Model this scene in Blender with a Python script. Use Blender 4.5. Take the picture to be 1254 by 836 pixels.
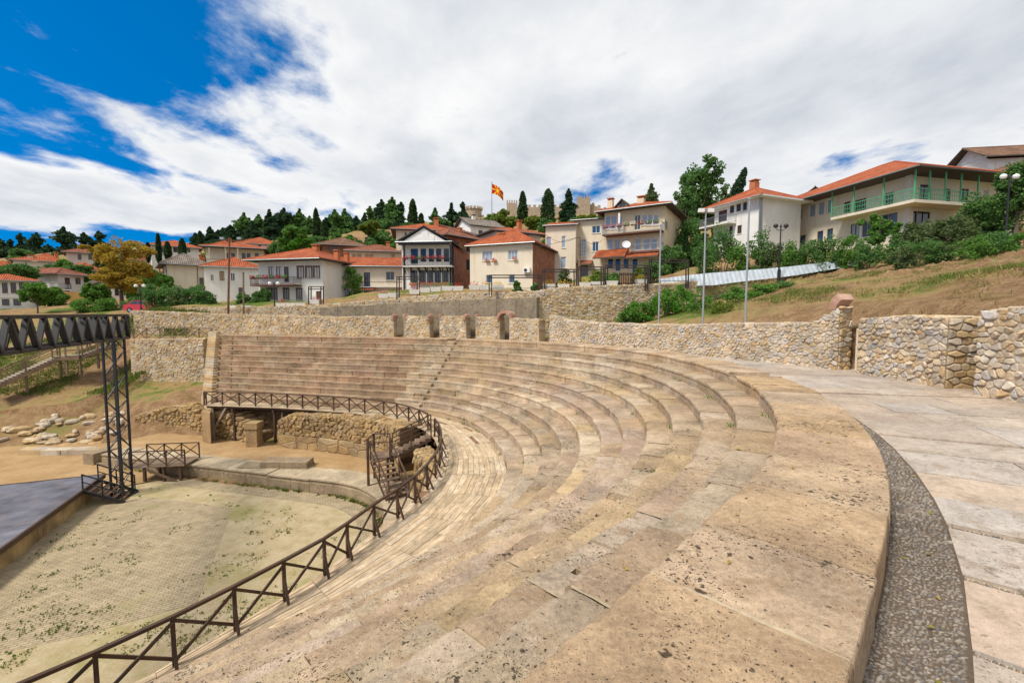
import bpy, math, random
import numpy as np
from mathutils import Vector, Matrix, noise
random.seed(7)
for _o in list(bpy.data.objects): bpy.data.objects.remove(_o)
SC = bpy.context.scene; COL = SC.collection
# ------------------------------------------------------------------ camera, sky, sun, exposure
FPX, PITCH, CZ, IW, IH = 544.88, 0.0664, 1.9, 1254.0, 836.0
cam_d = bpy.data.cameras.new('camera'); cam = bpy.data.objects.new('camera', cam_d); COL.objects.link(cam)
cam_d.sensor_width = 36.0; cam_d.lens = 36.0*FPX/IW; cam_d.clip_start = 0.05; cam_d.clip_end = 6000
cam.location = (0, 0, CZ); cam.rotation_euler = (math.pi/2-PITCH, 0, 0); SC.camera = cam
SUN_EL, SUN_AZ = math.radians(54), math.radians(-128)      # azimuth clockwise from +Y: the sun stands left of and behind the camera
world = bpy.data.worlds.new('World'); SC.world = world; world.use_nodes = True
def sky_nodes():
    nt = world.node_tree; nt.nodes.clear(); N = nt.nodes.new; L = nt.links.new
    out = N('ShaderNodeOutputWorld'); bg = N('ShaderNodeBackground'); bg.inputs['Strength'].default_value = 0.1
    sky = N('ShaderNodeTexSky'); sky.sky_type = 'NISHITA'; sky.sun_disc = False
    sky.sun_elevation = SUN_EL; sky.sun_rotation = SUN_AZ; sky.air_density = 1.0; sky.dust_density = 0.3; sky.ozone_density = 3.0
    sg = N('ShaderNodeTexCoord'); sv = N('ShaderNodeVectorMath'); sv.operation = 'MULTIPLY_ADD'; sv.inputs[1].default_value = (1, 1, .75); sv.inputs[2].default_value = (0, 0, .28); nv = N('ShaderNodeVectorMath'); nv.operation = 'NORMALIZE'
    L(sg.outputs['Generated'], sv.inputs[0]); L(sv.outputs[0], nv.inputs[0]); L(nv.outputs[0], sky.inputs['Vector'])     # clear deep blue right down to the skyline
    hs = N('ShaderNodeHueSaturation'); hs.inputs['Saturation'].default_value = 1.55; hs.inputs['Value'].default_value = 1.3
    L(sky.outputs[0], hs.inputs['Color'])
    tc = N('ShaderNodeTexCoord'); sep = N('ShaderNodeSeparateXYZ'); L(tc.outputs['Generated'], sep.inputs[0])
    def M(op, a, b=None, c=None, clamp=False):
        n = N('ShaderNodeMath'); n.operation = op; n.use_clamp = clamp
        for i, v in enumerate((a, b, c)):
            if v is None: continue
            if isinstance(v, (int, float)): n.inputs[i].default_value = v
            else: L(v, n.inputs[i])
        return n.outputs[0]
    z = M('ADD', M('MAXIMUM', sep.outputs[2], 0.0), 0.10)      # a cloud sheet overhead, flattened toward the horizon
    u = M('DIVIDE', sep.outputs[0], z); v = M('DIVIDE', sep.outputs[1], z)
    cb = N('ShaderNodeCombineXYZ'); L(u, cb.inputs[0]); L(v, cb.inputs[1])
    mp = N('ShaderNodeMapping'); mp.inputs['Rotation'].default_value = (0, 0, math.radians(38)); mp.inputs['Scale'].default_value = (1.0, 0.75, 1); mp.inputs['Location'].default_value = (SKY_OFF[0], SKY_OFF[1], 0)
    L(cb.outputs[0], mp.inputs[0])
    def NZ(scale, detail, rough, dist=0.0, off=0.0):
        n = N('ShaderNodeTexNoise'); n.inputs['Scale'].default_value = scale; n.inputs['Detail'].default_value = detail
        n.inputs['Roughness'].default_value = rough; n.inputs['Distortion'].default_value = dist
        if off:
            a = N('ShaderNodeVectorMath'); a.operation = 'ADD'; a.inputs[1].default_value = (off, off*1.7, off*.3); L(mp.outputs[0], a.inputs[0]); L(a.outputs[0], n.inputs['Vector'])
        else: L(mp.outputs[0], n.inputs['Vector'])
        return n.outputs['Fac']
    big = NZ(0.75, 4, 0.5, 0.15); det = NZ(2.3, 13, 0.60, 0.15, 3.3)
    cover = M('MULTIPLY_ADD', u, 0.044, 0.146)                   # thicker to the right, breaking up to the left
    cover = M('MINIMUM', M('MAXIMUM', cover, 0.058), 0.185)
    f = M('ADD', M('ADD', M('MULTIPLY', big, 0.75), M('MULTIPLY', det, 0.42)), cover)
    dens = N('ShaderNodeMapRange'); dens.interpolation_type = 'SMOOTHSTEP'; L(f, dens.inputs[0])
    dens.inputs[1].default_value = 0.605; dens.inputs[2].default_value = 0.70
    thick = N('ShaderNodeMapRange'); L(M('ADD', f, M('MULTIPLY', NZ(1.1, 8, 0.6, 0.2, 9.1), 0.55)), thick.inputs[0])
    thick.inputs[1].default_value = 0.90; thick.inputs[2].default_value = 1.20
    cr = N('ShaderNodeMix'); cr.data_type = 'RGBA'; L(thick.outputs[0], cr.inputs[0])
    cr.inputs[6].default_value = (8.3, 8.3, 8.3, 1); cr.inputs[7].default_value = (5.0, 5.4, 6.0, 1)
    mx = N('ShaderNodeMix'); mx.data_type = 'RGBA'; L(dens.outputs[0], mx.inputs[0]); L(hs.outputs[0], mx.inputs[6]); L(cr.outputs[2], mx.inputs[7])
    L(mx.outputs[2], bg.inputs['Color']); L(bg.outputs[0], out.inputs['Surface'])
SKY_OFF = (3.7, 10.6)
sky_nodes()
sun_d = bpy.data.lights.new('sun', 'SUN'); sun = bpy.data.objects.new('sun', sun_d); COL.objects.link(sun)
sun_d.energy = 3.5; sun_d.angle = math.radians(12); sun_d.color = (1.0, 0.94, 0.84)
sd = Vector((math.sin(SUN_AZ)*math.cos(SUN_EL), math.cos(SUN_AZ)*math.cos(SUN_EL), math.sin(SUN_EL)))
sun.rotation_euler = sd.to_track_quat('Z', 'Y').to_euler(); sun.location = (-20, -20, 60)
vs = SC.view_settings; vs.view_transform = 'Standard'; vs.look = 'None'; vs.exposure = 0.24; vs.gamma = 1.0; vs.use_curve_mapping = False
# ------------------------------------------------------------------ picture rays (to place things at their real distance)
_c, _s = math.cos(PITCH), math.sin(PITCH)
def ray(px, py):
    u = (px-IW/2)/FPX; v = -(py-IH/2)/FPX
    return Vector((u, _c+v*_s, -_s+v*_c))
def onz(px, py, z):
    d = ray(px, py); t = (z-CZ)/d.z
    return Vector((d.x*t, d.y*t, z))
def at(px, py, Y):
    d = ray(px, py); t = Y/d.y
    return Vector((d.x*t, Y, CZ+d.z*t))
def proj(P):
    x, y, z = P[0], P[1], P[2]-CZ
    d = y*_c-z*_s; u = y*_s+z*_c
    if d < .05: return None
    return IW/2+FPX*x/d, IH/2-FPX*u/d, d
def shows(P, size):       # rough size in the picture, 0 when outside it
    q = proj(P)
    if q is None or not (-30 < q[0] < IW+30 and -30 < q[1] < IH+30): return 0
    return size*FPX/q[2]
# ------------------------------------------------------------------ mesh helpers
class MB:
    def __init__(s): s.v = []; s.f = []; s.uv = []
    def poly(s, pts, uv=None):
        n = len(s.v); s.v += [tuple(p) for p in pts]; s.f.append(tuple(range(n, n+len(pts)))); s.uv.append(uv)
    def box(s, x0, x1, y0, y1, z0, z1):
        n = len(s.v)
        s.v += [(x0,y0,z0),(x1,y0,z0),(x1,y1,z0),(x0,y1,z0),(x0,y0,z1),(x1,y0,z1),(x1,y1,z1),(x0,y1,z1)]
        s.f += [tuple(n+i for i in q) for q in ((0,3,2,1),(4,5,6,7),(0,1,5,4),(1,2,6,5),(2,3,7,6),(3,0,4,7))]; s.uv += [None]*6
    def hexa(s, b, t):      # four bottom points, four top points
        n = len(s.v); s.v += [tuple(p) for p in b]+[tuple(p) for p in t]
        s.f += [tuple(n+i for i in q) for q in ((0,3,2,1),(4,5,6,7),(0,1,5,4),(1,2,6,5),(2,3,7,6),(3,0,4,7))]; s.uv += [None]*6
    def beam(s, p, q, w, h, up=(0,0,1)):
        p = Vector(p); q = Vector(q); d = (q-p).normalized(); up = Vector(up)
        a = d.cross(up)
        if a.length < 1e-4: a = d.cross(Vector((0,1,0)))
        a.normalize(); b = a.cross(d); a *= w/2; b *= h/2
        s.hexa((p-a-b, p+a-b, q+a-b, q-a-b), (p-a+b, p+a+b, q+a+b, q-a+b))
    def tube(s, p, q, r0, r1=None, n=8, cap=True):
        r1 = r0 if r1 is None else r1
        p = Vector(p); q = Vector(q); d = (q-p).normalized()
        a = d.cross(Vector((0,0,1)) if abs(d.z) < .9 else Vector((1,0,0))).normalized(); b = d.cross(a)
        k = len(s.v)
        for c, r in ((p, r0), (q, r1)):
            for i in range(n):
                t = 2*math.pi*i/n; s.v.append(tuple(c+(a*math.cos(t)+b*math.sin(t))*r))
        for i in range(n):
            j = (i+1) % n; s.f.append((k+i, k+j, k+n+j, k+n+i)); s.uv.append(None)
        if cap:
            s.f.append(tuple(k+n-1-i for i in range(n))); s.f.append(tuple(k+n+i for i in range(n))); s.uv += [None]*2
    def path(s, pts, rs, n=6):
        for i in range(len(pts)-1): s.tube(pts[i], pts[i+1], rs[i], rs[i+1], n)
    def lathe(s, c, prof, n=12):     # prof: list of (r, z)
        k = len(s.v)
        for r, z in prof:
            for i in range(n):
                t = 2*math.pi*i/n; s.v.append((c[0]+r*math.cos(t), c[1]+r*math.sin(t), c[2]+z))
        for m in range(len(prof)-1):
            for i in range(n):
                j = (i+1) % n; s.f.append((k+m*n+i, k+m*n+j, k+(m+1)*n+j, k+(m+1)*n+i)); s.uv.append(None)
    def grid(s, P, flip=False):      # P[i][j]
        k = len(s.v); m = len(P[0])
        for r in P: s.v += [tuple(p) for p in r]
        for i in range(len(P)-1):
            for j in range(m-1):
                q = (k+i*m+j, k+(i+1)*m+j, k+(i+1)*m+j+1, k+i*m+j+1)
                s.f.append(q[::-1] if flip else q); s.uv.append(None)
    def build(s, name, mat, parent=None, kind=None, smooth=False, label=None, keep=False):
        c = Vector((0,0,0))
        if not keep and s.v:
            a = np.array(s.v); lo, hi = a.min(0), a.max(0); c = Vector(((lo[0]+hi[0])/2, (lo[1]+hi[1])/2, lo[2]))
            V = (a-np.array(c)).tolist()
        else: V = s.v
        me = bpy.data.meshes.new(name); me.from_pydata(V, [], s.f)
        if any(u is not None for u in s.uv):
            ul = me.uv_layers.new(name='UVMap'); i = 0
            for f, u in zip(s.f, s.uv):
                for k in range(len(f)):
                    if u is not None: ul.data[i].uv = u[k]
                    i += 1
        if smooth: me.polygons.foreach_set('use_smooth', [True]*len(me.polygons))
        me.materials.append(MAT[mat])
        o = bpy.data.objects.new(name, me); COL.objects.link(o)
        if parent is not None:
            o.parent = parent; o.location = c-WL.get(parent.name, Vector((0,0,0))); WL[o.name] = c
        else: o.location = c; WL[o.name] = c
        if kind: o['kind'] = kind
        if label: o['label'] = label
        return o
WL = {}        # where each parent stands, so that children can be built in the parent's own axes
def tag(o, label=None, cat=None, group=None, kind=None):
    if label: o['label'] = label
    if cat: o['category'] = cat
    if group: o['group'] = group
    if kind: o['kind'] = kind
    return o
def thing(name, label, cat, loc=(0,0,0), group=None, rz=None):
    o = bpy.data.objects.new(name, None); COL.objects.link(o); o.location = loc; o.empty_display_size = .3
    if rz is None: WL[o.name] = Vector(loc)          # children are given in world axes
    else: o.rotation_euler = (0, 0, rz); WL[o.name] = Vector((0,0,0))   # children are given in the thing's own axes
    return tag(o, label, cat, group)
_unit = {}
def stick(name, p, q, w, h, mat, parent=None, up=(0,0,1)):   # a squared timber or bar: one shared box, scaled, x along its length
    if mat not in _unit:
        m = MB(); m.box(-.5,.5,-.5,.5,-.5,.5)
        me = bpy.data.meshes.new('timber'); me.from_pydata(m.v, [], m.f); me.materials.append(MAT[mat]); _unit[mat] = me
    p = Vector(p); q = Vector(q); d = q-p; L = d.length; d.normalize()
    a = Vector(up).cross(d)
    if a.length < 1e-4: a = Vector((0,1,0)).cross(d)
    a.normalize(); b = d.cross(a)
    R = Matrix((d, a, b)).transposed().to_4x4()
    M = Matrix.Translation((p+q)/2) @ R @ Matrix.Diagonal((L, w, h, 1))
    o = bpy.data.objects.new(name, _unit[mat]); COL.objects.link(o)
    base = Vector((0,0,0))
    if parent is not None: o.parent = parent; base = WL.get(parent.name, base)
    o.matrix_basis = Matrix.Translation(-base) @ M
    WL[o.name] = None
    return o
def nz(x, y, z=0.0): return noise.noise(Vector((x, y, z)))
def sstep(a, b, x):
    t = min(1, max(0, (x-a)/(b-a))); return t*t*(3-2*t)
def lerp(a, b, t): return a+(b-a)*t
# ------------------------------------------------------------------ materials
MAT = {}
class NB:
    def __init__(s, name):
        s.m = bpy.data.materials.new(name); s.m.use_nodes = True; s.t = s.m.node_tree; s.t.nodes.clear(); MAT[name] = s.m
        s.out = s.n('ShaderNodeOutputMaterial'); s.b = s.n('ShaderNodeBsdfPrincipled'); s.l(s.b.outputs[0], s.out.inputs[0])
        s.geo = s.n('ShaderNodeNewGeometry'); s.oi = s.n('ShaderNodeObjectInfo')
    def n(s, t): return s.t.nodes.new(t)
    def l(s, a, b): s.t.links.new(a, b)
    def set(s, i, v):
        if hasattr(v, 'links'): s.l(v, i)
        elif isinstance(v, (tuple, list)) and len(v) == 3 and i.type == 'RGBA': i.default_value = (*v, 1)
        else: i.default_value = v
    def math(s, op, a, b=0.0, c=None, clamp=False):
        n = s.n('ShaderNodeMath'); n.operation = op; n.use_clamp = clamp; s.set(n.inputs[0], a); s.set(n.inputs[1], b)
        if c is not None: s.set(n.inputs[2], c)
        return n.outputs[0]
    def rnd(s): return s.math('FRACT', s.math('ADD', s.geo.outputs['Random Per Island'], s.oi.outputs['Random']))
    def ramp(s, fac, cols, const=False):
        n = s.n('ShaderNodeValToRGB'); e = n.color_ramp.elements
        if const: n.color_ramp.interpolation = 'CONSTANT'
        k = len(cols)
        while len(e) < k: e.new(.5)
        for i, c in enumerate(cols):
            pos = c[3] if len(c) > 3 else (i/k if const else i/max(1, k-1))
            e[i].position = pos; e[i].color = (c[0], c[1], c[2], 1)
        s.l(fac, n.inputs[0]); return n.outputs[0]
    def noise(s, scale, detail=5, rough=.55, vec=None, dist=0.0):
        n = s.n('ShaderNodeTexNoise'); s.set(n.inputs['Vector'], vec if vec is not None else s.geo.outputs['Position'])
        s.set(n.inputs['Scale'], scale); n.inputs['Detail'].default_value = detail; n.inputs['Roughness'].default_value = rough; n.inputs['Distortion'].default_value = dist
        return n.outputs['Fac']
    def voro(s, scale, vec=None, feat='F1', out='Distance', rand=1.0):
        n = s.n('ShaderNodeTexVoronoi'); n.feature = feat; s.set(n.inputs['Vector'], vec if vec is not None else s.geo.outputs['Position']); s.set(n.inputs['Scale'], scale); n.inputs['Randomness'].default_value = rand
        return n.outputs[out]
    def mr(s, x, a, b, c=0.0, d=1.0, smooth=True):
        n = s.n('ShaderNodeMapRange'); n.interpolation_type = 'SMOOTHSTEP' if smooth else 'LINEAR'; s.l(x, n.inputs[0])
        for i, v in enumerate((a, b, c, d)): n.inputs[i+1].default_value = v
        return n.outputs[0]
    def mix(s, f, a, b, mode='MIX'):
        n = s.n('ShaderNodeMix'); n.data_type = 'RGBA'; n.blend_type = mode; n.clamp_factor = True
        s.set(n.inputs[0], f); s.set(n.inputs[6], a); s.set(n.inputs[7], b); return n.outputs[2]
    def obj(s, scale=(1,1,1), rot=(0,0,0), out='Object'):
        tc = s.n('ShaderNodeTexCoord'); mp = s.n('ShaderNodeMapping'); mp.inputs['Scale'].default_value = scale; mp.inputs['Rotation'].default_value = rot
        s.l(tc.outputs[out], mp.inputs[0]); return mp.outputs[0]
    def bump(s, h, strength=.5, dist=.02):
        n = s.n('ShaderNodeBump'); n.inputs['Strength'].default_value = strength; n.inputs['Distance'].default_value = dist
        s.l(h, n.inputs['Height']); s.l(n.outputs[0], s.b.inputs['Normal'])
    def fin(s, col, rough=.85, spec=.3, metal=0.0):
        s.set(s.b.inputs['Base Color'], col); s.set(s.b.inputs['Roughness'], rough); s.b.inputs['Specular IOR Level'].default_value = spec; s.b.inputs['Metallic'].default_value = metal
def stone_mat(name, cols, mott=(.62, 1.2), fine=14, pits=0.0, pit_scale=30, bump=.5, bdist=.02, stain=None, rough=.9):
    k = NB(name); base = k.mix(1.0, k.ramp(k.rnd(), cols), k.oi.outputs['Color'], 'MULTIPLY')
    n1 = k.noise(1.1, 6, .6); n2 = k.noise(fine, 8, .68); n3 = k.noise(4.2, 5, .6)
    col = k.mix(1.0, base, k.ramp(k.math('ADD', k.math('MULTIPLY', n1, .55), k.math('MULTIPLY', n2, .45)), [(mott[0],)*3+(.36,), (mott[1],)*3+(.64,)]), 'MULTIPLY')
    h = n2
    if stain: col = k.mix(k.math('MULTIPLY', k.mr(n3, .50, .70), stain[1]), col, stain[0])
    if pits:
        area = k.math('MULTIPLY', k.mr(k.noise(1.3, 4, .6), .38, .62), k.math('MULTIPLY_ADD', k.math('FRACT', k.math('MULTIPLY', k.rnd(), 7.3)), .75, .25))
        nv = k.n('ShaderNodeTexNoise'); k.l(k.geo.outputs['Position'], nv.inputs['Vector']); nv.inputs['Scale'].default_value = 14; nv.inputs['Detail'].default_value = 4
        vm = k.n('ShaderNodeVectorMath'); vm.operation = 'MULTIPLY_ADD'; k.l(nv.outputs['Color'], vm.inputs[0]); vm.inputs[1].default_value = (.09,)*3; k.l(k.geo.outputs['Position'], vm.inputs[2])
        pm = None
        for sc, pw, mx in ((pit_scale, 2.2, .62), (pit_scale*.42, 4.5, .60), (pit_scale*2.2, 1.6, .55)):
            v = k.n('ShaderNodeTexVoronoi'); k.l(vm.outputs[0], v.inputs['Vector']); v.inputs['Scale'].default_value = sc; sx = k.n('ShaderNodeSeparateXYZ'); k.l(v.outputs['Color'], sx.inputs[0])
            rad = k.math('MULTIPLY', k.math('MULTIPLY', k.math('POWER', sx.outputs[0], pw), mx), k.math('MULTIPLY_ADD', area, .70, .36))
            q = k.math('MULTIPLY', k.math('SUBTRACT', rad, v.outputs['Distance']), 7.0, clamp=True); pm = q if pm is None else k.math('MAXIMUM', pm, q)
        pm = k.math('MULTIPLY', pm, k.mr(k.noise(55, 4, .7), .36, .56))
        gr = k.noise(70, 5, .8); col = k.mix(1.0, col, k.ramp(gr, [(.80,)*3+(.36,), (1.13,)*3+(.62,)]), 'MULTIPLY')
        blot = k.mr(k.noise(7, 6, .75), .56, .70); col = k.mix(k.math('MULTIPLY', k.math('MULTIPLY', blot, k.math('MULTIPLY_ADD', area, .6, .4)), .55), col, (.22,.14,.07))
        col = k.mix(k.math('MULTIPLY', pm, pits), col, (.09, .058, .033)); h = k.math('SUBTRACT', k.math('ADD', k.math('MULTIPLY', n2, .6), k.math('MULTIPLY', gr, .3)), k.math('MULTIPLY', pm, 1.5))
    k.bump(h, bump, bdist); k.fin(col, rough, .25); return k
def plain_mat(name, col, rough=.7, var=.25, scale=3, bump=0.0, spec=.3, metal=0.0, dirt=None, vary=0.0):
    k = NB(name); n = k.noise(scale, 6, .6)
    c = k.mix(1.0, col, k.ramp(n, [(1-var,)*3+(.3,), (1+var*.5,)*3+(.7,)]), 'MULTIPLY')
    if vary: c = k.mix(1.0, c, k.ramp(k.rnd(), [(1-vary,)*3, (1+vary*.6,)*3]), 'MULTIPLY')
    if dirt:
        zc = k.noise(1.0, 5, .65, vec=k.obj((1.6, 1.6, .25))); c = k.mix(k.math('MULTIPLY', k.mr(zc, .5, .75), dirt[1]), c, dirt[0])
    if bump: k.bump(k.noise(scale*6, 6, .6), bump, .02)
    k.fin(c, rough, spec, metal); return k
def wood_mat(name, cols, rough=.75, grain=.45, bump=.4):
    k = NB(name); base = k.ramp(k.rnd(), cols)
    v = k.obj((2.5, 9, 9)); n = k.n('ShaderNodeVectorMath'); n.operation = 'ADD'; k.l(v, n.inputs[0]); k.l(k.math('MULTIPLY', k.oi.outputs['Random'], 37.0), n.inputs[1])
    g = k.noise(1.0, 7, .65, vec=n.outputs[0], dist=.5); w = k.noise(2.0, 4, .6)
    c = k.mix(1.0, base, k.ramp(g, [(1-grain,)*3+(.32,), (1.18,)*3+(.66,)]), 'MULTIPLY')
    c = k.mix(1.0, c, k.ramp(w, [(.78,)*3+(.3,), (1.12,)*3+(.7,)]), 'MULTIPLY')
    k.bump(g, bump, .01); k.fin(c, rough, .2); return k
def make_materials():
    stone_mat('seat_stone', [(.53,.40,.255), (.485,.355,.22), (.55,.43,.29), (.50,.405,.29), (.505,.37,.245), (.575,.47,.335), (.47,.345,.215), (.535,.395,.23)], (.50, 1.22), 17, pits=.9, pit_scale=34, bump=1.0, bdist=.03, stain=((.33,.22,.125), .65))
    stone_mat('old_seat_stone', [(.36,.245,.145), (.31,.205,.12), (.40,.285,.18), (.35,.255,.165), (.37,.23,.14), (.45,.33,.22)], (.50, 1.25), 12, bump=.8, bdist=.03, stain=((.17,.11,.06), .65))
    stone_mat('slab_stone', [(.50,.42,.34), (.45,.40,.355), (.52,.41,.315), (.43,.36,.295), (.49,.37,.28), (.53,.455,.375)], (.62, 1.18), 12, pits=.45, bump=.5, stain=((.30,.225,.16), .65), rough=.75)
    stone_mat('rubble_stone', [(.50,.38,.23), (.55,.45,.31), (.40,.34,.27), (.47,.31,.15), (.50,.36,.19), (.56,.42,.24), (.45,.39,.32), (.58,.50,.38), (.42,.27,.135)], (.6, 1.2), 16, bump=.8, bdist=.03, stain=((.38,.24,.11), .5))
    stone_mat('near_rubble', [(.58,.47,.33), (.48,.44,.40), (.54,.40,.235), (.44,.41,.385), (.60,.46,.29), (.62,.55,.45), (.54,.355,.175), (.60,.50,.37)], (.6, 1.2), 14, bump=.8, bdist=.03, stain=((.45,.30,.16), .5))
    stone_mat('ruin_stone', [(.40,.26,.11), (.46,.31,.14), (.34,.23,.12), (.44,.33,.19), (.36,.21,.09)], (.55, 1.2), 12, bump=.9, bdist=.04, stain=((.22,.14,.07), .5))
    stone_mat('mortar', [(.52,.41,.27), (.52,.41,.27)], (.7, 1.15), 18, bump=.6)
    stone_mat('ruin_earth', [(.26,.17,.085), (.26,.17,.085)], (.6, 1.25), 9, bump=.9, bdist=.05)
    stone_mat('brick_red', [(.47,.27,.19), (.42,.23,.155), (.52,.33,.25)], (.7, 1.15), 20, bump=.5)
    stone_mat('podium_stone', [(.30,.23,.14), (.36,.27,.17), (.27,.20,.13)], (.55, 1.25), 9, bump=.7, stain=((.14,.11,.07), .6))
    stone_mat('pale_kerb', [(.42,.335,.22), (.47,.38,.26), (.39,.30,.195)], (.62, 1.2), 10, bump=.6, stain=((.26,.19,.11), .6))
    stone_mat('pebble', [(.17,.145,.125), (.26,.225,.19), (.11,.10,.095), (.31,.27,.225), (.14,.12,.10), (.21,.16,.12)], (.8, 1.15), 30, bump=.3, rough=.6)
    stone_mat('gutter_bed', [(.12,.088,.062), (.12,.088,.062)], (.7, 1.2), 30, bump=.5)
    stone_mat('concrete', [(.26,.21,.145), (.26,.21,.145)], (.6, 1.25), 6, bump=.3, stain=((.14,.11,.075), .8))
    stone_mat('castle_stone', [(.40,.31,.22), (.40,.31,.22)], (.65, 1.2), 3, bump=.5, bdist=.1)
    wood_mat('deck_wood', [(.50,.37,.23), (.58,.45,.30), (.44,.33,.21), (.54,.40,.25), (.60,.48,.34)], .8, .4)
    wood_mat('patch_wood', [(.24,.13,.075), (.28,.15,.085)], .7, .4)
    wood_mat('rail_wood', [(.085,.048,.030), (.115,.068,.043), (.07,.042,.03), (.13,.085,.058)], .65, .4)
    wood_mat('old_wood', [(.20,.13,.085), (.26,.18,.12), (.15,.10,.07)], .8, .45)
    wood_mat('grey_wood', [(.32,.26,.20), (.40,.34,.27), (.28,.22,.16)], .85, .4)
    plain_mat('black_steel', (.018,.018,.021), .45, .3, 6, spec=.5)
    plain_mat('grey_steel', (.36,.38,.40), .4, .2, 6, metal=.6)
    plain_mat('rust_steel', (.16,.07,.04), .6, .3, 6)
    plain_mat('dark_iron', (.045,.032,.028), .55, .3, 6)
    plain_mat('stage_deck', (.15,.145,.165), .55, .5, 1.2, dirt=((.22,.15,.12), .6), vary=.12)
    plain_mat('stage_plaster', (.40,.28,.13), .9, .45, 1.5, .3, dirt=((.12,.085,.05), .8))
    for n, c in (('white_plaster', (.78,.75,.70)), ('cream_plaster', (.72,.63,.49)), ('warm_plaster', (.70,.58,.40)), ('ochre_plaster', (.58,.36,.12)), ('grey_plaster', (.55,.53,.50)), ('pale_plaster', (.66,.60,.53))):
        plain_mat(n, c, .85, .1, .6, .12, dirt=((c[0]*.72, c[1]*.66, c[2]*.58), .45))
    plain_mat('white_paint', (.78,.77,.75), .5, .08, 3); plain_mat('black_paint', (.022,.022,.028), .5, .3, 3)
    plain_mat('brown_paint', (.14,.065,.04), .55, .2, 3); plain_mat('green_paint', (.10,.36,.17), .5, .15, 3)
    plain_mat('tan_paint', (.46,.33,.20), .7, .15, 3); plain_mat('soffit', (.09,.07,.06), .8, .2, 3)
    plain_mat('curtain', (.62,.62,.62), .35, .12, 2.5, spec=.5); plain_mat('planter_white', (.70,.67,.60), .8, .15, 4)
    plain_mat('red_paint', (.55,.03,.035), .25, .08, 3, spec=.6); plain_mat('tyre', (.02,.02,.02), .8, .1, 3)
    plain_mat('pole_paint', (.30,.32,.34), .4, .1, 3); plain_mat('terracotta', (.50,.17,.07), .8, .2, 6)
    plain_mat('flower_red', (.55,.05,.05), .7, .3, 30, vary=.4); plain_mat('flower_pink', (.55,.16,.22), .7, .3, 30, vary=.4); plain_mat('flower_yellow', (.70,.45,.05), .7, .3, 30, vary=.4)
    plain_mat('sheet_metal', (.36,.41,.45), .45, .25, 2, spec=.5, dirt=((.30,.30,.29), .5), vary=.15)
    k = NB('glass'); k.fin((.035,.045,.06), .06, .7)
    k = NB('glass_pale'); k.fin((.30,.36,.42), .10, .6)
    k = NB('glass_blue'); k.fin((.03,.07,.13), .06, .7)
    # brick and roof tile laid out in the wall's / the slope's own metres
    k = NB('brick_wall'); br = k.n('ShaderNodeTexBrick'); k.l(k.obj((1,1,1), out='UV'), br.inputs['Vector']); br.inputs['Scale'].default_value = 1.0
    br.inputs['Brick Width'].default_value = .26; br.inputs['Row Height'].default_value = .085; br.inputs['Mortar Size'].default_value = .012; br.inputs['Color1'].default_value = (.36,.12,.06,1); br.inputs['Color2'].default_value = (.27,.085,.045,1); br.inputs['Mortar'].default_value = (.30,.22,.16,1)
    k.fin(k.mix(1.0, br.outputs[0], k.ramp(k.noise(1.0, 6, .6), [(.65,)*3+(.3,), (1.25,)*3+(.7,)]), 'MULTIPLY'), .9, .2)
    for nm, c1, c2 in (('roof_tile', (.50,.135,.05), (.36,.09,.038)), ('roof_brown', (.27,.145,.085), (.19,.105,.07)), ('roof_old', (.34,.13,.075), (.25,.085,.05)), ('roof_grey', (.30,.25,.21), (.22,.18,.15))):
        k = NB(nm); sx = k.n('ShaderNodeSeparateXYZ'); k.l(k.obj((1,1,1), out='UV'), sx.inputs[0])
        su = k.math('SINE', k.math('MULTIPLY', sx.outputs[0], 2*math.pi/.24)); sv = k.math('FRACT', k.math('DIVIDE', sx.outputs[1], .36))
        cell = k.n('ShaderNodeCombineXYZ'); k.l(k.math('FLOOR', k.math('DIVIDE', sx.outputs[0], .24)), cell.inputs[0]); k.l(k.math('FLOOR', k.math('DIVIDE', sx.outputs[1], .36)), cell.inputs[1])
        wn = k.n('ShaderNodeTexWhiteNoise'); wn.noise_dimensions = '2D'; k.l(cell.outputs[0], wn.inputs['Vector'])
        col = k.mix(wn.outputs['Value'], c1, c2); col = k.mix(1.0, col, k.ramp(k.noise(.8, 6, .65), [(.62,)*3+(.3,), (1.25,)*3+(.7,)]), 'MULTIPLY')
        col = k.mix(k.math('MULTIPLY', k.mr(k.noise(2.2, 5, .7), .58, .75), .5), col, (.20,.17,.11))
        k.bump(k.math('ADD', su, k.math('MULTIPLY', sv, .8)), 1.0, .05); k.fin(col, .85, .2)
    # leaves
    for nm, cs in (('leaf_pine', [(.024,.060,.030), (.040,.088,.038), (.062,.108,.045)]), ('leaf_cypress', [(.030,.065,.022), (.048,.092,.030), (.066,.115,.038)]), ('leaf_green', [(0.079,0.187,0.031), (0.122,0.259,0.043), (0.159,0.302,0.057)]),
                   ('leaf_mid', [(0.066,0.157,0.042), (0.105,0.220,0.056), (0.150,0.264,0.070)]), ('leaf_yellow', [(.36,.25,.03), (.46,.31,.035), (.26,.24,.045), (.55,.37,.05), (.30,.15,.03)]), ('leaf_lime', [(.12,.19,.025), (.17,.23,.032), (.20,.24,.05)]),
                   ('leaf_bright', [(.06,.19,.018), (.09,.25,.022), (.13,.28,.04)]), ('leaf_olive', [(0.079,0.122,0.043), (0.115,0.166,0.058), (0.158,0.202,0.079)]), ('grass', [(.10,.15,.025), (.14,.19,.035), (.19,.20,.05)]), ('dry_grass', [(.34,.25,.10), (.42,.31,.14), (.26,.21,.07), (.22,.22,.06)])):
        k = NB(nm); c = k.ramp(k.rnd(), cs); k.fin(c, .7, .15)
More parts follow.
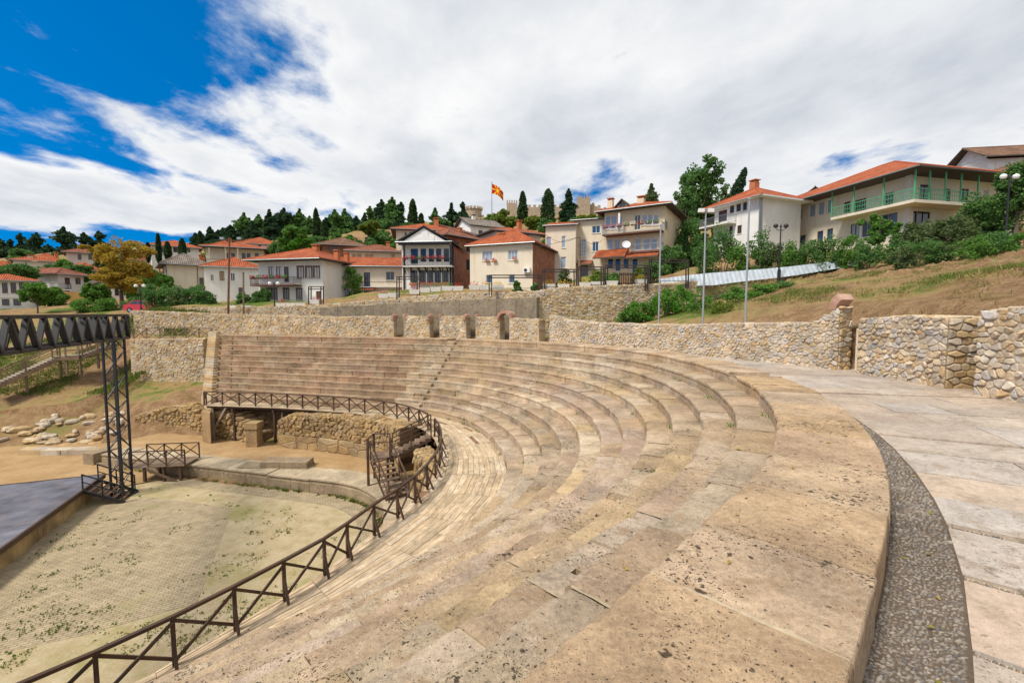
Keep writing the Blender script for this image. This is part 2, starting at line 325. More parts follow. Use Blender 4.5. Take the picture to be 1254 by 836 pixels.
        tr = k.n('ShaderNodeBsdfTranslucent'); k.l(c, tr.inputs[0]); ms = k.n('ShaderNodeMixShader'); ms.inputs[0].default_value = .38
        k.l(k.b.outputs[0], ms.inputs[1]); k.l(tr.outputs[0], ms.inputs[2]); k.l(ms.outputs[0], k.out.inputs[0])
    stone_mat('bark', [(.13,.095,.07), (.17,.13,.10)], (.6, 1.2), 12, bump=.8)
    # ground: bare earth, dry grass and green grass in patches, bare where it is steep
    k = NB('ground'); n1 = k.noise(.16, 5, .6); n2 = k.noise(1.4, 7, .7); n3 = k.noise(9, 6, .7)
    earth = k.ramp(k.math('ADD', k.math('MULTIPLY', n2, .6), k.math('MULTIPLY', n3, .4)), [(.13,.072,.034,.34), (.27,.165,.085,.5), (.42,.285,.16,.66)]); dry = k.ramp(n2, [(.26,.18,.07,.3), (.42,.30,.13,.7)]); green = k.ramp(n3, [(.06,.10,.018,.3), (.14,.20,.035,.7)])
    up = k.n('ShaderNodeSeparateXYZ'); k.l(k.geo.outputs['True Normal'], up.inputs[0]); flat = k.mr(up.outputs[2], .86, .975)
    col = k.mix(k.math('MULTIPLY', flat, k.mr(n1, .40, .55)), earth, dry); col = k.mix(k.math('MULTIPLY', flat, k.mr(k.math('ADD', n1, k.math('MULTIPLY', n2, .5)), .74, .86)), col, green)
    k.bump(k.math('ADD', n3, k.math('MULTIPLY', n2, 1.5)), 1.0, .12); k.fin(col, .95, .1)
    k = NB('sand'); n2 = k.noise(.9, 7, .65); n3 = k.noise(12, 6, .7)
    k.bump(k.math('ADD', n3, n2), .6, .05); k.fin(k.mix(1.0, k.ramp(n2, [(.33,.205,.095,.3), (.46,.31,.16,.7)]), k.ramp(n3, [(.75,)*3+(.3,), (1.15,)*3+(.7,)]), 'MULTIPLY'), .95, .1)
    # orchestra: rows of small brick on a bed of sandy soil, moss and grass in the joints
    k = NB('brick_paving'); br = k.n('ShaderNodeTexBrick'); k.l(k.obj((1,1,1), (0,0,math.radians(-24))), br.inputs['Vector']); br.inputs['Scale'].default_value = 1.0
    br.inputs['Brick Width'].default_value = .24; br.inputs['Row Height'].default_value = .11; br.inputs['Mortar Size'].default_value = .014; br.inputs['Mortar Smooth'].default_value = .3; br.inputs['Color1'].default_value = (.42,.335,.215,1); br.inputs['Color2'].default_value = (.36,.29,.185,1); br.inputs['Mortar'].default_value = (.27,.205,.125,1)
    n1 = k.noise(.35, 5, .6); n2 = k.noise(2.6, 6, .7); n3 = k.noise(11, 6, .7)
    col = k.mix(1.0, br.outputs[0], k.ramp(n2, [(.7,)*3+(.3,), (1.2,)*3+(.7,)]), 'MULTIPLY')
    col = k.mix(k.math('MULTIPLY', k.mr(k.math('ADD', n1, k.math('MULTIPLY', n2, .35)), .74, .90), .5), col, k.ramp(n3, [(.16,.16,.045,.35), (.28,.25,.09,.65)]))
    k.bump(k.math('SUBTRACT', n3, k.math('MULTIPLY', br.outputs['Fac'], 2.0)), .6, .02); k.fin(col, .95, .1)
    k = NB('orchestra_soil'); n1 = k.noise(.35, 5, .6); n2 = k.noise(1.7, 7, .7); n3 = k.noise(13, 6, .7)
    col = k.ramp(n2, [(.31,.23,.12,.28), (.41,.325,.195,.5), (.48,.40,.27,.72)]); col = k.mix(k.math('MULTIPLY', k.mr(k.math('ADD', n1, k.math('MULTIPLY', n3, .5)), .72, .90), .65), col, k.ramp(n3, [(.16,.17,.04,.35), (.29,.26,.085,.65)]))
    k.bump(k.math('ADD', n3, n2), .6, .04); k.fin(col, .95, .1)
make_materials()
# ------------------------------------------------------------------ theatre plan: concentric rows, an arc with one straight wing
OX, OY, TA, RM = -10.44, 16.41, math.radians(74.84), 14.0
R0, TREAD, RISE, BENCH, WALK_Z = 17.44, .653, .352, 1.217, -.40
DECK_Z = -12*RISE; ORCH_Z = -7.2; S_TA = RM*TA
NX, NY = math.cos(TA), math.sin(TA)
S_TB = -10.9; TB = S_TB/RM; MX, MY = math.cos(TB), math.sin(TB)      # the near wing runs straight too, from here on
def pos(s, r, z=0.0):
    if s < S_TB:
        L = s-S_TB; return Vector((OX-MY*L+MX*r, OY+MX*L+MY*r, z))
    if s <= S_TA:
        a = s/RM; return Vector((OX+r*math.cos(a), OY+r*math.sin(a), z))
    L = s-S_TA
    return Vector((OX-NY*L+NX*r, OY+NX*L+NY*r, z))
def normal(s):
    a = max(TB, min(s/RM, TA)); return Vector((math.cos(a), math.sin(a), 0))
def sr(x, y):
    dx, dy = x-OX, y-OY; a = math.atan2(dy, dx)
    if a < TB-math.pi*.62: a += 2*math.pi
    if a < TB: return S_TB+(-MY*dx+MX*dy), MX*dx+MY*dy
    if a <= TA: return RM*a, math.hypot(dx, dy)
    return S_TA+(-NY*dx+NX*dy), NX*dx+NY*dy
def shift(s, n): return sstep(3.5, 15, s)*lerp(-1.7, .9, n/11)     # the far wing's rows run a little closer together
def rfront(s, n): return R0-TREAD*n+shift(s, n)
def send(r): return S_TA+13.6+(r-11)*1.0                           # the oblique end of the far wing
S0 = -27.0
AISLES = [-2.3, 16.3]       # stair lanes
HOLES = {}
seating = thing('theatre_seating', 'curved rows of weathered stone seats of the ancient theatre', 'theatre seats', (OX, OY, DECK_Z))
def seat_block(s0, s1, n, fine, hole=None):
    m = MB(); gap = .009 if fine == 2 else .004; s0 += gap; s1 -= gap
    back = BENCH if n == 0 else None
    z = -n*RISE+random.gauss(0, .007); dr = random.gauss(0, .012); tilt = random.gauss(0, .006)
    nu = {2: max(6, int((s1-s0)/.09)), 1: max(3, int((s1-s0)/.25)), 0: max(2, int((s1-s0)/.6))}[fine]
    lip = [(0, -RISE-.06), (0, -.18), (.006, -.13), (-.016, -.11), (-.024, -.06), (-.014, -.026), (.012, -.009), (.06, 0)] if fine else [(0, -RISE-.06), (.002, -.10), (-.018, -.085), (-.016, -.006), (.012, 0)]
    w0 = rfront((s0+s1)/2, n)
    wb = (BENCH if n == 0 else rfront((s0+s1)/2, n-1)-w0+.07)
    nv = {2: max(5, int(wb/.09)), 1: 4, 0: 2}[fine]
    prof = lip+[((.06 if fine else .012)+(wb-(.072 if fine else .024))*j/nv, 0) for j in range(1, nv+1)]
    if n == 0: prof += [(wb-.004, -.012), (wb, -.03), (wb, WALK_Z-.06)]
    else: prof += [(wb, -.05)]
    P = []; worn = random.uniform(.6, 1.7)*(1.15 if n else .7)
    for i in range(nu+1):
        t = i/nu; s = lerp(s0, s1, t); r0 = rfront(s, n); row = []
        e = 1.0 if i in (0, nu) else 0.0
        if fine == 2 and i in (0, nu): s += (.004 if i == 0 else -.004)
        for (dx, dz) in prof:
            p = pos(s, r0+dr+dx, z+dz+tilt*(t-.5)*2)
            if fine and dz > -.2:
                k1 = nz(p.x*1.7, p.y*1.7, n*3.1); k2 = nz(p.x*6, p.y*6, p.z*6+n)
                edge = max(0, 1-abs(dx)/.12)
                if fine == 2: k2 += .6*nz(p.x*17, p.y*17, p.z*17)
                p.z += .010*k1*worn+.008*k2*worn-edge*worn*max(0, k2+.1*k1)*.055-(.003*worn+.001)*e
                if dx < .05: p += normal(s)*(.020*k2*worn+.03*worn*max(0, k1))
            row.append(p)
        P.append(row)
    k = len(m.v); mm = len(prof)
    m.grid(P, flip=True)
    if hole is not None and fine == 2:      # a square socket cut into the top
        hi = int(nu*hole[0]); hj = len(lip)-1+int(nv*hole[1]); hw = 1
        hj = min(hj, len(lip)-1+nv-hw-1); hi = min(max(1, hi), nu-hw-1)
        kill = {i*(mm-1)+j for i in range(hi, hi+hw) for j in range(hj, hj+hw)}
        m.f = [f for q, f in enumerate(m.f) if q not in kill]; m.uv = [None]*len(m.f)
        cs = [P[hi][hj], P[hi+hw][hj], P[hi+hw][hj+hw], P[hi][hj+hw]]; lo = [c-Vector((0,0,.13)) for c in cs]
        ring = [P[hi+a][hj] for a in range(hw)]+[P[hi+hw][hj+a] for a in range(hw)]+[P[hi+hw-a][hj+hw] for a in range(hw)]+[P[hi][hj+hw-a] for a in range(hw)]
        for a in range(len(ring)):
            b = (a+1) % len(ring); m.poly([ring[a], ring[b], ring[b]-Vector((0,0,.13)), ring[a]-Vector((0,0,.13))])
        m.poly([c-Vector((0,0,.13)) for c in ring][::-1])
    m.f.append(tuple(k+j for j in range(mm))); m.uv.append(None)
    m.f.append(tuple(k+nu*mm+mm-1-j for j in range(mm))); m.uv.append(None)
    return m
def make_seats():
    specs = []
    for n in range(12):
        end = send(rfront(45, n))
        if n > 0: end -= 1.0                # the end flight of steps lies between the rows and the parapet
        s = S0+random.uniform(-.6, 0)
        while s < end-.3:
            c = pos(s, rfront(s, n)+.4, -n*RISE); d = (c-Vector((0,0,CZ))).length
            f = RM/rfront(s, n) if S_TB < s < S_TA else 1.0        # keep real lengths on the smaller rings
            L = random.uniform(.85, 1.7)*f if n else random.uniform(1.0, 1.5)*f
            e = min(end, s+L)
            if n == 0:
                for al in AISLES:
                    if s < al-.3 < e: e = al-.3
                    if abs(s-(al-.3)) < .01: s = al+.3; e = s+L
            if end-e < .5: e = end
            c = pos((s+e)/2, rfront(s, n)+.3, -n*RISE)
            w = BENCH if n == 0 else TREAD
            specs.append((shows(c, math.sqrt((e-s)*(w*.5+RISE*.4))), s, e, n, d)); s = e
    specs.sort(key=lambda q: -q[0])
    tint = []
    for n in range(12): q = random.uniform(.86, 1.08); tint.append((q, q*random.uniform(.965, 1.0), q*random.uniform(.94, 1.04), 1))
    tint[0] = (1.0, .935, .90, 1)
    rest = MB(); rest2 = MB(); mort = MB(); k = 0
    for a, s, e, n, d in specs:
        fine = 2 if d < 11.5 and a > 0 else (1 if d < 26 else 0)
        hole = None
        if fine == 2 and n in (2, 3, 4, 5, 6, 7, 8, 9) and random.random() < .10 and e-s > .8: hole = (random.uniform(.2, .7), random.uniform(.05, .4))
        if a <= 0 and d > 3: fine = 0
        b = seat_block(s, e, n, fine, hole)
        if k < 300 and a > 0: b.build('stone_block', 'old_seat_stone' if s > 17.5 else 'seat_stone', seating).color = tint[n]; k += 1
        else:
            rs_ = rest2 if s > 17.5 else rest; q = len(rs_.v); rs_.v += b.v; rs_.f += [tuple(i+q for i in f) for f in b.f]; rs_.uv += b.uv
        if fine == 2:           # mortar in the joint
            r0 = rfront(e, n); wb = BENCH if n == 0 else TREAD; Pm = []
            for t in range(9):
                r = lerp(r0+.03, r0+wb-.01, t/8); z = -n*RISE-.010+.005*nz(r*9, e*5); a1, a2 = .014+.012*nz(r*7, e), .014+.012*nz(r*7, e+9); Pm.append([pos(e-a1, r, z), pos(e+a2, r, z)])
            mort.grid(Pm, flip=True)
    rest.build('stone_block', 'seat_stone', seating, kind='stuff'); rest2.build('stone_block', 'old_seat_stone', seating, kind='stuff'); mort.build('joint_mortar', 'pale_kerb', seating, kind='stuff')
    # half-height steps in the stair lanes and along the far end
    for n in range(0, 12):
        for a in AISLES+[None]:
            if n == 0 and a is None or n and a == AISLES[0]: continue
            r = rfront(a if a is not None else 45, n)
            if n == 0:
                m = MB(); s0, s1 = a-.3, a+.3; m.hexa([pos(s0, r+.02, -RISE-.05), pos(s0, r+BENCH, -RISE-.05), pos(s1, r+BENCH, -RISE-.05), pos(s1, r+.02, -RISE-.05)], [pos(s0, r+.02, -.18), pos(s0, r+BENCH, -.2), pos(s1, r+BENCH, -.2), pos(s1, r+.02, -.18)]); m.build('stair_step', 'seat_stone', seating); continue
            for lev in ((0,) if a is not None else (0, 1)):
                if a is not None: s0, s1 = a-.38*RM/r, a+.38*RM/r
                else: s1 = send(r)-.02; s0 = s1-.99
                m = MB(); rin = r+TREAD*(.50 if lev == 0 else 0)+.01; rb = rfront(s0 if a is not None else 45, n-1)+.03
                if a is None and lev == 1: zt = -n*RISE
                else: zt = -n*RISE+RISE*.5
                if a is not None: rin = rb-.03-TREAD*.45
                zb = -n*RISE-.05 if a is not None else -(n+1)*RISE-.05
                jj = random.gauss(0, .008)
                m.hexa([pos(s0, rin, zb), pos(s0, rb, zb), pos(s1, rb, zb), pos(s1, rin, zb)], [pos(s0, rin+.01, zt+jj), pos(s0, rb, zt+jj), pos(s1, rb, zt+jj), pos(s1, rin+.01, zt+jj)])
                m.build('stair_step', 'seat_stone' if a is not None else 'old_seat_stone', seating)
    # solid core under the rows
    m = MB(); ss = [lerp(S0, 44.0, i/110) for i in range(111)]
    P = []
    for s in ss:
        row = []
        for n in range(11, -1, -1):
            row.append(pos(min(s, send(rfront(45, n))+.1), rfront(min(s, 45), n)+.04, -(n+1)*RISE-.02)); row.append(pos(min(s, send(rfront(45, n))+.1), rfront(min(s, 45), n)+.06, -n*RISE-.12))
        P.append(row)
    m.grid(P, flip=True); m.build('packing', 'mortar', seating)
make_seats()
def make_parapet():      # stepped coping wall that closes the far wing
    p = thing('end_wall', 'stepped stone coping wall closing the far end of the seats', 'wall', tuple(pos(send(11), 10.6, -7.0)))
    for n in range(12, -1, -1):
        for h in (0, 1):
            r = R0-1.7-(TREAD-.236)*n+(TREAD-.236)*.5*h
            s = send(r); zt = -n*RISE+RISE*.5*h+.10+random.gauss(0, .01)
            m = MB(); d = .23; a0 = s+.02; a1 = s+1.25; zb = zt-.42
            m.hexa([pos(a0, r-d, zb), pos(a0, r+d-.02, zb), pos(a1, r+d+.35, zb), pos(a1, r-d+.35, zb)], [pos(a0, r-d, zt), pos(a0, r+d-.02, zt), pos(a1, r+d+.35, zt), pos(a1, r-d+.35, zt)])
            m.build('coping_block', 'rubble_stone', p)
    m = MB(); rs = [9.0+i*.5 for i in range(17)]
    for a in (0, 1):
        pass
    lo, hi = [], []
    prof = [(pos(send(r)+.10, r), min(-.1, -(R0-1.7-r)/(TREAD-.236)*RISE-.12), pos(send(r)+1.15, r+.3)) for r in rs]
    for i in range(len(prof)-1):
        (a, za, b), (c, zc, d) = prof[i], prof[i+1]
        if za < -7: za = -4.6
        if zc < -7: zc = -4.6
        za = max(za, -4.6); zc = max(zc, -4.6)
        m.hexa([(a.x, a.y, -8), (c.x, c.y, -8), (d.x, d.y, -8), (b.x, b.y, -8)], [(a.x, a.y, za), (c.x, c.y, zc), (d.x, d.y, zc), (b.x, b.y, za)])
    m.build('core', 'ruin_stone', p)
make_parapet()
# ------------------------------------------------------------------ timber deck in front of the lowest row, its railing
RAIL_SR = [(-27, 9.85), (-15.7, 9.85), (-14.7, 9.83), (-13.85, 9.56), (-13.2, 9.42), (-12.36, 9.22), (-11.55, 8.98), (-10.74, 8.66), (-9, 8.1), (-5.86, 7.8), (-2.05, 7.6), (2.34, 7.62), (6.31, 7.95), (9.78, 8.5), (13.44, 9.1), (18.7, 10.1), (20.73, 10.35), (25.76, 10.35), (29, 9.95), (31.2, 9.5)]
_rs = np.array(RAIL_SR)
def rrail(s):
    return float(sum(np.interp(s+d, _rs[:,0], _rs[:,1]) for d in (-1.2, -.6, 0, .6, 1.2))/5)
def rdeck(s): return rfront(s, 11)+.03
def make_deck():
    deck = thing('timber_deck', 'pale timber walkway deck curving below the lowest seat row', 'deck', tuple(pos(0, 8.5, DECK_Z)))
    s = -26.0; panels = []
    while s < 31.0:
        near = proj(pos(s, 9, DECK_Z)); L = 2.9; panels.append((s, min(s+L, 31.0))); s += L
    for (a, b) in panels:
        nb = 13
        for j in range(nb):
            t0, t1 = j/nb, (j+1)/nb
            def q(s, t): return pos(s, lerp(rrail(s)-.12, rdeck(s), t), 0)
            c = [q(a, t0), q(b, t0), q(b, t1), q(a, t1)]
            wv = (c[2]-c[1]).normalized()*.006; lv = (c[1]-c[0]).normalized()*.008
            c = [c[0]+wv+lv, c[1]+wv-lv, c[2]-wv-lv, c[3]-wv+lv]
            n = 1 if random.random() < .5 else 2
            cut = random.uniform(.3, .7)
            parts = [(0, 1)] if n == 1 else [(0, cut-.002), (cut+.002, 1)]
            for (u0, u1) in parts:
                p0, p1, p2, p3 = c[0].lerp(c[1], u0), c[0].lerp(c[1], u1), c[3].lerp(c[2], u1), c[3].lerp(c[2], u0)
                zz = DECK_Z+random.uniform(-.006, .006); base = [Vector((p.x, p.y, zz-.045)) for p in (p0, p1, p2, p3)]; top = [Vector((p.x, p.y, zz)) for p in (p0, p1, p2, p3)]
                ctr = sum(top, Vector())/4; d = (p1-p0).normalized(); ang = math.atan2(d.y, d.x); R = Matrix.Rotation(-ang, 3, 'Z')
                m = MB(); m.hexa([R@(v-ctr) for v in base], [R@(v-ctr) for v in top])
                patch = random.random() < .022
                o = m.build('plank', 'patch_wood' if patch else 'deck_wood', None, keep=True)
                o.parent = deck; o.location = ctr-WL[deck.name]; o.rotation_euler = (0, 0, ang)
        for t in (.06, .5, .94):
            def q2(s): return pos(s, lerp(rrail(s), rdeck(s), t), DECK_Z-.13)
            stick('joist', q2(a), q2(b), .09, .16, 'rail_wood', deck)
        stick('crossbeam', pos(a, rrail(a)-.1, DECK_Z-.28), pos(a, rdeck(a), DECK_Z-.28), .12, .14, 'rail_wood', deck)
        if a > -1:
            for t in (.05, .55):
                p = pos(a, lerp(rrail(a), rdeck(a), t), 0); stick('post', (p.x, p.y, DECK_Z-.3), (p.x, p.y, ORCH_Z+.2), .13, .13, 'rail_wood', deck, up=normal(a))
    return deck
make_deck()
STAIR_S = (9.0, 10.9)        # the gap in the railing where the wooden stair goes down
def make_railing():
    rl = thing('deck_railing', 'dark brown timber railing with crossed braces along the deck edge', 'railing', tuple(pos(0, rrail(0), DECK_Z)))
    H = .88; s = -21.0; st = []
    while s < 31.0:
        st.append(s); s += 1.10*RM/rrail(s) if S_TB < s < S_TA else (1.15 if s > 0 else .98)
    st.append(31.1)
    for i, s in enumerate(st):
        p = pos(s, rrail(s), 0)
        stick('post', (p.x, p.y, DECK_Z-.05), (p.x, p.y, DECK_Z+H-.03), .065, .065, 'rail_wood', rl, up=normal(s))
        if s < 14:
            b = pos(s, rrail(s)+.22, 0); stick('strut', (b.x, b.y, DECK_Z+.02), (p.x, p.y, DECK_Z+H*.62), .05, .05, 'rail_wood', rl)
        if i+1 == len(st): break
        e = st[i+1]; q = pos(e, rrail(e), 0)
        if STAIR_S[0] < (s+e)/2 < STAIR_S[1]: continue
        up = Vector((0,0,1)); off = normal(s)*.036
        stick('handrail', (p.x, p.y, DECK_Z+H), (q.x, q.y, DECK_Z+H), .075, .06, 'rail_wood', rl)
        stick('brace', Vector((p.x, p.y, DECK_Z+.10))+off, Vector((q.x, q.y, DECK_Z+H-.07))+off, .035, .055, 'rail_wood', rl)
        stick('brace', Vector((p.x, p.y, DECK_Z+H-.07))-off, Vector((q.x, q.y, DECK_Z+.10))-off, .035, .055, 'rail_wood', rl)
make_railing()
# ------------------------------------------------------------------ walkway, gutter of set pebbles
def make_walkway():
    wk = MB(); ss = [lerp(-21, 46, i/120) for i in range(121)]
    P = [[pos(s, rfront(min(s,60), 0)+BENCH-.25, WALK_Z-.03), pos(s, 25.2, WALK_Z-.03)] for s in ss]
    wk.grid(P, flip=True)
    wroot = tag(wk.build('walkway', 'mortar'), kind='structure')
    g = MB(); GW = .47; ss = [lerp(-19.5, 14, i/130) for i in range(131)]
    P = [[pos(s, R0+shift(s, 0)+BENCH-.02, WALK_Z-.012), pos(s, R0+shift(s, 0)+BENCH+GW*.5, WALK_Z-.03), pos(s, R0+shift(s, 0)+BENCH+GW+.05, WALK_Z-.012)] for s in ss]
    g.grid(P, flip=True); gt = tag(g.build('gutter', 'gutter_bed'), kind='structure')
    # pebbles set in the gutter and in the wide joints
    pb = MB()
    def pebble(c, a, b, h, ang, tx):
        k = len(pb.v); n = 6; ca, sa = math.cos(ang), math.sin(ang)
        for (f, z) in ((1, 0), (.78, .62), (0, 1)):
            if f == 0: pb.v.append((c.x, c.y, c.z+h)); continue
            for i in range(n):
                t = 2*math.pi*i/n; x, y = a*f*math.cos(t), b*f*math.sin(t)
                pb.v.append((c.x+x*ca-y*sa, c.y+x*sa+y*ca, c.z+h*z))
        for i in range(n):
            j = (i+1) % n; pb.f += [(k+i, k+j, k+n+j, k+n+i), (k+n+i, k+n+j, k+2*n)]; pb.uv += [None, None]
    s = -13.5
    while s < -1.0:
        r = R0+BENCH+.02; d = pos(s, r).length; st = .036 if d < 6 else .05
        while r < R0+BENCH+GW+.01:
            t = (r-R0-BENCH)/GW; zz = WALK_Z-.022-.014*math.sin(math.pi*min(1, max(0, t)))
            pebble(pos(s+random.uniform(-.012, .012), r+random.uniform(-.008, .008), zz), st*random.uniform(.40, .85), st*random.uniform(.24, .42), st*random.uniform(.35, .75), s/RM+random.gauss(.9, .5), 0)
            r += st*.78*random.uniform(.85, 1.2)
        s += st*.78
    # slabs: rings of large flags between radial joints
    slabs = []; s = -14.2; ri = R0+BENCH+GW+.03
    while s < 30:
        L = random.uniform(.62, .95) if s < 8 else random.uniform(1.2, 1.8); e = s+L
        wide = random.random() < .33 and s < 0
        r = ri+shift(s, 0); far = 24.4
        while r < far-.2:
            w = random.uniform(1.1, 2.2); r1 = min(far, r+w)
            if far-r1 < .6: r1 = far
            c = pos((s+e)/2, (r+r1)/2, WALK_Z); slabs.append((shows(c, math.sqrt((r1-r)*L*.3)), s, e, r, r1)); r = r1
        if wide:
            j = .075; rr = ri+.02
            while rr < 23:
                for q in range(2):
                    pebble(pos(e+.02+q*.032+random.uniform(-.006, .006), rr, WALK_Z-.03), random.uniform(.014, .022), random.uniform(.010, .016), random.uniform(.014, .024), random.uniform(0, 3.1), 0)
                rr += random.uniform(.026, .036)
            e += j
        s = e
    slabs.sort(key=lambda q: -q[0])
    for i, (a, s, e, r, r1) in enumerate(slabs):
        near = a > 60
        m = MB(); zt = WALK_Z+random.gauss(0, .004); g_ = .007
        nu, nv = (6, 10) if near else (1, 1)
        P = []
        for ii in range(nu+1):
            row = []
            for jj in range(nv+1):
                p = pos(lerp(s, e, ii/nu)+(g_ if ii == 0 else -g_ if ii == nu else 0), lerp(r, r1, jj/nv)+(g_ if jj == 0 else -g_ if jj == nv else 0), zt)
                if near: p.z += .006*nz(p.x*2.5, p.y*2.5, s)-(.006 if ii in (0, nu) or jj in (0, nv) else 0); p += normal(s)*0.006*nz(p.x*7, p.y*7, 3)
                row.append(p)
            P.append(row)
        m.grid(P, flip=True)
        rim = [P[ii][0] for ii in range(nu+1)]+[P[nu][jj] for jj in range(1, nv+1)]+[P[ii][nv] for ii in range(nu-1, -1, -1)]+[P[0][jj] for jj in range(nv-1, 0, -1)]
        for ii in range(len(rim)):
            b = (ii+1) % len(rim); m.poly([rim[b], rim[ii], rim[ii]-Vector((0,0,.05)), rim[b]-Vector((0,0,.05))])
        if i < 300: m.build('paving_slab', 'slab_stone', wroot)
        else: m.build('paving_slab', 'slab_stone', wroot)
    pb.build('pebbles', 'pebble', gt, kind='stuff', smooth=True)
make_walkway()
# ------------------------------------------------------------------ terrain
def rbf(pts):
    A = np.array(pts, float); n = len(A); D = np.sqrt(((A[:,None,:2]-A[None,:,:2])**2).sum(-1)+.25)
    K = np.zeros((n+3, n+3)); K[:n,:n] = -D; K[:n,n] = 1; K[:n,n+1:] = A[:,:2]/100; K[n,:n] = 1; K[n+1:,:n] = A[:,:2].T/100
    w = np.linalg.solve(K+np.diag([.02]*n+[0]*3), np.append(A[:,2], [0,0,0]))
    def f(X, Y):
        X = np.atleast_1d(np.asarray(X, float)); Y = np.atleast_1d(np.asarray(Y, float)); out = np.zeros(X.shape)
        for i in range(n): out -= w[i]*np.sqrt((X-A[i,0])**2+(Y-A[i,1])**2+.25)
        return out+w[n]+w[n+1]*X/100+w[n+2]*Y/100
    return f
def PX(l): return [tuple(at(*q)) for q in l]
LEFT = PX([(0,500,33.5), (0,470,36), (70,470,36), (125,472,37), (0,440,40), (70,438,40), (130,428,41), (0,418,44), (130,408,44), (0,397,50), (100,392,52), (0,380,62), (100,378,62), (-200,470,36), (-200,400,50)])
LOW = LEFT+[(-33,27,ORCH_Z), (-24,24,ORCH_Z), (-45,25,ORCH_Z), (-20,15,ORCH_Z), (-10,10,ORCH_Z), (-10,22,ORCH_Z), (-6,17,ORCH_Z), (-34,29.5,ORCH_Z+.05), (-22,27.5,ORCH_Z), (-30,30.4,ORCH_Z), (-27,30.6,ORCH_Z), (-24,30.2,ORCH_Z), (-22,29.6,ORCH_Z), (-19,28.5,ORCH_Z+.1), (-16,25.5,-6.9), (-9,25,-6.9), (-5,21.5,-6.9), (-4,15,-7.0), (-5,11,-7.0), (-40,10,ORCH_Z), (-30,5,ORCH_Z), (-15,3,-7)]+PX([(165,472,36.5), (205,472,36.4), (240,472,36), (240,500,31.5), (200,500,32.0), (170,500,32.3)])
UPP = LEFT+PX([(180,381,45), (240,380,46), (300,377,47), (180,377,55), (180,372,66), (300,371,52), (400,367,51), (500,356,51), (600,353,51), (700,349,50), (800,345,50), (250,369,72), (330,367,70), (250,342,90), (300,300,112), (430,345,80), (430,292,120), (550,325,85), (550,277,130), (650,312,92), (650,268,160), (720,262,190), (560,268,190), (430,285,180), (300,293,170), (50,355,95), (120,335,112), (20,318,150), (100,305,180), (180,300,170), (0,345,90),
    (1250,391,12.2), (1150,397,14.9), (1030,401,19.0), (920,402,23.6), (830,398,28.5), (740,395,33), (690,393,36), (1254,337,14.4), (1254,322,20), (1150,347,17.6), (1150,333,24), (1050,358,22), (1050,341,29), (950,367,27), (950,350,35), (900,377,28.3), (880,348,39), (820,352,40), (1254,302,34), (1150,312,36), (1050,319,40), (950,331,44), (1254,285,45), (1150,300,43), (1105,302,45), (1000,306,52), (930,312,50), (870,319,51), (1254,262,62), (1200,262,75), (1000,285,72), (860,298,62), (900,287,78), (770,305,72), (830,287,95), (1254,255,100), (1050,275,110),
    (720,392,37), (790,392,38)])+[(20,-6,1.2), (30,2,4.5), (26,10,4.2), (45,15,8), (70,30,11), (120,60,16), (200,150,18), (-300,300,25), (0,420,40), (300,400,30), (-900,900,-10), (0,1500,-10), (900,900,10), (-120,80,-2), (-200,20,-12), (-80,-80,-14), (0,-60,-10), (80,-60,2), (-700,-500,-15), (700,-500,0), (16,-12,-.5), (22,-20,-1)]
f_low, f_upp = rbf(LOW), rbf(UPP)
WALL_SR = [(-16, 24.2), (-3.16, 23.92), (-2.38, 23.7), (-1.79, 23.7), (.1, 23.52), (.58, 23.3), (3.14, 22.08), (6.41, 20.83), (8.77, 20.35), (12.28, 20.6), (15.27, 21.3), (20, 22.3), (24.32, 22.6), (41.5, 20.9), (52, 18.6)]
_ws = np.array(WALL_SR)
def rwall(s): return float(np.interp(s, _ws[:,0], _ws[:,1]))
FOOT = []      # house footprints: the ground is levelled under and before them
TERR = [tuple(at(px, 400, Y))[:2] for px, Y in ((120, 46.9), (240, 46.2), (392, 44.5), (450, 43.9), (520, 42.2), (590, 39.9), (657, 37.5), (700, 36.9), (760, 37.5), (810, 38.5), (860, 39.9), (930, 41.2))]
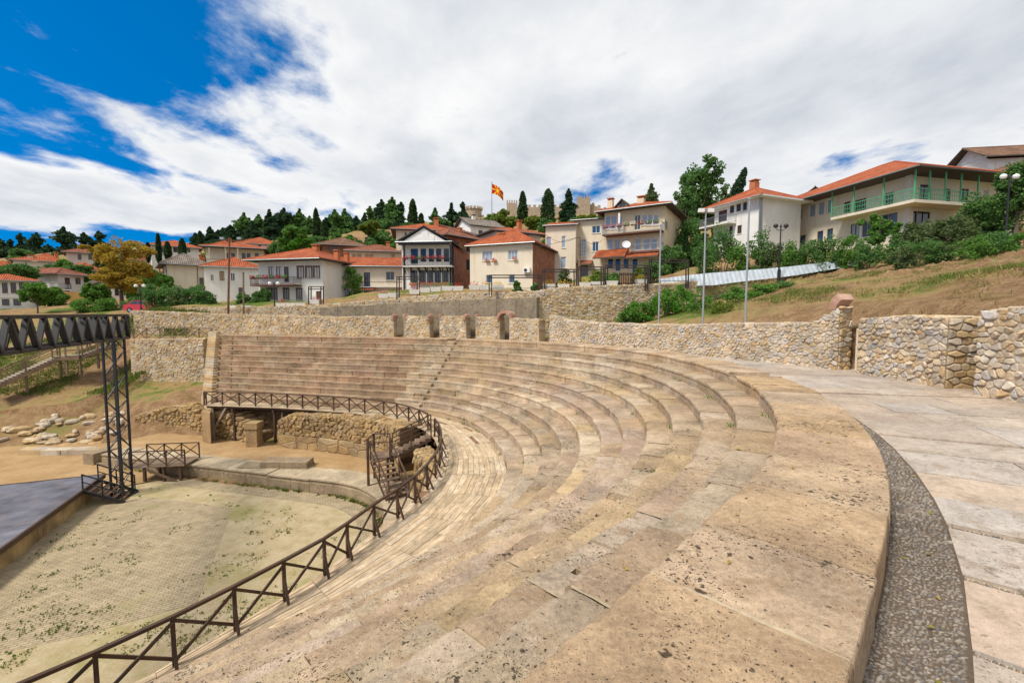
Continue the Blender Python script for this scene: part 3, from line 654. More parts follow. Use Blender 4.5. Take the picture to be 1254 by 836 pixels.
def make_ground():
    def axis(lo, hi, fl, fh, st, g):
        a = list(np.arange(fl, fh+.01, st)); d = st; v = fh
        while v < hi: d *= g; v += d; a.append(v)
        d = st; v = fl; b = []
        while v > lo: d *= g; v -= d; b.append(v)
        return b[::-1]+a
    xs = axis(-2500, 2500, -48, 48, .5, 1.11); ys = axis(-1500, 3500, -6, 66, .5, 1.11)
    xs = [v for v in xs if not 8 < v < 40]+list(np.arange(8.05, 40, .2)); ys = [v for v in ys if not 6 < v < 40]+list(np.arange(6.05, 40, .2)); xs.sort(); ys.sort()
    m = MB(); V = []
    X, Y = np.meshgrid(xs, ys, indexing='ij'); X = X.ravel(); Y = Y.ravel(); FL = f_low(X, Y); FU = f_upp(X, Y)
    for (ax, ay, ex, ey, nx, ny_, w, d, g) in FOOT:
        U = (X-ax)*ex+(Y-ay)*ey; W_ = (X-ax)*nx+(Y-ay)*ny_
        D = np.hypot(np.maximum(0, np.maximum(-U, U-w)), np.maximum(0, np.maximum(-W_-1.0, W_-d)))
        FU = np.minimum(FU, np.maximum(g-.06, g-.06+(D-1.0)*.55))
    tx = [q[0] for q in TERR]; ty = [q[1] for q in TERR]; YW = np.interp(X, tx, ty); CAP = np.interp(X, [tx[0], tx[6], tx[8], tx[10], tx[11]], [-.3, -.2, .9, 2.6, 4.5])
    inb = (X > tx[0]) & (X < tx[-1]) & (Y < YW+.25); FU = np.where(inb, np.minimum(FU, CAP), FU)
    k = 0
    for x in xs:
        for y in ys:
            x = float(x); y = float(y); s, r = sr(x, y); z = None
            if -26 < s and r < 26:
                if s < send(max(r, 9))+.9:
                    if r < rfront(min(s, 45), 11): z = min(FL[k], DECK_Z-.6 if r > 5.2 else ORCH_Z-.12)
                    elif r < rfront(min(s, 45), 0)+.3: z = -(R0-r)/TREAD*RISE-1.6
                    elif r < rwall(s)+(1.2 if -.15 < s < .85 or -2.6 < s < -1.7 else .7): z = WALK_Z-.12
                elif r < rwall(s) and s < 50 and y > 37.7 and x > -32.2: z = -.35
            if z is None:
                pocket = (x > -32.2 and y < 37.7 and s > 20) or (r < 17 and s < -20) or (y < 33 and x < -18)
                z = FL[k] if pocket else FU[k]
                if pocket and (x < -10 and y < 22 or y < 26 and x < -19): z = min(z, ORCH_Z-.08)
                d = math.hypot(x, y); b = nz(x*.35, y*.35)*.22+nz(x*1.1, y*1.1, 5)*.10
                if 10 < x < 48 and 6 < y < 44: b = b*1.2+.20*nz(x*2.3, y*2.3, 9)-.30*abs(nz(x*.9+y*.3, y*.6, 1))+.15*nz(x*4.5, y*4.5, 2)+.09*nz(x*9, y*9, 6)
                if z > ORCH_Z+.3 and not inb[k]: z += b*(1 if d < 120 else 3)
            V.append((x, y, z)); k += 1
    ny = len(ys); F = []
    for i in range(len(xs)-1):
        for j in range(ny-1): F.append((i*ny+j, (i+1)*ny+j, (i+1)*ny+j+1, i*ny+j+1))
    m.v = V; m.f = F; m.uv = [None]*len(F)
    tag(m.build('ground', 'ground', smooth=True, keep=True), kind='structure')
# ------------------------------------------------------------------ rubble walls: every stone a cell of its own, pushed out of the mortar
def clip(poly, px, py, nx, ny):
    out = []; n = len(poly)
    for i in range(n):
        a, b = poly[i], poly[(i+1) % n]; da = (a[0]-px)*nx+(a[1]-py)*ny; db = (b[0]-px)*nx+(b[1]-py)*ny
        if da <= 0: out.append(a)
        if (da < 0 < db) or (db < 0 < da):
            t = da/(da-db); out.append((a[0]+(b[0]-a[0])*t, a[1]+(b[1]-a[1])*t))
    return out
class Path:
    def __init__(s, pts):
        s.p = [Vector((p[0], p[1], 0)) for p in pts]; s.c = [0]
        for a, b in zip(s.p, s.p[1:]): s.c.append(s.c[-1]+(b-a).length)
        s.L = s.c[-1]
    def at(s, t):
        for i in range(len(s.p)-1):
            if t <= s.c[i+1] or i == len(s.p)-2:
                d = (s.p[i+1]-s.p[i]); l = d.length; d = d/l
                return s.p[i]+d*(t-s.c[i]), Vector((d.y, -d.x, 0))     # normal to the right of the way along the path
def cells(S, zb, zt, w, h, jit=.38):
    zmin = min(zb(S*i/20) for i in range(21)); zmax = max(zt(S*i/20) for i in range(21))
    nr = max(1, round((zmax-zmin)/h)); nc = max(1, round(S/w)); hh = (zmax-zmin)/nr; ww = S/nc; seeds = {}
    for j in range(nr):
        for i in range(nc):
            x = (i+.5+(.25 if j % 2 else -.25)+random.uniform(-jit, jit))*ww; z = zmin+(j+.5+random.uniform(-jit, jit)*.9)*hh
            x = min(S-.02, max(.02, x))
            if zb(x)-.3*hh < z < zt(x)-.12*hh and random.random() > .2: seeds[(i, j)] = (x, z)
    out = []
    for (i, j), (x, z) in seeds.items():
        pl = [(max(0, x-1.8*ww), max(zb(x), z-1.8*hh)), (min(S, x+1.8*ww), max(zb(x), z-1.8*hh)), (min(S, x+1.8*ww), min(zt(x), z+1.8*hh)), (max(0, x-1.8*ww), min(zt(x), z+1.8*hh))]
        for di in (-2,-1,0,1,2):
            for dj in (-2,-1,0,1,2):
                q = seeds.get((i+di, j+dj))
                if q is None or (di == 0 and dj == 0): continue
                a = ww/hh; dx, dz = q[0]-x, (q[1]-z)*a*a
                pl = clip(pl, (x+q[0])/2, (z+q[1])/2, dx, dz)
                if len(pl) < 3: break
            if len(pl) < 3: break
        if len(pl) >= 3: out.append(pl)
    return out
def stone_from(m, pl, f3, gap, b, soft=.24, bury=0.0):
    cx = sum(p[0] for p in pl)/len(pl); cz = sum(p[1] for p in pl)/len(pl)
    P = []
    for a in range(len(pl)):            # soften corners: a point near every corner on both edges
        p, q = pl[a], pl[(a+1) % len(pl)]; l = math.hypot(q[0]-p[0], q[1]-p[1])
        if l < .03: P.append(((p[0]+q[0])/2, (p[1]+q[1])/2)); continue
        for t in (soft, 1-soft): P.append((p[0]+(q[0]-p[0])*t, p[1]+(q[1]-p[1])*t))
    if len(P) < 3: return
    r = max(.04, sum(math.hypot(p[0]-cx, p[1]-cz) for p in P)/len(P)); g = max(.55, 1-gap/r); n = len(P); k = len(m.v)
    tx, tz = random.gauss(0, .10)*b/r, random.gauss(0, .10)*b/r
    for (sc, o) in ((1.0, -.03-bury), (.95, b*.55-bury), (.72, b-bury)):
        for p in P:
            x, z = cx+(p[0]-cx)*g*sc, cz+(p[1]-cz)*g*sc
            m.v.append(tuple(f3(x, z, o+((x-cx)*tx+(z-cz)*tz)*3*(sc < 1))))
    for ring in (0, 1):
        for i in range(n):
            j = (i+1) % n; m.f.append((k+ring*n+i, k+ring*n+j, k+(ring+1)*n+j, k+(ring+1)*n+i)); m.uv.append(None)
    m.f.append(tuple(k+2*n+i for i in range(n))); m.uv.append(None)
def lump(m, c, rx, ry, rz, ang=None, seed=None):
    ang = random.uniform(0, 6.3) if ang is None else ang; sd = random.uniform(0, 99) if seed is None else seed
    k = len(m.v); n = 7; ca, sa = math.cos(ang), math.sin(ang)
    for (f, z) in ((.72, -1), (1.0, -.35), (.96, .45), (.62, .95)):
        for i in range(n):
            t = 2*math.pi*i/n; q = f*(1+.28*nz(math.cos(t)*1.3+sd, math.sin(t)*1.3, z+sd)); x, y = rx*q*math.cos(t), ry*q*math.sin(t)
            m.v.append((c[0]+x*ca-y*sa, c[1]+x*sa+y*ca, c[2]+rz*(z+.25*nz(x*3+sd, y*3))))
    for a in range(3):
        for i in range(n):
            j = (i+1) % n; m.f.append((k+a*n+i, k+a*n+j, k+(a+1)*n+j, k+(a+1)*n+i)); m.uv.append(None)
    m.f.append(tuple(k+3*n+i for i in range(n))); m.f.append(tuple(k+n-1-i for i in range(n))); m.uv += [None, None]
def merge(a, b):
    q = len(a.v); a.v += b.v; a.f += [tuple(i+q for i in f) for f in b.f]; a.uv += b.uv
def rubble(root, pts, zb, zt, cell, mat, core='mortar', thick=.6, nparts=0, bulge=.05, gap=.012, cap=True, aspect=1.3, both=False, jit=.38, name='stone', soft=.24, bury=.22):
    P = Path(pts); zb = zb if callable(zb) else (lambda s, v=zb: v); zt = zt if callable(zt) else (lambda s, v=zt: v)
    m = MB(); n = max(2, int(P.L/.5)); rows = []
    for i in range(n+1):
        t = P.L*i/n; c, nn = P.at(t); b = c-nn*thick; z0, z1 = zb(t)-.4, zt(t)-cell*.12
        rows.append([(c.x, c.y, z0), (c.x, c.y, z1), (b.x, b.y, z1), (b.x, b.y, z0)])
    m.grid(rows)
    for e in (0, n): m.f.append(tuple(len(m.v)-4*(n+1)+e*4+i for i in range(4))); m.uv.append(None)
    m.build('core', core, root)
    lst = []
    faces = [1] if not both else [1, -1]
    for side in faces:
        def f3(x, z, o):
            c, nn = P.at(min(max(x, 0), P.L)); q = c+nn*(o if side > 0 else -thick-o); return Vector((q.x, q.y, z))
        for pl in cells(P.L, zb, zt, cell*aspect, cell, jit):
            b = MB(); stone_from(b, pl, f3, gap, bulge*random.uniform(.35, 1.6), soft, bulge*bury)
            if not b.v: continue
            c = Vector(b.v[0]); area = abs(sum(pl[i][0]*pl[(i+1) % len(pl)][1]-pl[(i+1) % len(pl)][0]*pl[i][1] for i in range(len(pl))))/2
            lst.append((shows(c, math.sqrt(area)) if side > 0 else 0, b))
    if cap:
        t = 0
        while t < P.L:
            l = cell*random.uniform(.7, 1.6); c, nn = P.at(min(P.L, t+l/2)); ang = math.atan2(nn.x, -nn.y)+random.gauss(0, .15)
            for q in ((.18, .5, .82) if thick > .55 else (.3, .75)):
                b = MB(); d = c-nn*(thick*q); h = cell*random.uniform(.22, .5); lump(b, (d.x, d.y, zt(min(P.L, t+l/2))+h*.15-cell*.1), l*.52, thick*.24, h, ang); lst.append((shows(d+Vector((0,0,zt(t))), cell*.7), b))
            t += l
    lst.sort(key=lambda q: -q[0]); rest = MB()
    for i, (a, b) in enumerate(lst):
        if i < nparts and a > 0: b.build(name, mat, root)
        else: merge(rest, b)
    if rest.v: rest.build(name, mat, root, kind='stuff')
    return P
def tops(P, lst):         # list of (px, py): the wall's top line, followed along the wall's own path
    lst = sorted(lst); X_ = [q[0] for q in lst]; Y_ = [q[1] for q in lst]; ts, zs = [], []
    for i in range(121):
        t = P.L*i/120; c, _n = P.at(t); q = proj((c.x, c.y, 1.0))
        if q is None: continue
        ts.append(t); zs.append(at(q[0], float(np.interp(q[0], X_, Y_)), c.y).z)
    return lambda t: float(np.interp(t, ts, zs))
def srpath(lst): return [tuple(pos(s, r))[:2] for s, r in lst]
def jag(f, a=.06, w=1.3, sd=0): return lambda t: f(t)+a*nz(t*w, sd*7.7, 2)
def make_walls():
    # the wall along the walkway, right of the seats, in three pieces
    wp = srpath([(12.28, 20.6), (11, 20.45), (8.77, 20.35), (6.41, 20.83), (4.8, 21.4), (3.14, 22.08), (1.8, 22.7), (.62, 23.3)])
    P = Path(wp); r1 = thing('rubble_wall', 'long curved rubble stone wall behind the seats, ending in a brick topped pier', 'wall', (*wp[0], WALK_Z))
    tp = jag(tops(P, [(672,386), (690,391), (723,395), (780,397), (836,398), (909,396), (992,396), (1012,388), (1022,379), (1027,377)]), .05)
    rubble(r1, wp, WALK_Z-.05, tp, .135, 'near_rubble', thick=.75, nparts=260, bulge=.05, gap=.006)
    c, nn = P.at(P.L); c2, n2 = P.at(P.L-.05); e = [tuple(c[:2]), tuple((c-nn*.75)[:2])]
    zt = tp(P.L); rubble(r1, e, WALK_Z-.05, zt, .2, 'rubble_stone', thick=.3, nparts=40, bulge=.05, cap=False, aspect=1.7, soft=.12, jit=.25)
    for i in range(6):       # brick springer of a lost arch on the pier
        m = MB(); a0 = math.radians(2+i*9); d = (c-c2).normalized()
        def arc(a, R): return c+nn*.05+d*(R0_-R*math.cos(a))+Vector((0,0,zt-.08+R*math.sin(a)))
        R0_ = .75; q = [arc(a0, .75), arc(a0+.145, .75), arc(a0+.145, .47), arc(a0, .47)]; q = [p-d*.42 for p in q]
        m.hexa(q, [p-nn*.78 for p in q]); m.build('brick', 'brick_red', r1)
    wp = srpath([(.2, 23.5), (-.6, 23.6), (-1.2, 23.68), (-1.82, 23.72)]); P = Path(wp)
    r2 = thing('rubble_wall', 'short rubble stone wall piece standing between the two doorway gaps', 'wall', (*wp[0], WALK_Z))
    tp = jag(tops(P, [(1054,391), (1090,388), (1149,388)]), .05, sd=2); rubble(r2, wp, WALK_Z-.05, tp, .15, 'near_rubble', thick=.95, nparts=220, bulge=.055, gap=.006)
    c, nn = P.at(0); rubble(r2, [tuple((c-nn*.95)[:2]), tuple(c[:2])], WALK_Z-.05, tp(0)-.03, .24, 'rubble_stone', thick=.3, nparts=0, bulge=.06, cap=False)
    c, nn = P.at(P.L); rubble(r2, [tuple(c[:2]), tuple((c-nn*.95)[:2])], WALK_Z-.05, tp(P.L)-.03, .2, 'rubble_stone', thick=.3, nparts=40, bulge=.06, cap=False, aspect=1.7, soft=.12, jit=.25)
    wp = srpath([(-2.42, 23.72), (-3.16, 23.9), (-4.5, 24.05), (-7, 24.2), (-10.5, 24.2)]); P = Path(wp)
    r3 = thing('rubble_wall', 'tall rubble stone wall beyond the last doorway gap with a raised top', 'wall', (*wp[0], WALK_Z))
    tq = tops(P, [(1190,398), (1198,393), (1208,382), (1225,378), (1254,377)]); rubble(r3, wp, WALK_Z-.05, jag(tq, .05, sd=5), .165, 'near_rubble', thick=.7, nparts=200, bulge=.06, gap=.006)
    c, nn = P.at(0); rubble(r3, [tuple((c-nn*.7)[:2]), tuple(c[:2])], WALK_Z-.05, tq(0)-.03, .24, 'rubble_stone', thick=.3, nparts=20, bulge=.05, cap=False)
    # panel closing the first doorway, from behind
    a, b = pos(.62, 24.0), pos(.06, 24.1); m = MB(); m.hexa([(a.x,a.y,WALK_Z-.1), (b.x,b.y,WALK_Z-.1), (b.x+.06,b.y+.05,WALK_Z-.1), (a.x+.06,a.y+.05,WALK_Z-.1)], [(a.x,a.y,1.25), (b.x,b.y,1.25), (b.x+.06,b.y+.05,1.25), (a.x+.06,a.y+.05,1.25)])
    tag(m.build('door_panel', 'cream_plaster'), 'plain cream panel closing the doorway gap beside the brick topped pier', 'door')
    # arcade wall behind the far wing
    ar = thing('arcade_wall', 'rubble stone wall with doorway arches above the far seats', 'wall', tuple(pos(24, 22.6, WALK_Z)))
    def spx(px):             # where along the arcade a picture column meets it
        best = None
        for i in range(1201):
            s = lerp(12.3, 56, i/1200); q = proj(pos(s, rwall(s), 0))
            if best is None or abs(q[0]-px) < best[0]: best = (abs(q[0]-px), s)
        return best[1]
    doors = [(611.5, 624.5), (570.5, 583), (526, 539), (482, 495)]
    edges = [660]+[x for d in doors for x in (d[1], d[0])]+[165]
    for i in range(0, len(edges), 2):
        s0, s1 = spx(edges[i]), spx(edges[i+1]); k = max(2, int((s1-s0)/.8)); pts = srpath([(lerp(s0, s1, j/k), rwall(lerp(s0, s1, j/k))) for j in range(k+1)])[::-1]
        P = Path(pts); tp = jag(tops(P, [(165,381), (300,386), (400,388), (480,388), (560,388), (605,389), (660,392)]), .08, sd=i)
        rubble(ar, pts, WALK_Z-.05, tp, .22, 'rubble_stone', thick=.7, nparts=0, bulge=.05)
        for e in (0, P.L):
            c, nn = P.at(e); m = MB()
            for q in range(9):
                z0 = WALK_Z+q*.2; dd = (.016 if e else -.016)*(1+.4*random.random()); t = nn.cross(Vector((0,0,1)))*(-dd)
                m.hexa([(c+nn*.03+t).to_tuple()[:2]+(z0,), (c+nn*.03-t*3).to_tuple()[:2]+(z0,), (c-nn*.7-t*3).to_tuple()[:2]+(z0,), (c-nn*.7+t).to_tuple()[:2]+(z0,)], [(c+nn*.03+t).to_tuple()[:2]+(z0+.19,), (c+nn*.03-t*3).to_tuple()[:2]+(z0+.19,), (c-nn*.7-t*3).to_tuple()[:2]+(z0+.19,), (c-nn*.7+t).to_tuple()[:2]+(z0+.19,)])
            m.build('jamb', 'rubble_stone', ar)
    for di, (d0, d1) in enumerate(doors):
        s0, s1 = spx(d1), spx(d0); sm = (s0+s1)/2; c = pos(sm, rwall(sm)+.3); nn = normal(sm); d = Vector((-nn.y, nn.x, 0)); half = (pos(s1, rwall(s1))-pos(s0, rwall(s0))).length/2+.02
        zs = at((d0+d1)/2, 391.5, c.y).z
        rng = range(0, 12) if di == 0 else [0, 1, 2, 9, 10, 11]
        for k in rng:
            a0, a1 = math.pi*k/12+.02, math.pi*(k+1)/12-.02; m = MB()
            q = [c-nn*.42+d*(math.cos(a)*R)+Vector((0,0,zs+math.sin(a)*R)) for a, R in ((a0, half), (a1, half), (a1, half+.22), (a0, half+.22))]
            m.hexa(q, [p+nn*.8 for p in q]); m.build('brick', 'brick_red', ar)
    # pieces of brick vault lying against the wall
    # concrete retaining wall, stone band above it and the stone retaining wall right of it
    def yp(l): return [tuple(at(px, 400, Y))[:2] for px, Y in l]
    pts = yp([(392, 43.3), (450, 42.6), (520, 40.7), (590, 38.2), (657, 35.9)]); P = Path(pts)
    cw = thing('concrete_wall', 'grey stained concrete retaining wall above the arcade', 'wall', (*pts[0], -.4)); tp = tops(P, [(392,377), (450,374), (500,370.5), (580,367), (657,364)])
    m = MB(); rows = []; n = 40
    for i in range(n+1):
        t = P.L*i/n; c, nn = P.at(t); b = c-nn*.5; rows.append([(c.x, c.y, -.5), (c.x, c.y, tp(t)), (b.x, b.y, tp(t)), (b.x, b.y, -.5)])
    m.grid(rows)
    for e in (0, n): m.f.append(tuple(e*4+i for i in range(4))); m.uv.append(None)
    m.build('concrete_panel', 'concrete', cw)
    for i in range(1, 12):        # buttress strips
        c, nn = P.at(P.L*i/12); z = tp(P.L*i/12); stick('shutter_joint', (c.x+nn.x*.012, c.y+nn.y*.012, -.4), (c.x+nn.x*.012, c.y+nn.y*.012, z-.05), .05, .03, 'concrete', cw, up=nn)
    pts = yp([(160, 46.6), (240, 46.0), (392, 44.3), (450, 43.7), (520, 42.0), (590, 39.7), (657, 37.3)]); P = Path(pts)
    sw = thing('terrace_wall', 'low rubble stone terrace wall under the planters and house fronts', 'wall', (*pts[0], -.4))
    rubble(sw, pts, .2, jag(tops(P, [(160,381), (200,379), (240,377), (330,376), (400,373), (470,367), (520,362), (560,359), (657,357)]), .04), .2, 'rubble_stone', thick=.6, bulge=.04)
    pts = yp([(657, 36.4), (700, 36.6), (760, 37.2), (810, 38.2), (860, 39.6), (985, 42)]); P = Path(pts)
    sw = thing('retaining_wall', 'high rubble retaining wall below the three storey house', 'wall', (*pts[0], -.4))
    rubble(sw, pts, .2, jag(tops(P, [(657,357), (690,352.5), (740,350), (800,348.5), (850,345), (985,336)]), .05, sd=4), .22, 'rubble_stone', thick=.6, bulge=.05)
    pts = yp([(655, 36.5), (655.5, 41)]); 
    # lower left retaining wall and the ruins under the deck
    pts = yp([(158, 37.4), (200, 37.2), (248, 36.9)]); P = Path(pts); sw = thing('retaining_wall', 'rubble retaining wall left of the seats below the fenced path', 'wall', (*pts[0], -4.2))
    rubble(sw, pts, -4.6, tops(P, [(158,416), (248,415)]), .2, 'rubble_stone', thick=.6, bulge=.045)
    pts = yp([(156, 31.6), (200, 31.2), (224, 30.8), (243, 30.4)]); P = Path(pts); sw = thing('ruin_wall', 'broken brown rubble ruin wall behind the small wooden bridge', 'ruin', (*pts[0], -7.2))
    rubble(sw, pts, -7.4, jag(tops(P, [(156,510), (175,506), (195,499), (222,497), (236,503), (243,520)]), .18, .9, 3), .23, 'ruin_stone', 'ruin_earth', bury=.2, thick=1.4, nparts=120, bulge=.09, gap=.02, jit=.45)
    pts = yp([(248, 29.6), (268, 29.3), (290, 28.8), (306, 28.2)]); P = Path(pts); sw = thing('ruin_wall', 'crumbled ruin pier of brown stones under the deck end', 'ruin', (*pts[0], -7.2))
    rubble(sw, pts, -7.4, jag(tops(P, [(248,522), (258,512), (268,503), (284,507), (298,522), (306,540)]), .2, 1.2, 5), .30, 'ruin_stone', 'ruin_earth', bury=.2, thick=1.6, nparts=80, bulge=.13, gap=.03, jit=.45)
    m = MB(); c = at(312, 546, 27.8); sw = thing('stone_pillar', 'squared stone pillar standing beside the dark opening under the deck', 'pillar', (c.x, c.y, -7.1))
    for z0, z1, w in ((-7.1, -6.3, .36), (-6.28, -5.45, .34), (-5.43, -5.05, .40)):
        b = MB(); b.box(c.x-w, c.x+w, c.y-w, c.y+w, z0, z1); b.build('stone_block', 'ruin_stone', sw)
    pts = yp([(335, 27.4), (380, 26.8), (425, 25.9), (462, 24.6), (486, 22.9)]); P = Path(pts); sw = thing('ruin_wall', 'ashlar ruin wall of big orange blocks under the curve of the deck', 'ruin', (*pts[0], -7.2))
    t2 = tops(P, [(335,516), (350,509), (400,510), (450,514), (486,524)])
    rubble(sw, pts, -7.4, lambda t: -5.75, .46, 'ruin_stone', 'ruin_earth', bury=.2, thick=1.0, nparts=110, bulge=.05, gap=.012, jit=.13, aspect=1.75, cap=False, soft=.07)
    pts2 = [tuple((P.at(P.L*i/8)[0]-P.at(P.L*i/8)[1]*.06).to_tuple()[:2]) for i in range(9)]
    rubble(sw, pts2, -5.76, jag(t2, .08, 1.2), .22, 'ruin_stone', 'ruin_earth', bury=.2, thick=1.2, nparts=120, bulge=.08, gap=.02, jit=.45)
    pts = yp([(505, 21.2), (522, 19.2), (534, 17.0), (536, 14.6)]); P = Path(pts); sw = thing('ruin_wall', 'brown earth and stone ruin behind the wooden stair', 'ruin', (*pts[0], -7.2))
    rubble(sw, pts, -7.4, -4.75, .32, 'ruin_stone', 'ruin_earth', bury=.2, thick=.8, nparts=100, bulge=.12, gap=.04, jit=.45)
make_walls()
# ------------------------------------------------------------------ orchestra floor, podium, stage
OZ = ORCH_Z
def sheet(name, pts, z, mat, parent=None, kind='structure'):
    m = MB(); m.poly([(p[0], p[1], z) for p in pts]); return tag(m.build(name, mat, parent), kind=kind if parent is None else None)
def make_orchestra():
    ring = [tuple(pos(s, 5.35))[:2] for s in np.linspace(-22, 40, 60)]
    out = [(-26, 23.5), (-40, 24), (-40, 3), (-14, 3)]
    sheet('orchestra_floor', ring+out, OZ, 'orchestra_soil')
    sheet('forecourt', [(-60, 31), (-60, 20), (-23, 20.5), (-18.5, 24.0), (-22, 29.5), (-30, 30.5)], OZ+.05, 'sand')
    br = [onz(*q, OZ)[:2] for q in ((286,622), (241,738), (100,778), (-60,812), (-160,780), (-40,690), (70,640), (130,618), (180,608))]
    sheet('brick_paving', br, OZ+.006, 'brick_paving')
    # raised ring path around the orchestra: real slabs
    m = MB(); rp = tag(sheet('ring_path', [tuple(pos(s, 5.30))[:2] for s in np.linspace(-9, 33, 60)]+[tuple(pos(s, 4.35))[:2] for s in np.linspace(33, -9, 60)], OZ+.010, 'brick_paving'))
    # podium wall with slab top: blocks along the arc, steps at its end
    pd = thing('podium', 'low curved stone podium wall with flat slabs around the orchestra', 'podium', tuple(pos(12, 5.6, OZ)))
    s = -8.0
    while s < 33.5:
        L = random.uniform(1.7, 2.6) if s < S_TA else random.uniform(.9, 1.5); e = min(34, s+L); m = MB(); h = -6.55+random.gauss(0, .012)
        n = 4
        P = [[pos(q, 5.4, OZ-.1), pos(q, 5.38, h-.16), pos(q, 5.42, h-.14), pos(q, 5.42, h), pos(q, 6.35, h), pos(q, 6.4, OZ-.1)] for q in [lerp(s+.01, e-.01, i/n) for i in range(n+1)]]
        m.grid(P, flip=True); k = 6
        for a in (0, n): m.f.append(tuple(a*k+i for i in range(k))); m.uv.append(None)
        m.build('podium_block', 'podium_stone', pd)
        m = MB(); P = [[pos(q, 5.36, h+.003), pos(q, 5.36, h+.075), pos(q, 6.9, h+.075), pos(q, 6.9, h+.003)] for q in [lerp(s+.015, e-.015, i/n) for i in range(n+1)]]
        m.grid(P, flip=True)
        for a in (0, n): m.f.append(tuple(a*4+i for i in range(4))); m.uv.append(None)
        m.build('podium_slab', 'pale_kerb', pd)
        s = e
    for i in range(4):
        m = MB(); a, b = 33.6+.0, 34.5; r0 = 5.4+i*.24
        m.hexa([pos(a, r0, OZ-.05), pos(a, 6.5, OZ-.05), pos(b, 6.5, OZ-.05), pos(b, r0, OZ-.05)], [pos(a, r0, OZ+.16*(i+1)), pos(a, 6.5, OZ+.16*(i+1)), pos(b, 6.5, OZ+.16*(i+1)), pos(b, r0, OZ+.16*(i+1))]); m.build('step', 'podium_stone', pd)
    m = MB(); a, b = 34.55, 35.4
    m.hexa([pos(a, 5.3, OZ-.05), pos(a, 6.7, OZ-.05), pos(b, 6.7, OZ-.05), pos(b, 5.3, OZ-.05)], [pos(a, 5.3, OZ+.72), pos(a, 6.7, OZ+.72), pos(b, 6.7, OZ+.72), pos(b, 5.3, OZ+.72)]); m.build('end_block', 'podium_stone', pd)
    # flat blocks lying behind the podium
    c = onz(345, 566, -6.3)
    bk = thing('stone_slabs', 'stack of two long flat stone slabs lying behind the podium', 'stones', (c.x, c.y, -6.6))
    for dx, w, z0, z1 in ((-.3, 1.9, -6.7, -6.42), (.3, 1.25, -6.41, -6.15)):
        m = MB(); m.box(c.x+dx-w, c.x+dx+w, c.y-.45, c.y+.45, z0, z1); m.build('stone_slab', 'podium_stone', bk)
    # sandy fill between podium and ruins
    P = []; m = MB()
    for i in range(60):
        s = lerp(-9, 36, i/59); row = []
        for j in range(9):
            t = j/8; r = lerp(6.3, rfront(min(s, 45), 11)+.4, t); p = pos(s, r, lerp(-6.53, -6.62, t)+.05*nz(s*.8, r*.9)); row.append(p)
        P.append(row)
    m.grid(P, flip=True); tag(m.build('earth_terrace', 'sand', smooth=True), kind='structure')
    # tufts of grass and weeds
    g = MB()
    def tuft(c, n, h, w):
        for _ in range(n):
            a = random.uniform(0, 6.3); b = a+random.gauss(0, .6); r = random.uniform(0, w); p = Vector((c.x+r*math.cos(a), c.y+r*math.sin(a), c.z)); hh = h*random.uniform(.5, 1.2)
            t = Vector((math.cos(b), math.sin(b), 0)); q = Vector((-t.y, t.x, 0))*.022*random.uniform(.6, 1.6)
            g.poly([p-q, p+q, p+t*hh*.5+Vector((0,0,hh))])
    tries = 0; cnt = 0
    while cnt < 650 and tries < 9000:
        tries += 1
        px, py = random.uniform(0, 470), random.uniform(596, 836); c = onz(px, py, OZ+.005)
        s, r = sr(c.x, c.y)
        if r > 5.3 and s > -20: continue
        if c.x < -18.6 and c.y > 14: continue
        d = nz(c.x*.45, c.y*.45, 7)+.5*nz(c.x*1.4, c.y*1.4, 3)
        if d < .08+random.uniform(-.12, .18): continue
        tuft(c, random.randint(3, 9), random.uniform(.03, .07), random.uniform(.05, .25)); cnt += 1
    for i in range(120):
        s = random.uniform(2, 34); tuft(pos(s, 5.28+random.gauss(0, .05), OZ+.01), 14, .13, .12)
    tag(g.build('weeds', 'grass'), 'tufts of short green weeds scattered over the orchestra floor', kind='stuff')
make_orchestra()
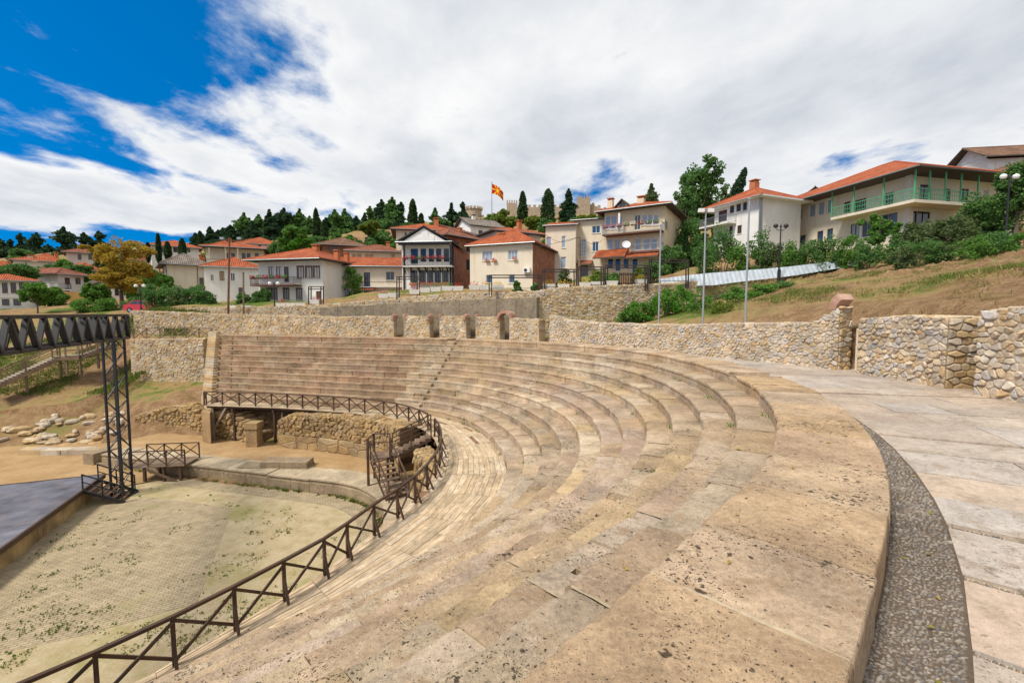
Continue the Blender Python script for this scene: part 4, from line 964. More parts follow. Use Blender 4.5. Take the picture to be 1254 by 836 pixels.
def make_stage():
    A = onz(126, 580, -6.3); B = onz(0, 669, -6.3); d = (B-A).normalized(); nb = Vector((-d.y, d.x, 0))
    if nb.x > 0: nb = -nb                      # away from the orchestra
    st = thing('stage', 'dark painted wooden stage platform on a stained ochre base', 'stage', (A.x, A.y, OZ))
    L = 14; D = 9
    def q(u, v, z): p = A+d*u+nb*v; return Vector((p.x, p.y, z))
    m = MB(); m.hexa([q(.02,.06,OZ-.1), q(L,.06,OZ-.1), q(L,D,OZ-.1), q(.02,D,OZ-.1)], [q(.02,.06,-6.41), q(L,.06,-6.41), q(L,D,-6.41), q(.02,D,-6.41)]); m.build('base_wall', 'stage_plaster', st)
    for i in range(7):
        for j in range(4):
            m = MB(); u0, u1, v0, v1 = i*2+.006, i*2+1.994, j*2.25+.006, j*2.25+2.244; z = -6.33+random.uniform(-.004, .004)
            m.hexa([q(u0,v0,z-.06), q(u1,v0,z-.06), q(u1,v1,z-.06), q(u0,v1,z-.06)], [q(u0,v0,z), q(u1,v0,z), q(u1,v1,z), q(u0,v1,z)]); m.build('deck_panel', 'stage_deck', st)
    stick('edge_beam', q(-.05,-.05,-6.42), q(L,-.05,-6.42), .09, .2, 'rail_wood', st); stick('edge_beam', q(-.05,0,-6.42), q(-.05,D,-6.42), .09, .2, 'rail_wood', st)
    # black steps down from the stage to the orchestra
    sp = thing('stage_steps', 'black steel steps with handrails leading down from the stage', 'steps', tuple(q(1.0, -.4, OZ)))
    for k in range(5):
        z = -6.33-.155*(k+1)
        stick('tread', q(.7, -.25-.27*k, z), q(2.1, -.25-.27*k, z), .25, .035, 'rail_wood', sp)
    for u in (.66, 2.14):
        stick('stringer', q(u, -.08, -6.42), q(u, -1.6, -7.18), .05, .14, 'black_steel', sp)
        stick('handrail', q(u, -.05, -5.6), q(u, -1.5, -6.35), .05, .05, 'black_steel', sp)
        stick('mid_rail', q(u, -.05, -5.95), q(u, -1.5, -6.72), .035, .035, 'black_steel', sp)
        for v in (-.07, -.78, -1.5):
            zz = -6.40+(v+.07)*.52; stick('post', q(u, v, zz-.1), q(u, v, zz+.82), .045, .045, 'black_steel', sp, up=d)
make_stage()
# ------------------------------------------------------------------ lighting truss
def lattice(root, p, q, w, h, sec, bay, r=.045, up=Vector((0,0,1)), rd=.03):
    p = Vector(p); q = Vector(q); d = (q-p); L = d.length; d.normalize(); a = d.cross(up).normalized(); b = a.cross(d)
    cs = [a*(w/2)*i+b*(h/2)*j for i, j in ((-1,-1), (1,-1), (1,1), (-1,1))]
    for c in cs: stick('chord', p+c, q+c, r*2, r*2, 'black_steel', root, up=b)
    n = max(2, round(L/bay))
    for k in range(n):
        t0, t1 = p+d*(L*k/n), p+d*(L*(k+1)/n); tm = (t0+t1)/2
        for i in range(4):
            c0, c1 = cs[i], cs[(i+1) % 4]
            if sec == 'W':
                if i in (1, 3):
                    lo, hi = (c0, c1) if i == 1 else (c1, c0)
                    stick('web', t0+lo, tm+hi, rd*3.2, rd*1.6, 'black_steel', root); stick('web', tm+hi, t1+lo, rd*3.2, rd*1.6, 'black_steel', root)
                elif k % 2 == 0: stick('web', t0+c0, t1+c1, rd*1.4, rd*1.4, 'black_steel', root)
            else:
                if (k+i) % 2: stick('web', t0+c0, t1+c1, rd*1.4, rd*1.4, 'black_steel', root)
                else: stick('web', t0+c1, t1+c0, rd*1.4, rd*1.4, 'black_steel', root)
    for e in (p, q):
        for i in range(4): stick('web', e+cs[i], e+cs[(i+1) % 4], rd*2, rd*2, 'black_steel', root)
def make_truss():
    T = onz(150, 606, OZ+.02); Y = T.y
    tw = thing('truss_tower', 'tall slim black lattice tower standing beside the stage steps', 'tower', (T.x, T.y, OZ))
    top = at(150, 414, Y).z
    lattice(tw, (T.x, T.y, OZ), (T.x, T.y, top), .56, .56, 'X', .6, .04, Vector((0,1,0)), .022)
    m = MB(); m.box(T.x-.45, T.x+.45, T.y-.45, T.y+.45, OZ-.02, OZ+.06); m.build('base_plate', 'black_steel', tw)
    br = thing('lighting_truss', 'long black lattice truss bridging over the stage from the tower', 'truss', (T.x, T.y, top))
    h = at(150, 386, Y).z-top
    N = at(-6, 399, 13.9); zc = top+h/2
    dd = (N-Vector((T.x, T.y, zc))); dd.z = 0; far = Vector((T.x, T.y, zc))-dd.normalized()*.55; near = Vector((T.x, T.y, zc))+dd*1.9
    lattice(br, (far.x, far.y, zc), (near.x, near.y, zc), .85, h, 'W', .95, .06, Vector((0,0,1)), .05)
make_truss()
# ------------------------------------------------------------------ wooden stair from the deck to the orchestra, small bridge, stair on the left bank
def rail_run(root, pts, H=.9, mat='rail_wood', brace=True, th=.06, mid=False):
    for i, p in enumerate(pts):
        p = Vector(p); stick('post', p-Vector((0,0,.05)), p+Vector((0,0,H)), th, th, mat, root)
        if i+1 < len(pts):
            q = Vector(pts[i+1]); up = Vector((0,0,H)); stick('handrail', p+up, q+up, th*1.1, th*.9, mat, root)
            if mid: stick('mid_rail', p+up*.5, q+up*.5, th*.6, th*.7, mat, root)
            if brace:
                o = (q-p).cross(Vector((0,0,1))).normalized()*th*.55
                stick('brace', p+Vector((0,0,.08))+o, q+up*.94+o, th*.5, th*.8, mat, root); stick('brace', p+up*.94-o, q+Vector((0,0,.08))-o, th*.5, th*.8, mat, root)
def flight(root, p, q, w, n, mat='old_wood', rail=True):
    p = Vector(p); q = Vector(q); d = q-p; f = Vector((d.x, d.y, 0)).normalized(); a = Vector((f.y, -f.x, 0))
    for s in (-1, 1):
        o = a*(w/2*s); stick('stringer', p+o-Vector((0,0,.12)), q+o-Vector((0,0,.12)), .05, .11, 'rail_wood', root)
        if rail: rail_run(root, [p+o, (p+q)/2+o, q+o], .9, 'rail_wood', False, .055, True)
    for k in range(n):
        c = p.lerp(q, (k+.5)/n); stick('tread', c-a*w/2, c+a*w/2, .27, .04, mat, root, up=(0,0,1))
def make_stair():
    c = pos(9.95, rrail(9.95)-.1, DECK_Z)
    st = thing('wooden_stair', 'weathered timber stair turning down from the deck to the podium', 'stair', tuple(onz(478, 606, -6.6)))
    lnd = at(467, 556, 21.5)
    flight(st, Vector((c.x, c.y, DECK_Z)), lnd+Vector((.5, .05, 0)), .95, 7)
    m = MB(); m.box(lnd.x-.55, lnd.x+.5, lnd.y-.55, lnd.y+.5, lnd.z-.06, lnd.z); m.build('landing', 'old_wood', st)
    end = onz(489, 615, -6.58); end = Vector((end.x, end.y, -6.58))
    flight(st, lnd+Vector((.1, -.5, 0)), end, .95, 9)
    for dx, dy in ((-.5,-.5), (.45,-.5), (-.5,.45), (.45,.45)): stick('post', (lnd.x+dx, lnd.y+dy, lnd.z+.9 if dx < 0 else lnd.z), (lnd.x+dx, lnd.y+dy, -6.7), .1, .1, 'rail_wood', st)
    rail_run(st, [(lnd.x-.52, lnd.y-.5, lnd.z), (lnd.x-.52, lnd.y+.47, lnd.z), (lnd.x+.3, lnd.y+.5, lnd.z)], .9, 'rail_wood', False, .055, True)
    # timber bracing under the far end of the deck
    for s in (30.6, 25.0, 22.4):
        a = pos(s, rrail(s)+.1, 0); b = pos(s, rrail(s)+.1, 0)
        m = pos(s-1.4, rrail(s)+.1, 0)
        br = None
    bs = thing('deck_trestle', 'timber trestle with crossed props in the dark gap under the deck', 'trestle', tuple(pos(24.3, rrail(24)+.3, -6.9)))
    for s in (22.6, 24.2, 25.8):
        p = pos(s, rrail(s)+.25, 0); stick('post', (p.x, p.y, -7.0), (p.x, p.y, DECK_Z-.35), .14, .14, 'old_wood', bs)
    for s0, s1 in ((22.6, 24.2), (25.8, 24.2)):
        p = pos(s0, rrail(s0)+.2, 0); q = pos(s1, rrail(s1)+.2, 0); stick('brace', (p.x, p.y, -6.6), (q.x, q.y, DECK_Z-.5), .08, .1, 'grey_wood', bs)
    bs2 = thing('deck_trestle', 'leaning timber props under the left end of the deck', 'trestle', tuple(pos(30.5, rrail(30)+.2, -6.9)))
    p = pos(30.6, rrail(30.6)+.1, 0); stick('post', (p.x, p.y, -7.2), (p.x, p.y, DECK_Z-.2), .12, .12, 'grey_wood', bs2)
    for d in (-1.0, 1.0):
        q = pos(30.6+d, rrail(30)+.1, 0); stick('brace', (p.x, p.y, -5.9), (q.x, q.y, DECK_Z-.15), .09, .1, 'grey_wood', bs2)
    # small bridge behind the tower
    bg = thing('wooden_bridge', 'small dark timber footbridge with crossed railings behind the tower', 'bridge', tuple(onz(190, 585, OZ)))
    a, b = onz(158, 573, -6.35), onz(226, 570, -6.35); d = (b-a).normalized(); n = Vector((-d.y, d.x, 0))
    for k in range(14):
        c = a.lerp(b, (k+.5)/14); stick('plank', c, c+n*1.5, (b-a).length/14-.012, .05, 'old_wood', bg)
    rail_run(bg, [a.lerp(b, t)+n*.05 for t in (0, .33, .66, 1)], .85, 'rail_wood', True, .055); rail_run(bg, [a.lerp(b, t)+n*1.45 for t in (0, .33, .66, 1)], .85, 'rail_wood', True, .055)
    for t in (.25, .6, .9): 
        for v in (.1, 1.4): c = a.lerp(b, t)+n*v; stick('post', (c.x, c.y, OZ-.1), (c.x, c.y, -6.38), .12, .12, 'rail_wood', bg)
    stick('brace', a.lerp(b, .3)+Vector((0,0,-.1)), a.lerp(b, .85)+Vector((0,0,-.85)), .08, .1, 'old_wood', bg)
    # wooden stair up the left bank, in two flights with a landing
    ls = thing('bank_stair', 'long pale timber stair with log rails climbing the left bank', 'stair', tuple(at(70, 445, 38)))
    p0, p1, p2, p3 = at(-14, 474, 33.5), at(72, 436, 36.5), at(104, 434, 37.0), at(140, 420, 38.0)
    def steps(p, q, n):
        f = Vector((q.x-p.x, q.y-p.y, 0)).normalized(); a = Vector((f.y, -f.x, 0))
        for k in range(n): c = p.lerp(q, (k+.5)/n); stick('tread', c-a*.75, c+a*.75, .40, .07, 'grey_wood', ls)
        for s in (-.78, .78): stick('stringer', p+a*s-Vector((0,0,.2)), q+a*s-Vector((0,0,.2)), .08, .25, 'old_wood', ls)
        m = max(2, int((q-p).length/1.6)); 
        for s in (-.78, .78): rail_run(ls, [p.lerp(q, i/m)+a*s for i in range(m+1)], .85, 'old_wood', False, .08, True)
        for i in range(1, m+1): c = p.lerp(q, i/m); stick('post', c+a*.7, c+a*.7-Vector((0,0,1.6)), .13, .13, 'old_wood', ls)
    steps(p0, p1, 18); steps(p1, p2, 5); steps(p2, p3, 9)
    # fence on the path above the left retaining wall
    fn = thing('path_fence', 'brown timber fence with crossed bars along the path by the seats', 'fence', tuple(at(210, 415, 38.4)))
    rail_run(fn, [at(px, 416, 38.3) for px in range(164, 262, 16)], 1.0, 'old_wood', True, .07)
    # fallen stones on the left floor
    for i in range(60):
        px, py = random.uniform(48, 150), random.uniform(512, 552)
        if i > 46: px, py = random.uniform(0, 60), random.uniform(528, 552)
        Y = lerp(33.0, 29.8, (py-512)/40); c = at(px, py, Y); c.z = float(f_low(c.x, c.y)[0])
        m = MB(); lump(m, (c.x, c.y, c.z+.1), random.uniform(.18, .6), random.uniform(.15, .4), random.uniform(.08, .22)); tag(m.build('fallen_stone', 'rubble_stone'), 'pale fallen stone lying on the earth bank left of the tower', 'stone', 'fallen stones at the foot of the left bank')
    for i, (px, w) in enumerate(((45, .9), (62, 1.0), (85, 1.4), (112, 1.3), (133, .9))):
        c = onz(px, 556, OZ); m = MB(); a = random.gauss(0, .12); ca, sa = math.cos(a)*w, math.sin(a)*w; v = Vector((-sa, ca, 0)).normalized()*.3; u = Vector((ca, sa, 0)); b = Vector((c.x, c.y, OZ-.05))
        m.hexa([b-u-v, b+u-v, b+u+v, b-u+v], [b-u-v*.9+Vector((0,0,.42)), b+u-v+Vector((0,0,.4)), b+u*.98+v+Vector((0,0,.42)), b-u+v+Vector((0,0,.45))]); tag(m.build('kerb_stone', 'rubble_stone'), 'squared pale stone laid in a row edging the sandy floor', 'stone', 'squared stones edging the sandy floor')
make_stair()
def left_grass():
    g = MB()
    for i in range(9000):
        x, y = random.uniform(-52, -31), random.uniform(34.5, 47); z = float(f_upp(x, y)[0])
        if nz(x*.3, y*.3, 6) < -.12 or z < -4.6: continue
        for j in range(6):
            a = random.uniform(0, 6.28); p = Vector((x+random.gauss(0, .18), y+random.gauss(0, .18), z-.08)); q = Vector((math.cos(a), math.sin(a), 0)); g.poly([p-q*.045, p+q*.045, p+Vector((random.gauss(0, .08), random.gauss(0, .08), random.uniform(.12, .3)))])
    tag(g.build('bank_grass', 'grass'), 'green grass covering the bank around the long timber stair', kind='stuff')
left_grass()
# ------------------------------------------------------------------ houses
CAM = Vector((0, 0, CZ))
class House:
    def __init__(s, name, label, A, B, pyg, pye, depth, wall, cat='house', below=2.0, side=None):
        s.a = at(A[0], 400, A[1]); s.b = at(B[0], 400, B[1]); s.a.z = s.b.z = 0
        s.w = (s.b-s.a).length; s.ex = (s.b-s.a)/s.w; s.ey = Vector((-s.ex.y, s.ex.x, 0))
        s.g = at(A[0], pyg, A[1]).z; s.H = at(A[0], pye, A[1]).z-s.g; s.d = depth; s.wall = wall; s.side = side or wall; s.below = below
        s.r = thing(name, label, cat, (s.a.x, s.a.y, s.g), rz=math.atan2(s.ex.y, s.ex.x)); FOOT.append((s.a.x, s.a.y, s.ex.x, s.ex.y, s.ey.x, s.ey.y, s.w, depth, s.g)); s.op = {'front': [], 'left': [], 'right': []}
    def loc(s, px, py, face='front', off=0.0):
        d = ray(px, py); n = s.ey if face == 'front' else s.ex; o = s.a if face != 'right' else s.b
        o = o+n*(-off if face != 'right' else off)
        t = (o-Vector((0,0,0))).dot(n)/d.dot(n); P = CAM+d*t
        e = s.ex if face == 'front' else s.ey
        return (P-(s.a if face != 'right' else s.b)).dot(e), P.z-s.g
    def p3(s, face, u, z, off):
        return (u, -off, z) if face == 'front' else ((s.w+off, u, z) if face == 'right' else (-off, u, z))
    def prism(s, m, face, u0, u1, z0, z1, o0, o1):
        m.hexa([s.p3(face, *q) for q in ((u0,z0,o0), (u1,z0,o0), (u1,z0,o1), (u0,z0,o1))], [s.p3(face, *q) for q in ((u0,z1,o0), (u1,z1,o0), (u1,z1,o1), (u0,z1,o1))])
    def rect(s, px0, py0, px1, py1, face='front', off=0.0):
        u0, z1 = s.loc(px0, py0, face, off); u1, z0 = s.loc(px1, py1, face, off)
        uu, zz = s.loc((px0+px1)/2, (py0+py1)/2, face, off); h0 = s.loc((px0+px1)/2, py0, face, off)[1]; h1 = s.loc((px0+px1)/2, py1, face, off)[1]
        return min(u0, u1), max(u0, u1), h1, h0
    def win(s, px0, py0, px1, py1, face='front', frame='white_paint', pane='glass', bars=1, tr=0, sill=True, name='window'):
        u0, u1, z0, z1 = s.rect(px0, py0, px1, py1, face); L = s.w if face == 'front' else s.d
        u0 = max(.1, u0); u1 = min(L-.1, u1); z0 = max(.05, z0); z1 = min(s.H-.05, z1)
        if u1-u0 < .15 or z1-z0 < .15: return
        s.op[face].append((u0, u1, z0, z1)); m = MB(); b = .06
        for q in ((u0, u0+b, z0, z1), (u1-b, u1, z0, z1), (u0+b, u1-b, z0, z0+b), (u0+b, u1-b, z1-b, z1)): s.prism(m, face, *q, -.14, -.06)
        for k in range(bars): c = lerp(u0, u1, (k+1)/(bars+1)); s.prism(m, face, c-b*.45, c+b*.45, z0+b, z1-b, -.135, -.065)
        for k in range(tr): c = lerp(z0, z1, (k+1)/(tr+1)); s.prism(m, face, u0+b, u1-b, c-.02, c+.02, -.132, -.068)
        o = m.build(name, frame, s.r); m = MB(); m.poly([s.p3(face, *q) for q in ((u0,z0,-.11), (u1,z0,-.11), (u1,z1,-.11), (u0,z1,-.11))]); m.build('pane', pane, o)
        if sill and name == 'window': m = MB(); s.prism(m, face, u0-.06, u1+.06, z0-.07, z0-.004, -.02, .07); m.build('sill', s.wall if s.wall != 'brick_wall' else 'grey_plaster', o)
        return o
    def surround(s, px0, py0, px1, py1, mat='brown_paint', face='front', t=.12):
        u0, u1, z0, z1 = s.rect(px0, py0, px1, py1, face); m = MB()
        for q in ((u0-t, u0-.003, z0-t, z1+t), (u1+.003, u1+t, z0-t, z1+t), (u0, u1, z1+.003, z1+t), (u0, u1, z0-t, z0-.003)): s.prism(m, face, *q, .002, .05)
        m.build('surround', mat, s.r)
    def slab(s, name, mat, px0, py0, px1, py1, o0, o1, face='front', parent=None):
        u0, u1, z0, z1 = s.rect(px0, py0, px1, py1, face, o1); m = MB(); s.prism(m, face, u0, u1, z0, z1, o0, o1); return m.build(name, mat, s.r)
    def walls(s):
        m = MB(); out = {}
        for face in ('front', 'left', 'right', 'back'):
            L = s.w if face in ('front', 'back') else s.d; ops = s.op.get(face, []); us = sorted({0, L, *[q for o in ops for q in o[:2]]}); zs = sorted({-s.below, s.H, *[q for o in ops for q in o[2:]]})
            k = MB()
            for u0, u1 in zip(us, us[1:]):
                for z0, z1 in zip(zs, zs[1:]):
                    cu, cz = (u0+u1)/2, (z0+z1)/2
                    if any(o[0] < cu < o[1] and o[2] < cz < o[3] for o in ops): continue
                    f = lambda u, z: (u, s.d, z) if face == 'back' else s.p3(face, u, z, 0)
                    k.poly([f(u0,z0), f(u1,z0), f(u1,z1), f(u0,z1)], [(u0,z0), (u1,z0), (u1,z1), (u0,z1)])
            for (u0, u1, z0, z1) in ops:
                c = [(u0,z0), (u1,z0), (u1,z1), (u0,z1)]
                for i in range(4): a, b = c[i], c[(i+1) % 4]; k.poly([s.p3(face, *a, 0), s.p3(face, *b, 0), s.p3(face, *b, -.2), s.p3(face, *a, -.2)])
            mat = s.wall if face == 'front' else s.side
            out.setdefault(mat, MB()); merge(out[mat], k)
        for mat, k in out.items(): k.build('wall', mat, s.r)
    def roof(s, kind, rise, over=.5, mat='roof_tile', ridge='x', fas='soffit', x0=None, x1=None, y0=None, y1=None, z=None, walls=True):
        if walls: s.walls()
        X0 = -over if x0 is None else x0; X1 = s.w+over if x1 is None else x1; Y0 = -over if y0 is None else y0; Y1 = s.d+over if y1 is None else y1; Z = s.H if z is None else z
        W, D = X1-X0, Y1-Y0; m = MB(); t = .16; T = Z+t; R = T+rise
        def face(pts, e0, e1):          # tile coordinates: along the eave, up the slope
            e0 = Vector(e0); ed = (Vector(e1)-e0).normalized(); uv = []
            for p in pts: v = Vector(p)-e0; a = v.dot(ed); uv.append((a, (v-ed*a).length))
            m.poly(pts, uv)
        c = [(X0,Y0,T), (X1,Y0,T), (X1,Y1,T), (X0,Y1,T)]; caps = []
        if kind == 'hip':
            i = min(W, D)/2
            if W >= D: r0, r1 = (X0+i, Y0+D/2, R), (X1-i, Y0+D/2, R); face([c[0],c[1],r1,r0], c[0], c[1]); face([c[2],c[3],r0,r1], c[2], c[3]); face([c[1],c[2],r1], c[1], c[2]); face([c[3],c[0],r0], c[3], c[0]); caps = [(r0,r1),(c[0],r0),(c[1],r1),(c[2],r1),(c[3],r0)]
            else: r0, r1 = (X0+W/2, Y0+i, R), (X0+W/2, Y1-i, R); face([c[0],c[1],r0], c[0], c[1]); face([c[1],c[2],r1,r0], c[1], c[2]); face([c[2],c[3],r1], c[2], c[3]); face([c[3],c[0],r0,r1], c[3], c[0]); caps = [(r0,r1),(c[0],r0),(c[1],r0),(c[2],r1),(c[3],r1)]
        elif kind == 'gable' and ridge == 'x':
            r0, r1 = (X0, Y0+D/2, R), (X1, Y0+D/2, R); face([c[0],c[1],r1,r0], c[0], c[1]); face([c[2],c[3],r0,r1], c[2], c[3]); caps = [(r0,r1)]
            g = MB()
            for X in (0, s.w): g = MB(); g.poly([(X,0,Z), (X,s.d,Z), (X,s.d/2,R-.25)], [(0,0), (s.d,0), (s.d/2,rise)]); g.build('gable', s.side, s.r)
        elif kind == 'gable':
            r0, r1 = (X0+W/2, Y0, R), (X0+W/2, Y1, R); face([c[1],c[2],r1,r0], c[1], c[2]); face([c[3],c[0],r0,r1], c[3], c[0]); caps = [(r0,r1)]
            g = MB()
            for Yv in (0, s.d): g = MB(); g.poly([(0,Yv,Z), (s.w,Yv,Z), (s.w/2,Yv,R-.2)], [(0,0), (s.w,0), (s.w/2,rise)]); g.build('gable', s.wall, s.r)
        elif kind == 'shed':
            r0, r1 = (X0, Y1, R), (X1, Y1, R); face([c[0],c[1],r1,r0], c[0], c[1])
            g = MB(); g.poly([(X0+.1,Y0,Z), (X0+.1,Y1,Z), (X0+.1,Y1,R-.05)]); g.poly([(X1-.1,Y0,Z), (X1-.1,Y1,Z), (X1-.1,Y1,R-.05)]); g.poly([(X0,Y1,Z), (X1,Y1,Z), (X1,Y1,R-.05), (X0,Y1,R-.05)]); g.build('gable', s.side, s.r)
        o = m.build('roof', mat, s.r)
        f = MB()
        if kind == 'gable':
            rg = r0, r1
            if ridge == 'x': sl = [(c[0], c[1], r1, r0), (c[2], c[3], r0, r1)]
            else: sl = [(c[1], c[2], r1, r0), (c[3], c[0], r0, r1)]
            for q in sl: f.hexa([(p[0],p[1],p[2]-t) for p in q], [(p[0],p[1],p[2]-.012) for p in q])
        else:
            f.box(X0, X1, Y0, Y1, Z, T-.008)
        f.build('eave', fas, o)
        g = MB()
        for a, b in caps:
            if (Vector(b)-Vector(a)).length > .3: g.tube(Vector(a)+Vector((0,0,-.02)), Vector(b)+Vector((0,0,-.02)), .11, .11, 7)
        if g.v: g.build('ridge_tiles', mat, o)
        gt = MB(); 
        for a, b in ((c[0], c[1]),): gt.tube((a[0],a[1]-.06,a[2]-.1), (b[0],b[1]-.06,b[2]-.1), .06, .06, 6)
        gt.build('gutter_pipe', 'grey_steel', o); s.rf = o; return o
    def chimney(s, px, py, v, w=.55, mat='terracotta', cap='terracotta', h=1.6):
        d = ray(px, py); o = s.a+s.ey*v; t = o.dot(s.ey)/d.dot(s.ey); P = CAM+d*t; u = (P-s.a).dot(s.ex); z = P.z-s.g; m = MB()
        m.box(u-w/2, u+w/2, v-w/2, v+w/2, z-h, z-.32); k = m.build('chimney', mat, s.r); m = MB()
        for a in (-1, 1):
            for b in (-1, 1): m.box(u+a*w*.36-.06, u+a*w*.36+.06, v+b*w*.36-.06, v+b*w*.36+.06, z-.33, z-.1)
        m.box(u-w*.62, u+w*.62, v-w*.62, v+w*.62, z-.11, z); m.build('chimney_cap', cap, k)
    def balcony(s, px0, px1, pys, proj_, H=1.0, face='front', slab='white_plaster', rail='black_paint', step=.16, mid=False, ends=True, under=None, flowers=None):
        u0, zz = s.loc(px0, pys, face, proj_); u1, z1 = s.loc(px1, pys, face, proj_); u0, u1 = min(u0, u1), max(u0, u1); z = (zz+z1)/2; m = MB(); s.prism(m, face, u0, u1, z-.18, z, .003, proj_); b = m.build('balcony', slab, s.r)
        m = MB(); tk = .035
        s.prism(m, face, u0, u1, z+H-.05, z+H, proj_-.06, proj_-.01); s.prism(m, face, u0, u1, z+.08, z+.12, proj_-.055, proj_-.015)
        n = max(2, int((u1-u0)/step))
        for i in range(n+1): u = lerp(u0+.02, u1-.02, i/n); s.prism(m, face, u-tk/2*.6, u+tk/2*.6, z, z+H-.05, proj_-.05, proj_-.03)
        if ends:
            for u in (u0, u1): s.prism(m, face, u-.025, u+.025, z+H-.05, z+H, 0, proj_-.06); s.prism(m, face, u-.02, u+.02, z+.1, z+.14, 0, proj_-.06); [s.prism(m, face, u-.012, u+.012, z+.1, z+H, o, o+.03) for o in np.arange(.1, proj_-.1, step)]
        m.build('rail', rail, b)
        if flowers:
            for i in range(int((u1-u0)/.9)):
                u = u0+.45+i*.9; m = MB(); s.prism(m, face, u-.32, u+.32, z+H-.22, z+H-.06, proj_-.01, proj_+.16); fb = m.build('flower_box', 'brown_paint', b); m = MB()
                c = s.p3(face, u, z+H+.06, proj_+.09); tufts(m, c, (.46, .22, .24), 90, .13); m.build('flowers', random.choice(flowers), fb)
        return b
    def leanto(s, px0, py0, px1, py1, proj_, mat='roof_tile', face='front', drop=None):   # tiled canopy: top edge on the wall, lower edge out
        u0, z1 = s.loc(px0, py0, face, 0); u1, _z = s.loc(px1, py0, face, 0); z0 = s.loc((px0+px1)/2, py1, face, proj_)[1]; u0, u1 = min(u0, u1), max(u0, u1); m = MB()
        L = math.hypot(proj_, z1-z0); q = [s.p3(face, u0, z0, proj_), s.p3(face, u1, z0, proj_), s.p3(face, u1, z1, 0), s.p3(face, u0, z1, 0)]
        m.poly(q, [(0,0), (u1-u0,0), (u1-u0,L), (0,L)]); o = m.build('canopy', mat, s.r); m = MB(); m.hexa([(a,b,c-.16) for a,b,c in q], [(a,b,c-.01) for a,b,c in q]); m.build('eave', 'soffit', o)
RG = np.random.default_rng(11)
def leaves(m, C, size):                  # one small leaf at every row of C
    n = len(C); a = RG.normal(size=(n,3)); a /= np.linalg.norm(a, axis=1)[:,None]; t = RG.normal(size=(n,3)); b = np.cross(a, t); b /= np.linalg.norm(b, axis=1)[:,None]+1e-9
    sz = (size*RG.uniform(.6, 1.3, n))[:,None]; a = a*sz*.5; b = b*sz*.36
    V = np.stack([C-a, C+b-a*.15, C+a, C-b-a*.15], 1).reshape(-1, 3); k = len(m.v); m.v.extend(map(tuple, V.tolist())); m.f.extend([(k+4*i, k+4*i+1, k+4*i+2, k+4*i+3) for i in range(n)]); m.uv.extend([None]*n)
def tufts(m, c, rad, n, size):
    d = RG.normal(size=(n,3)); d /= np.linalg.norm(d, axis=1)[:,None]; q = RG.random(n)**(1/3)
    leaves(m, np.array(tuple(c))+d*q[:,None]*np.array(rad), size)
WB = dict(frame='brown_paint'); WD = dict(frame='black_paint')
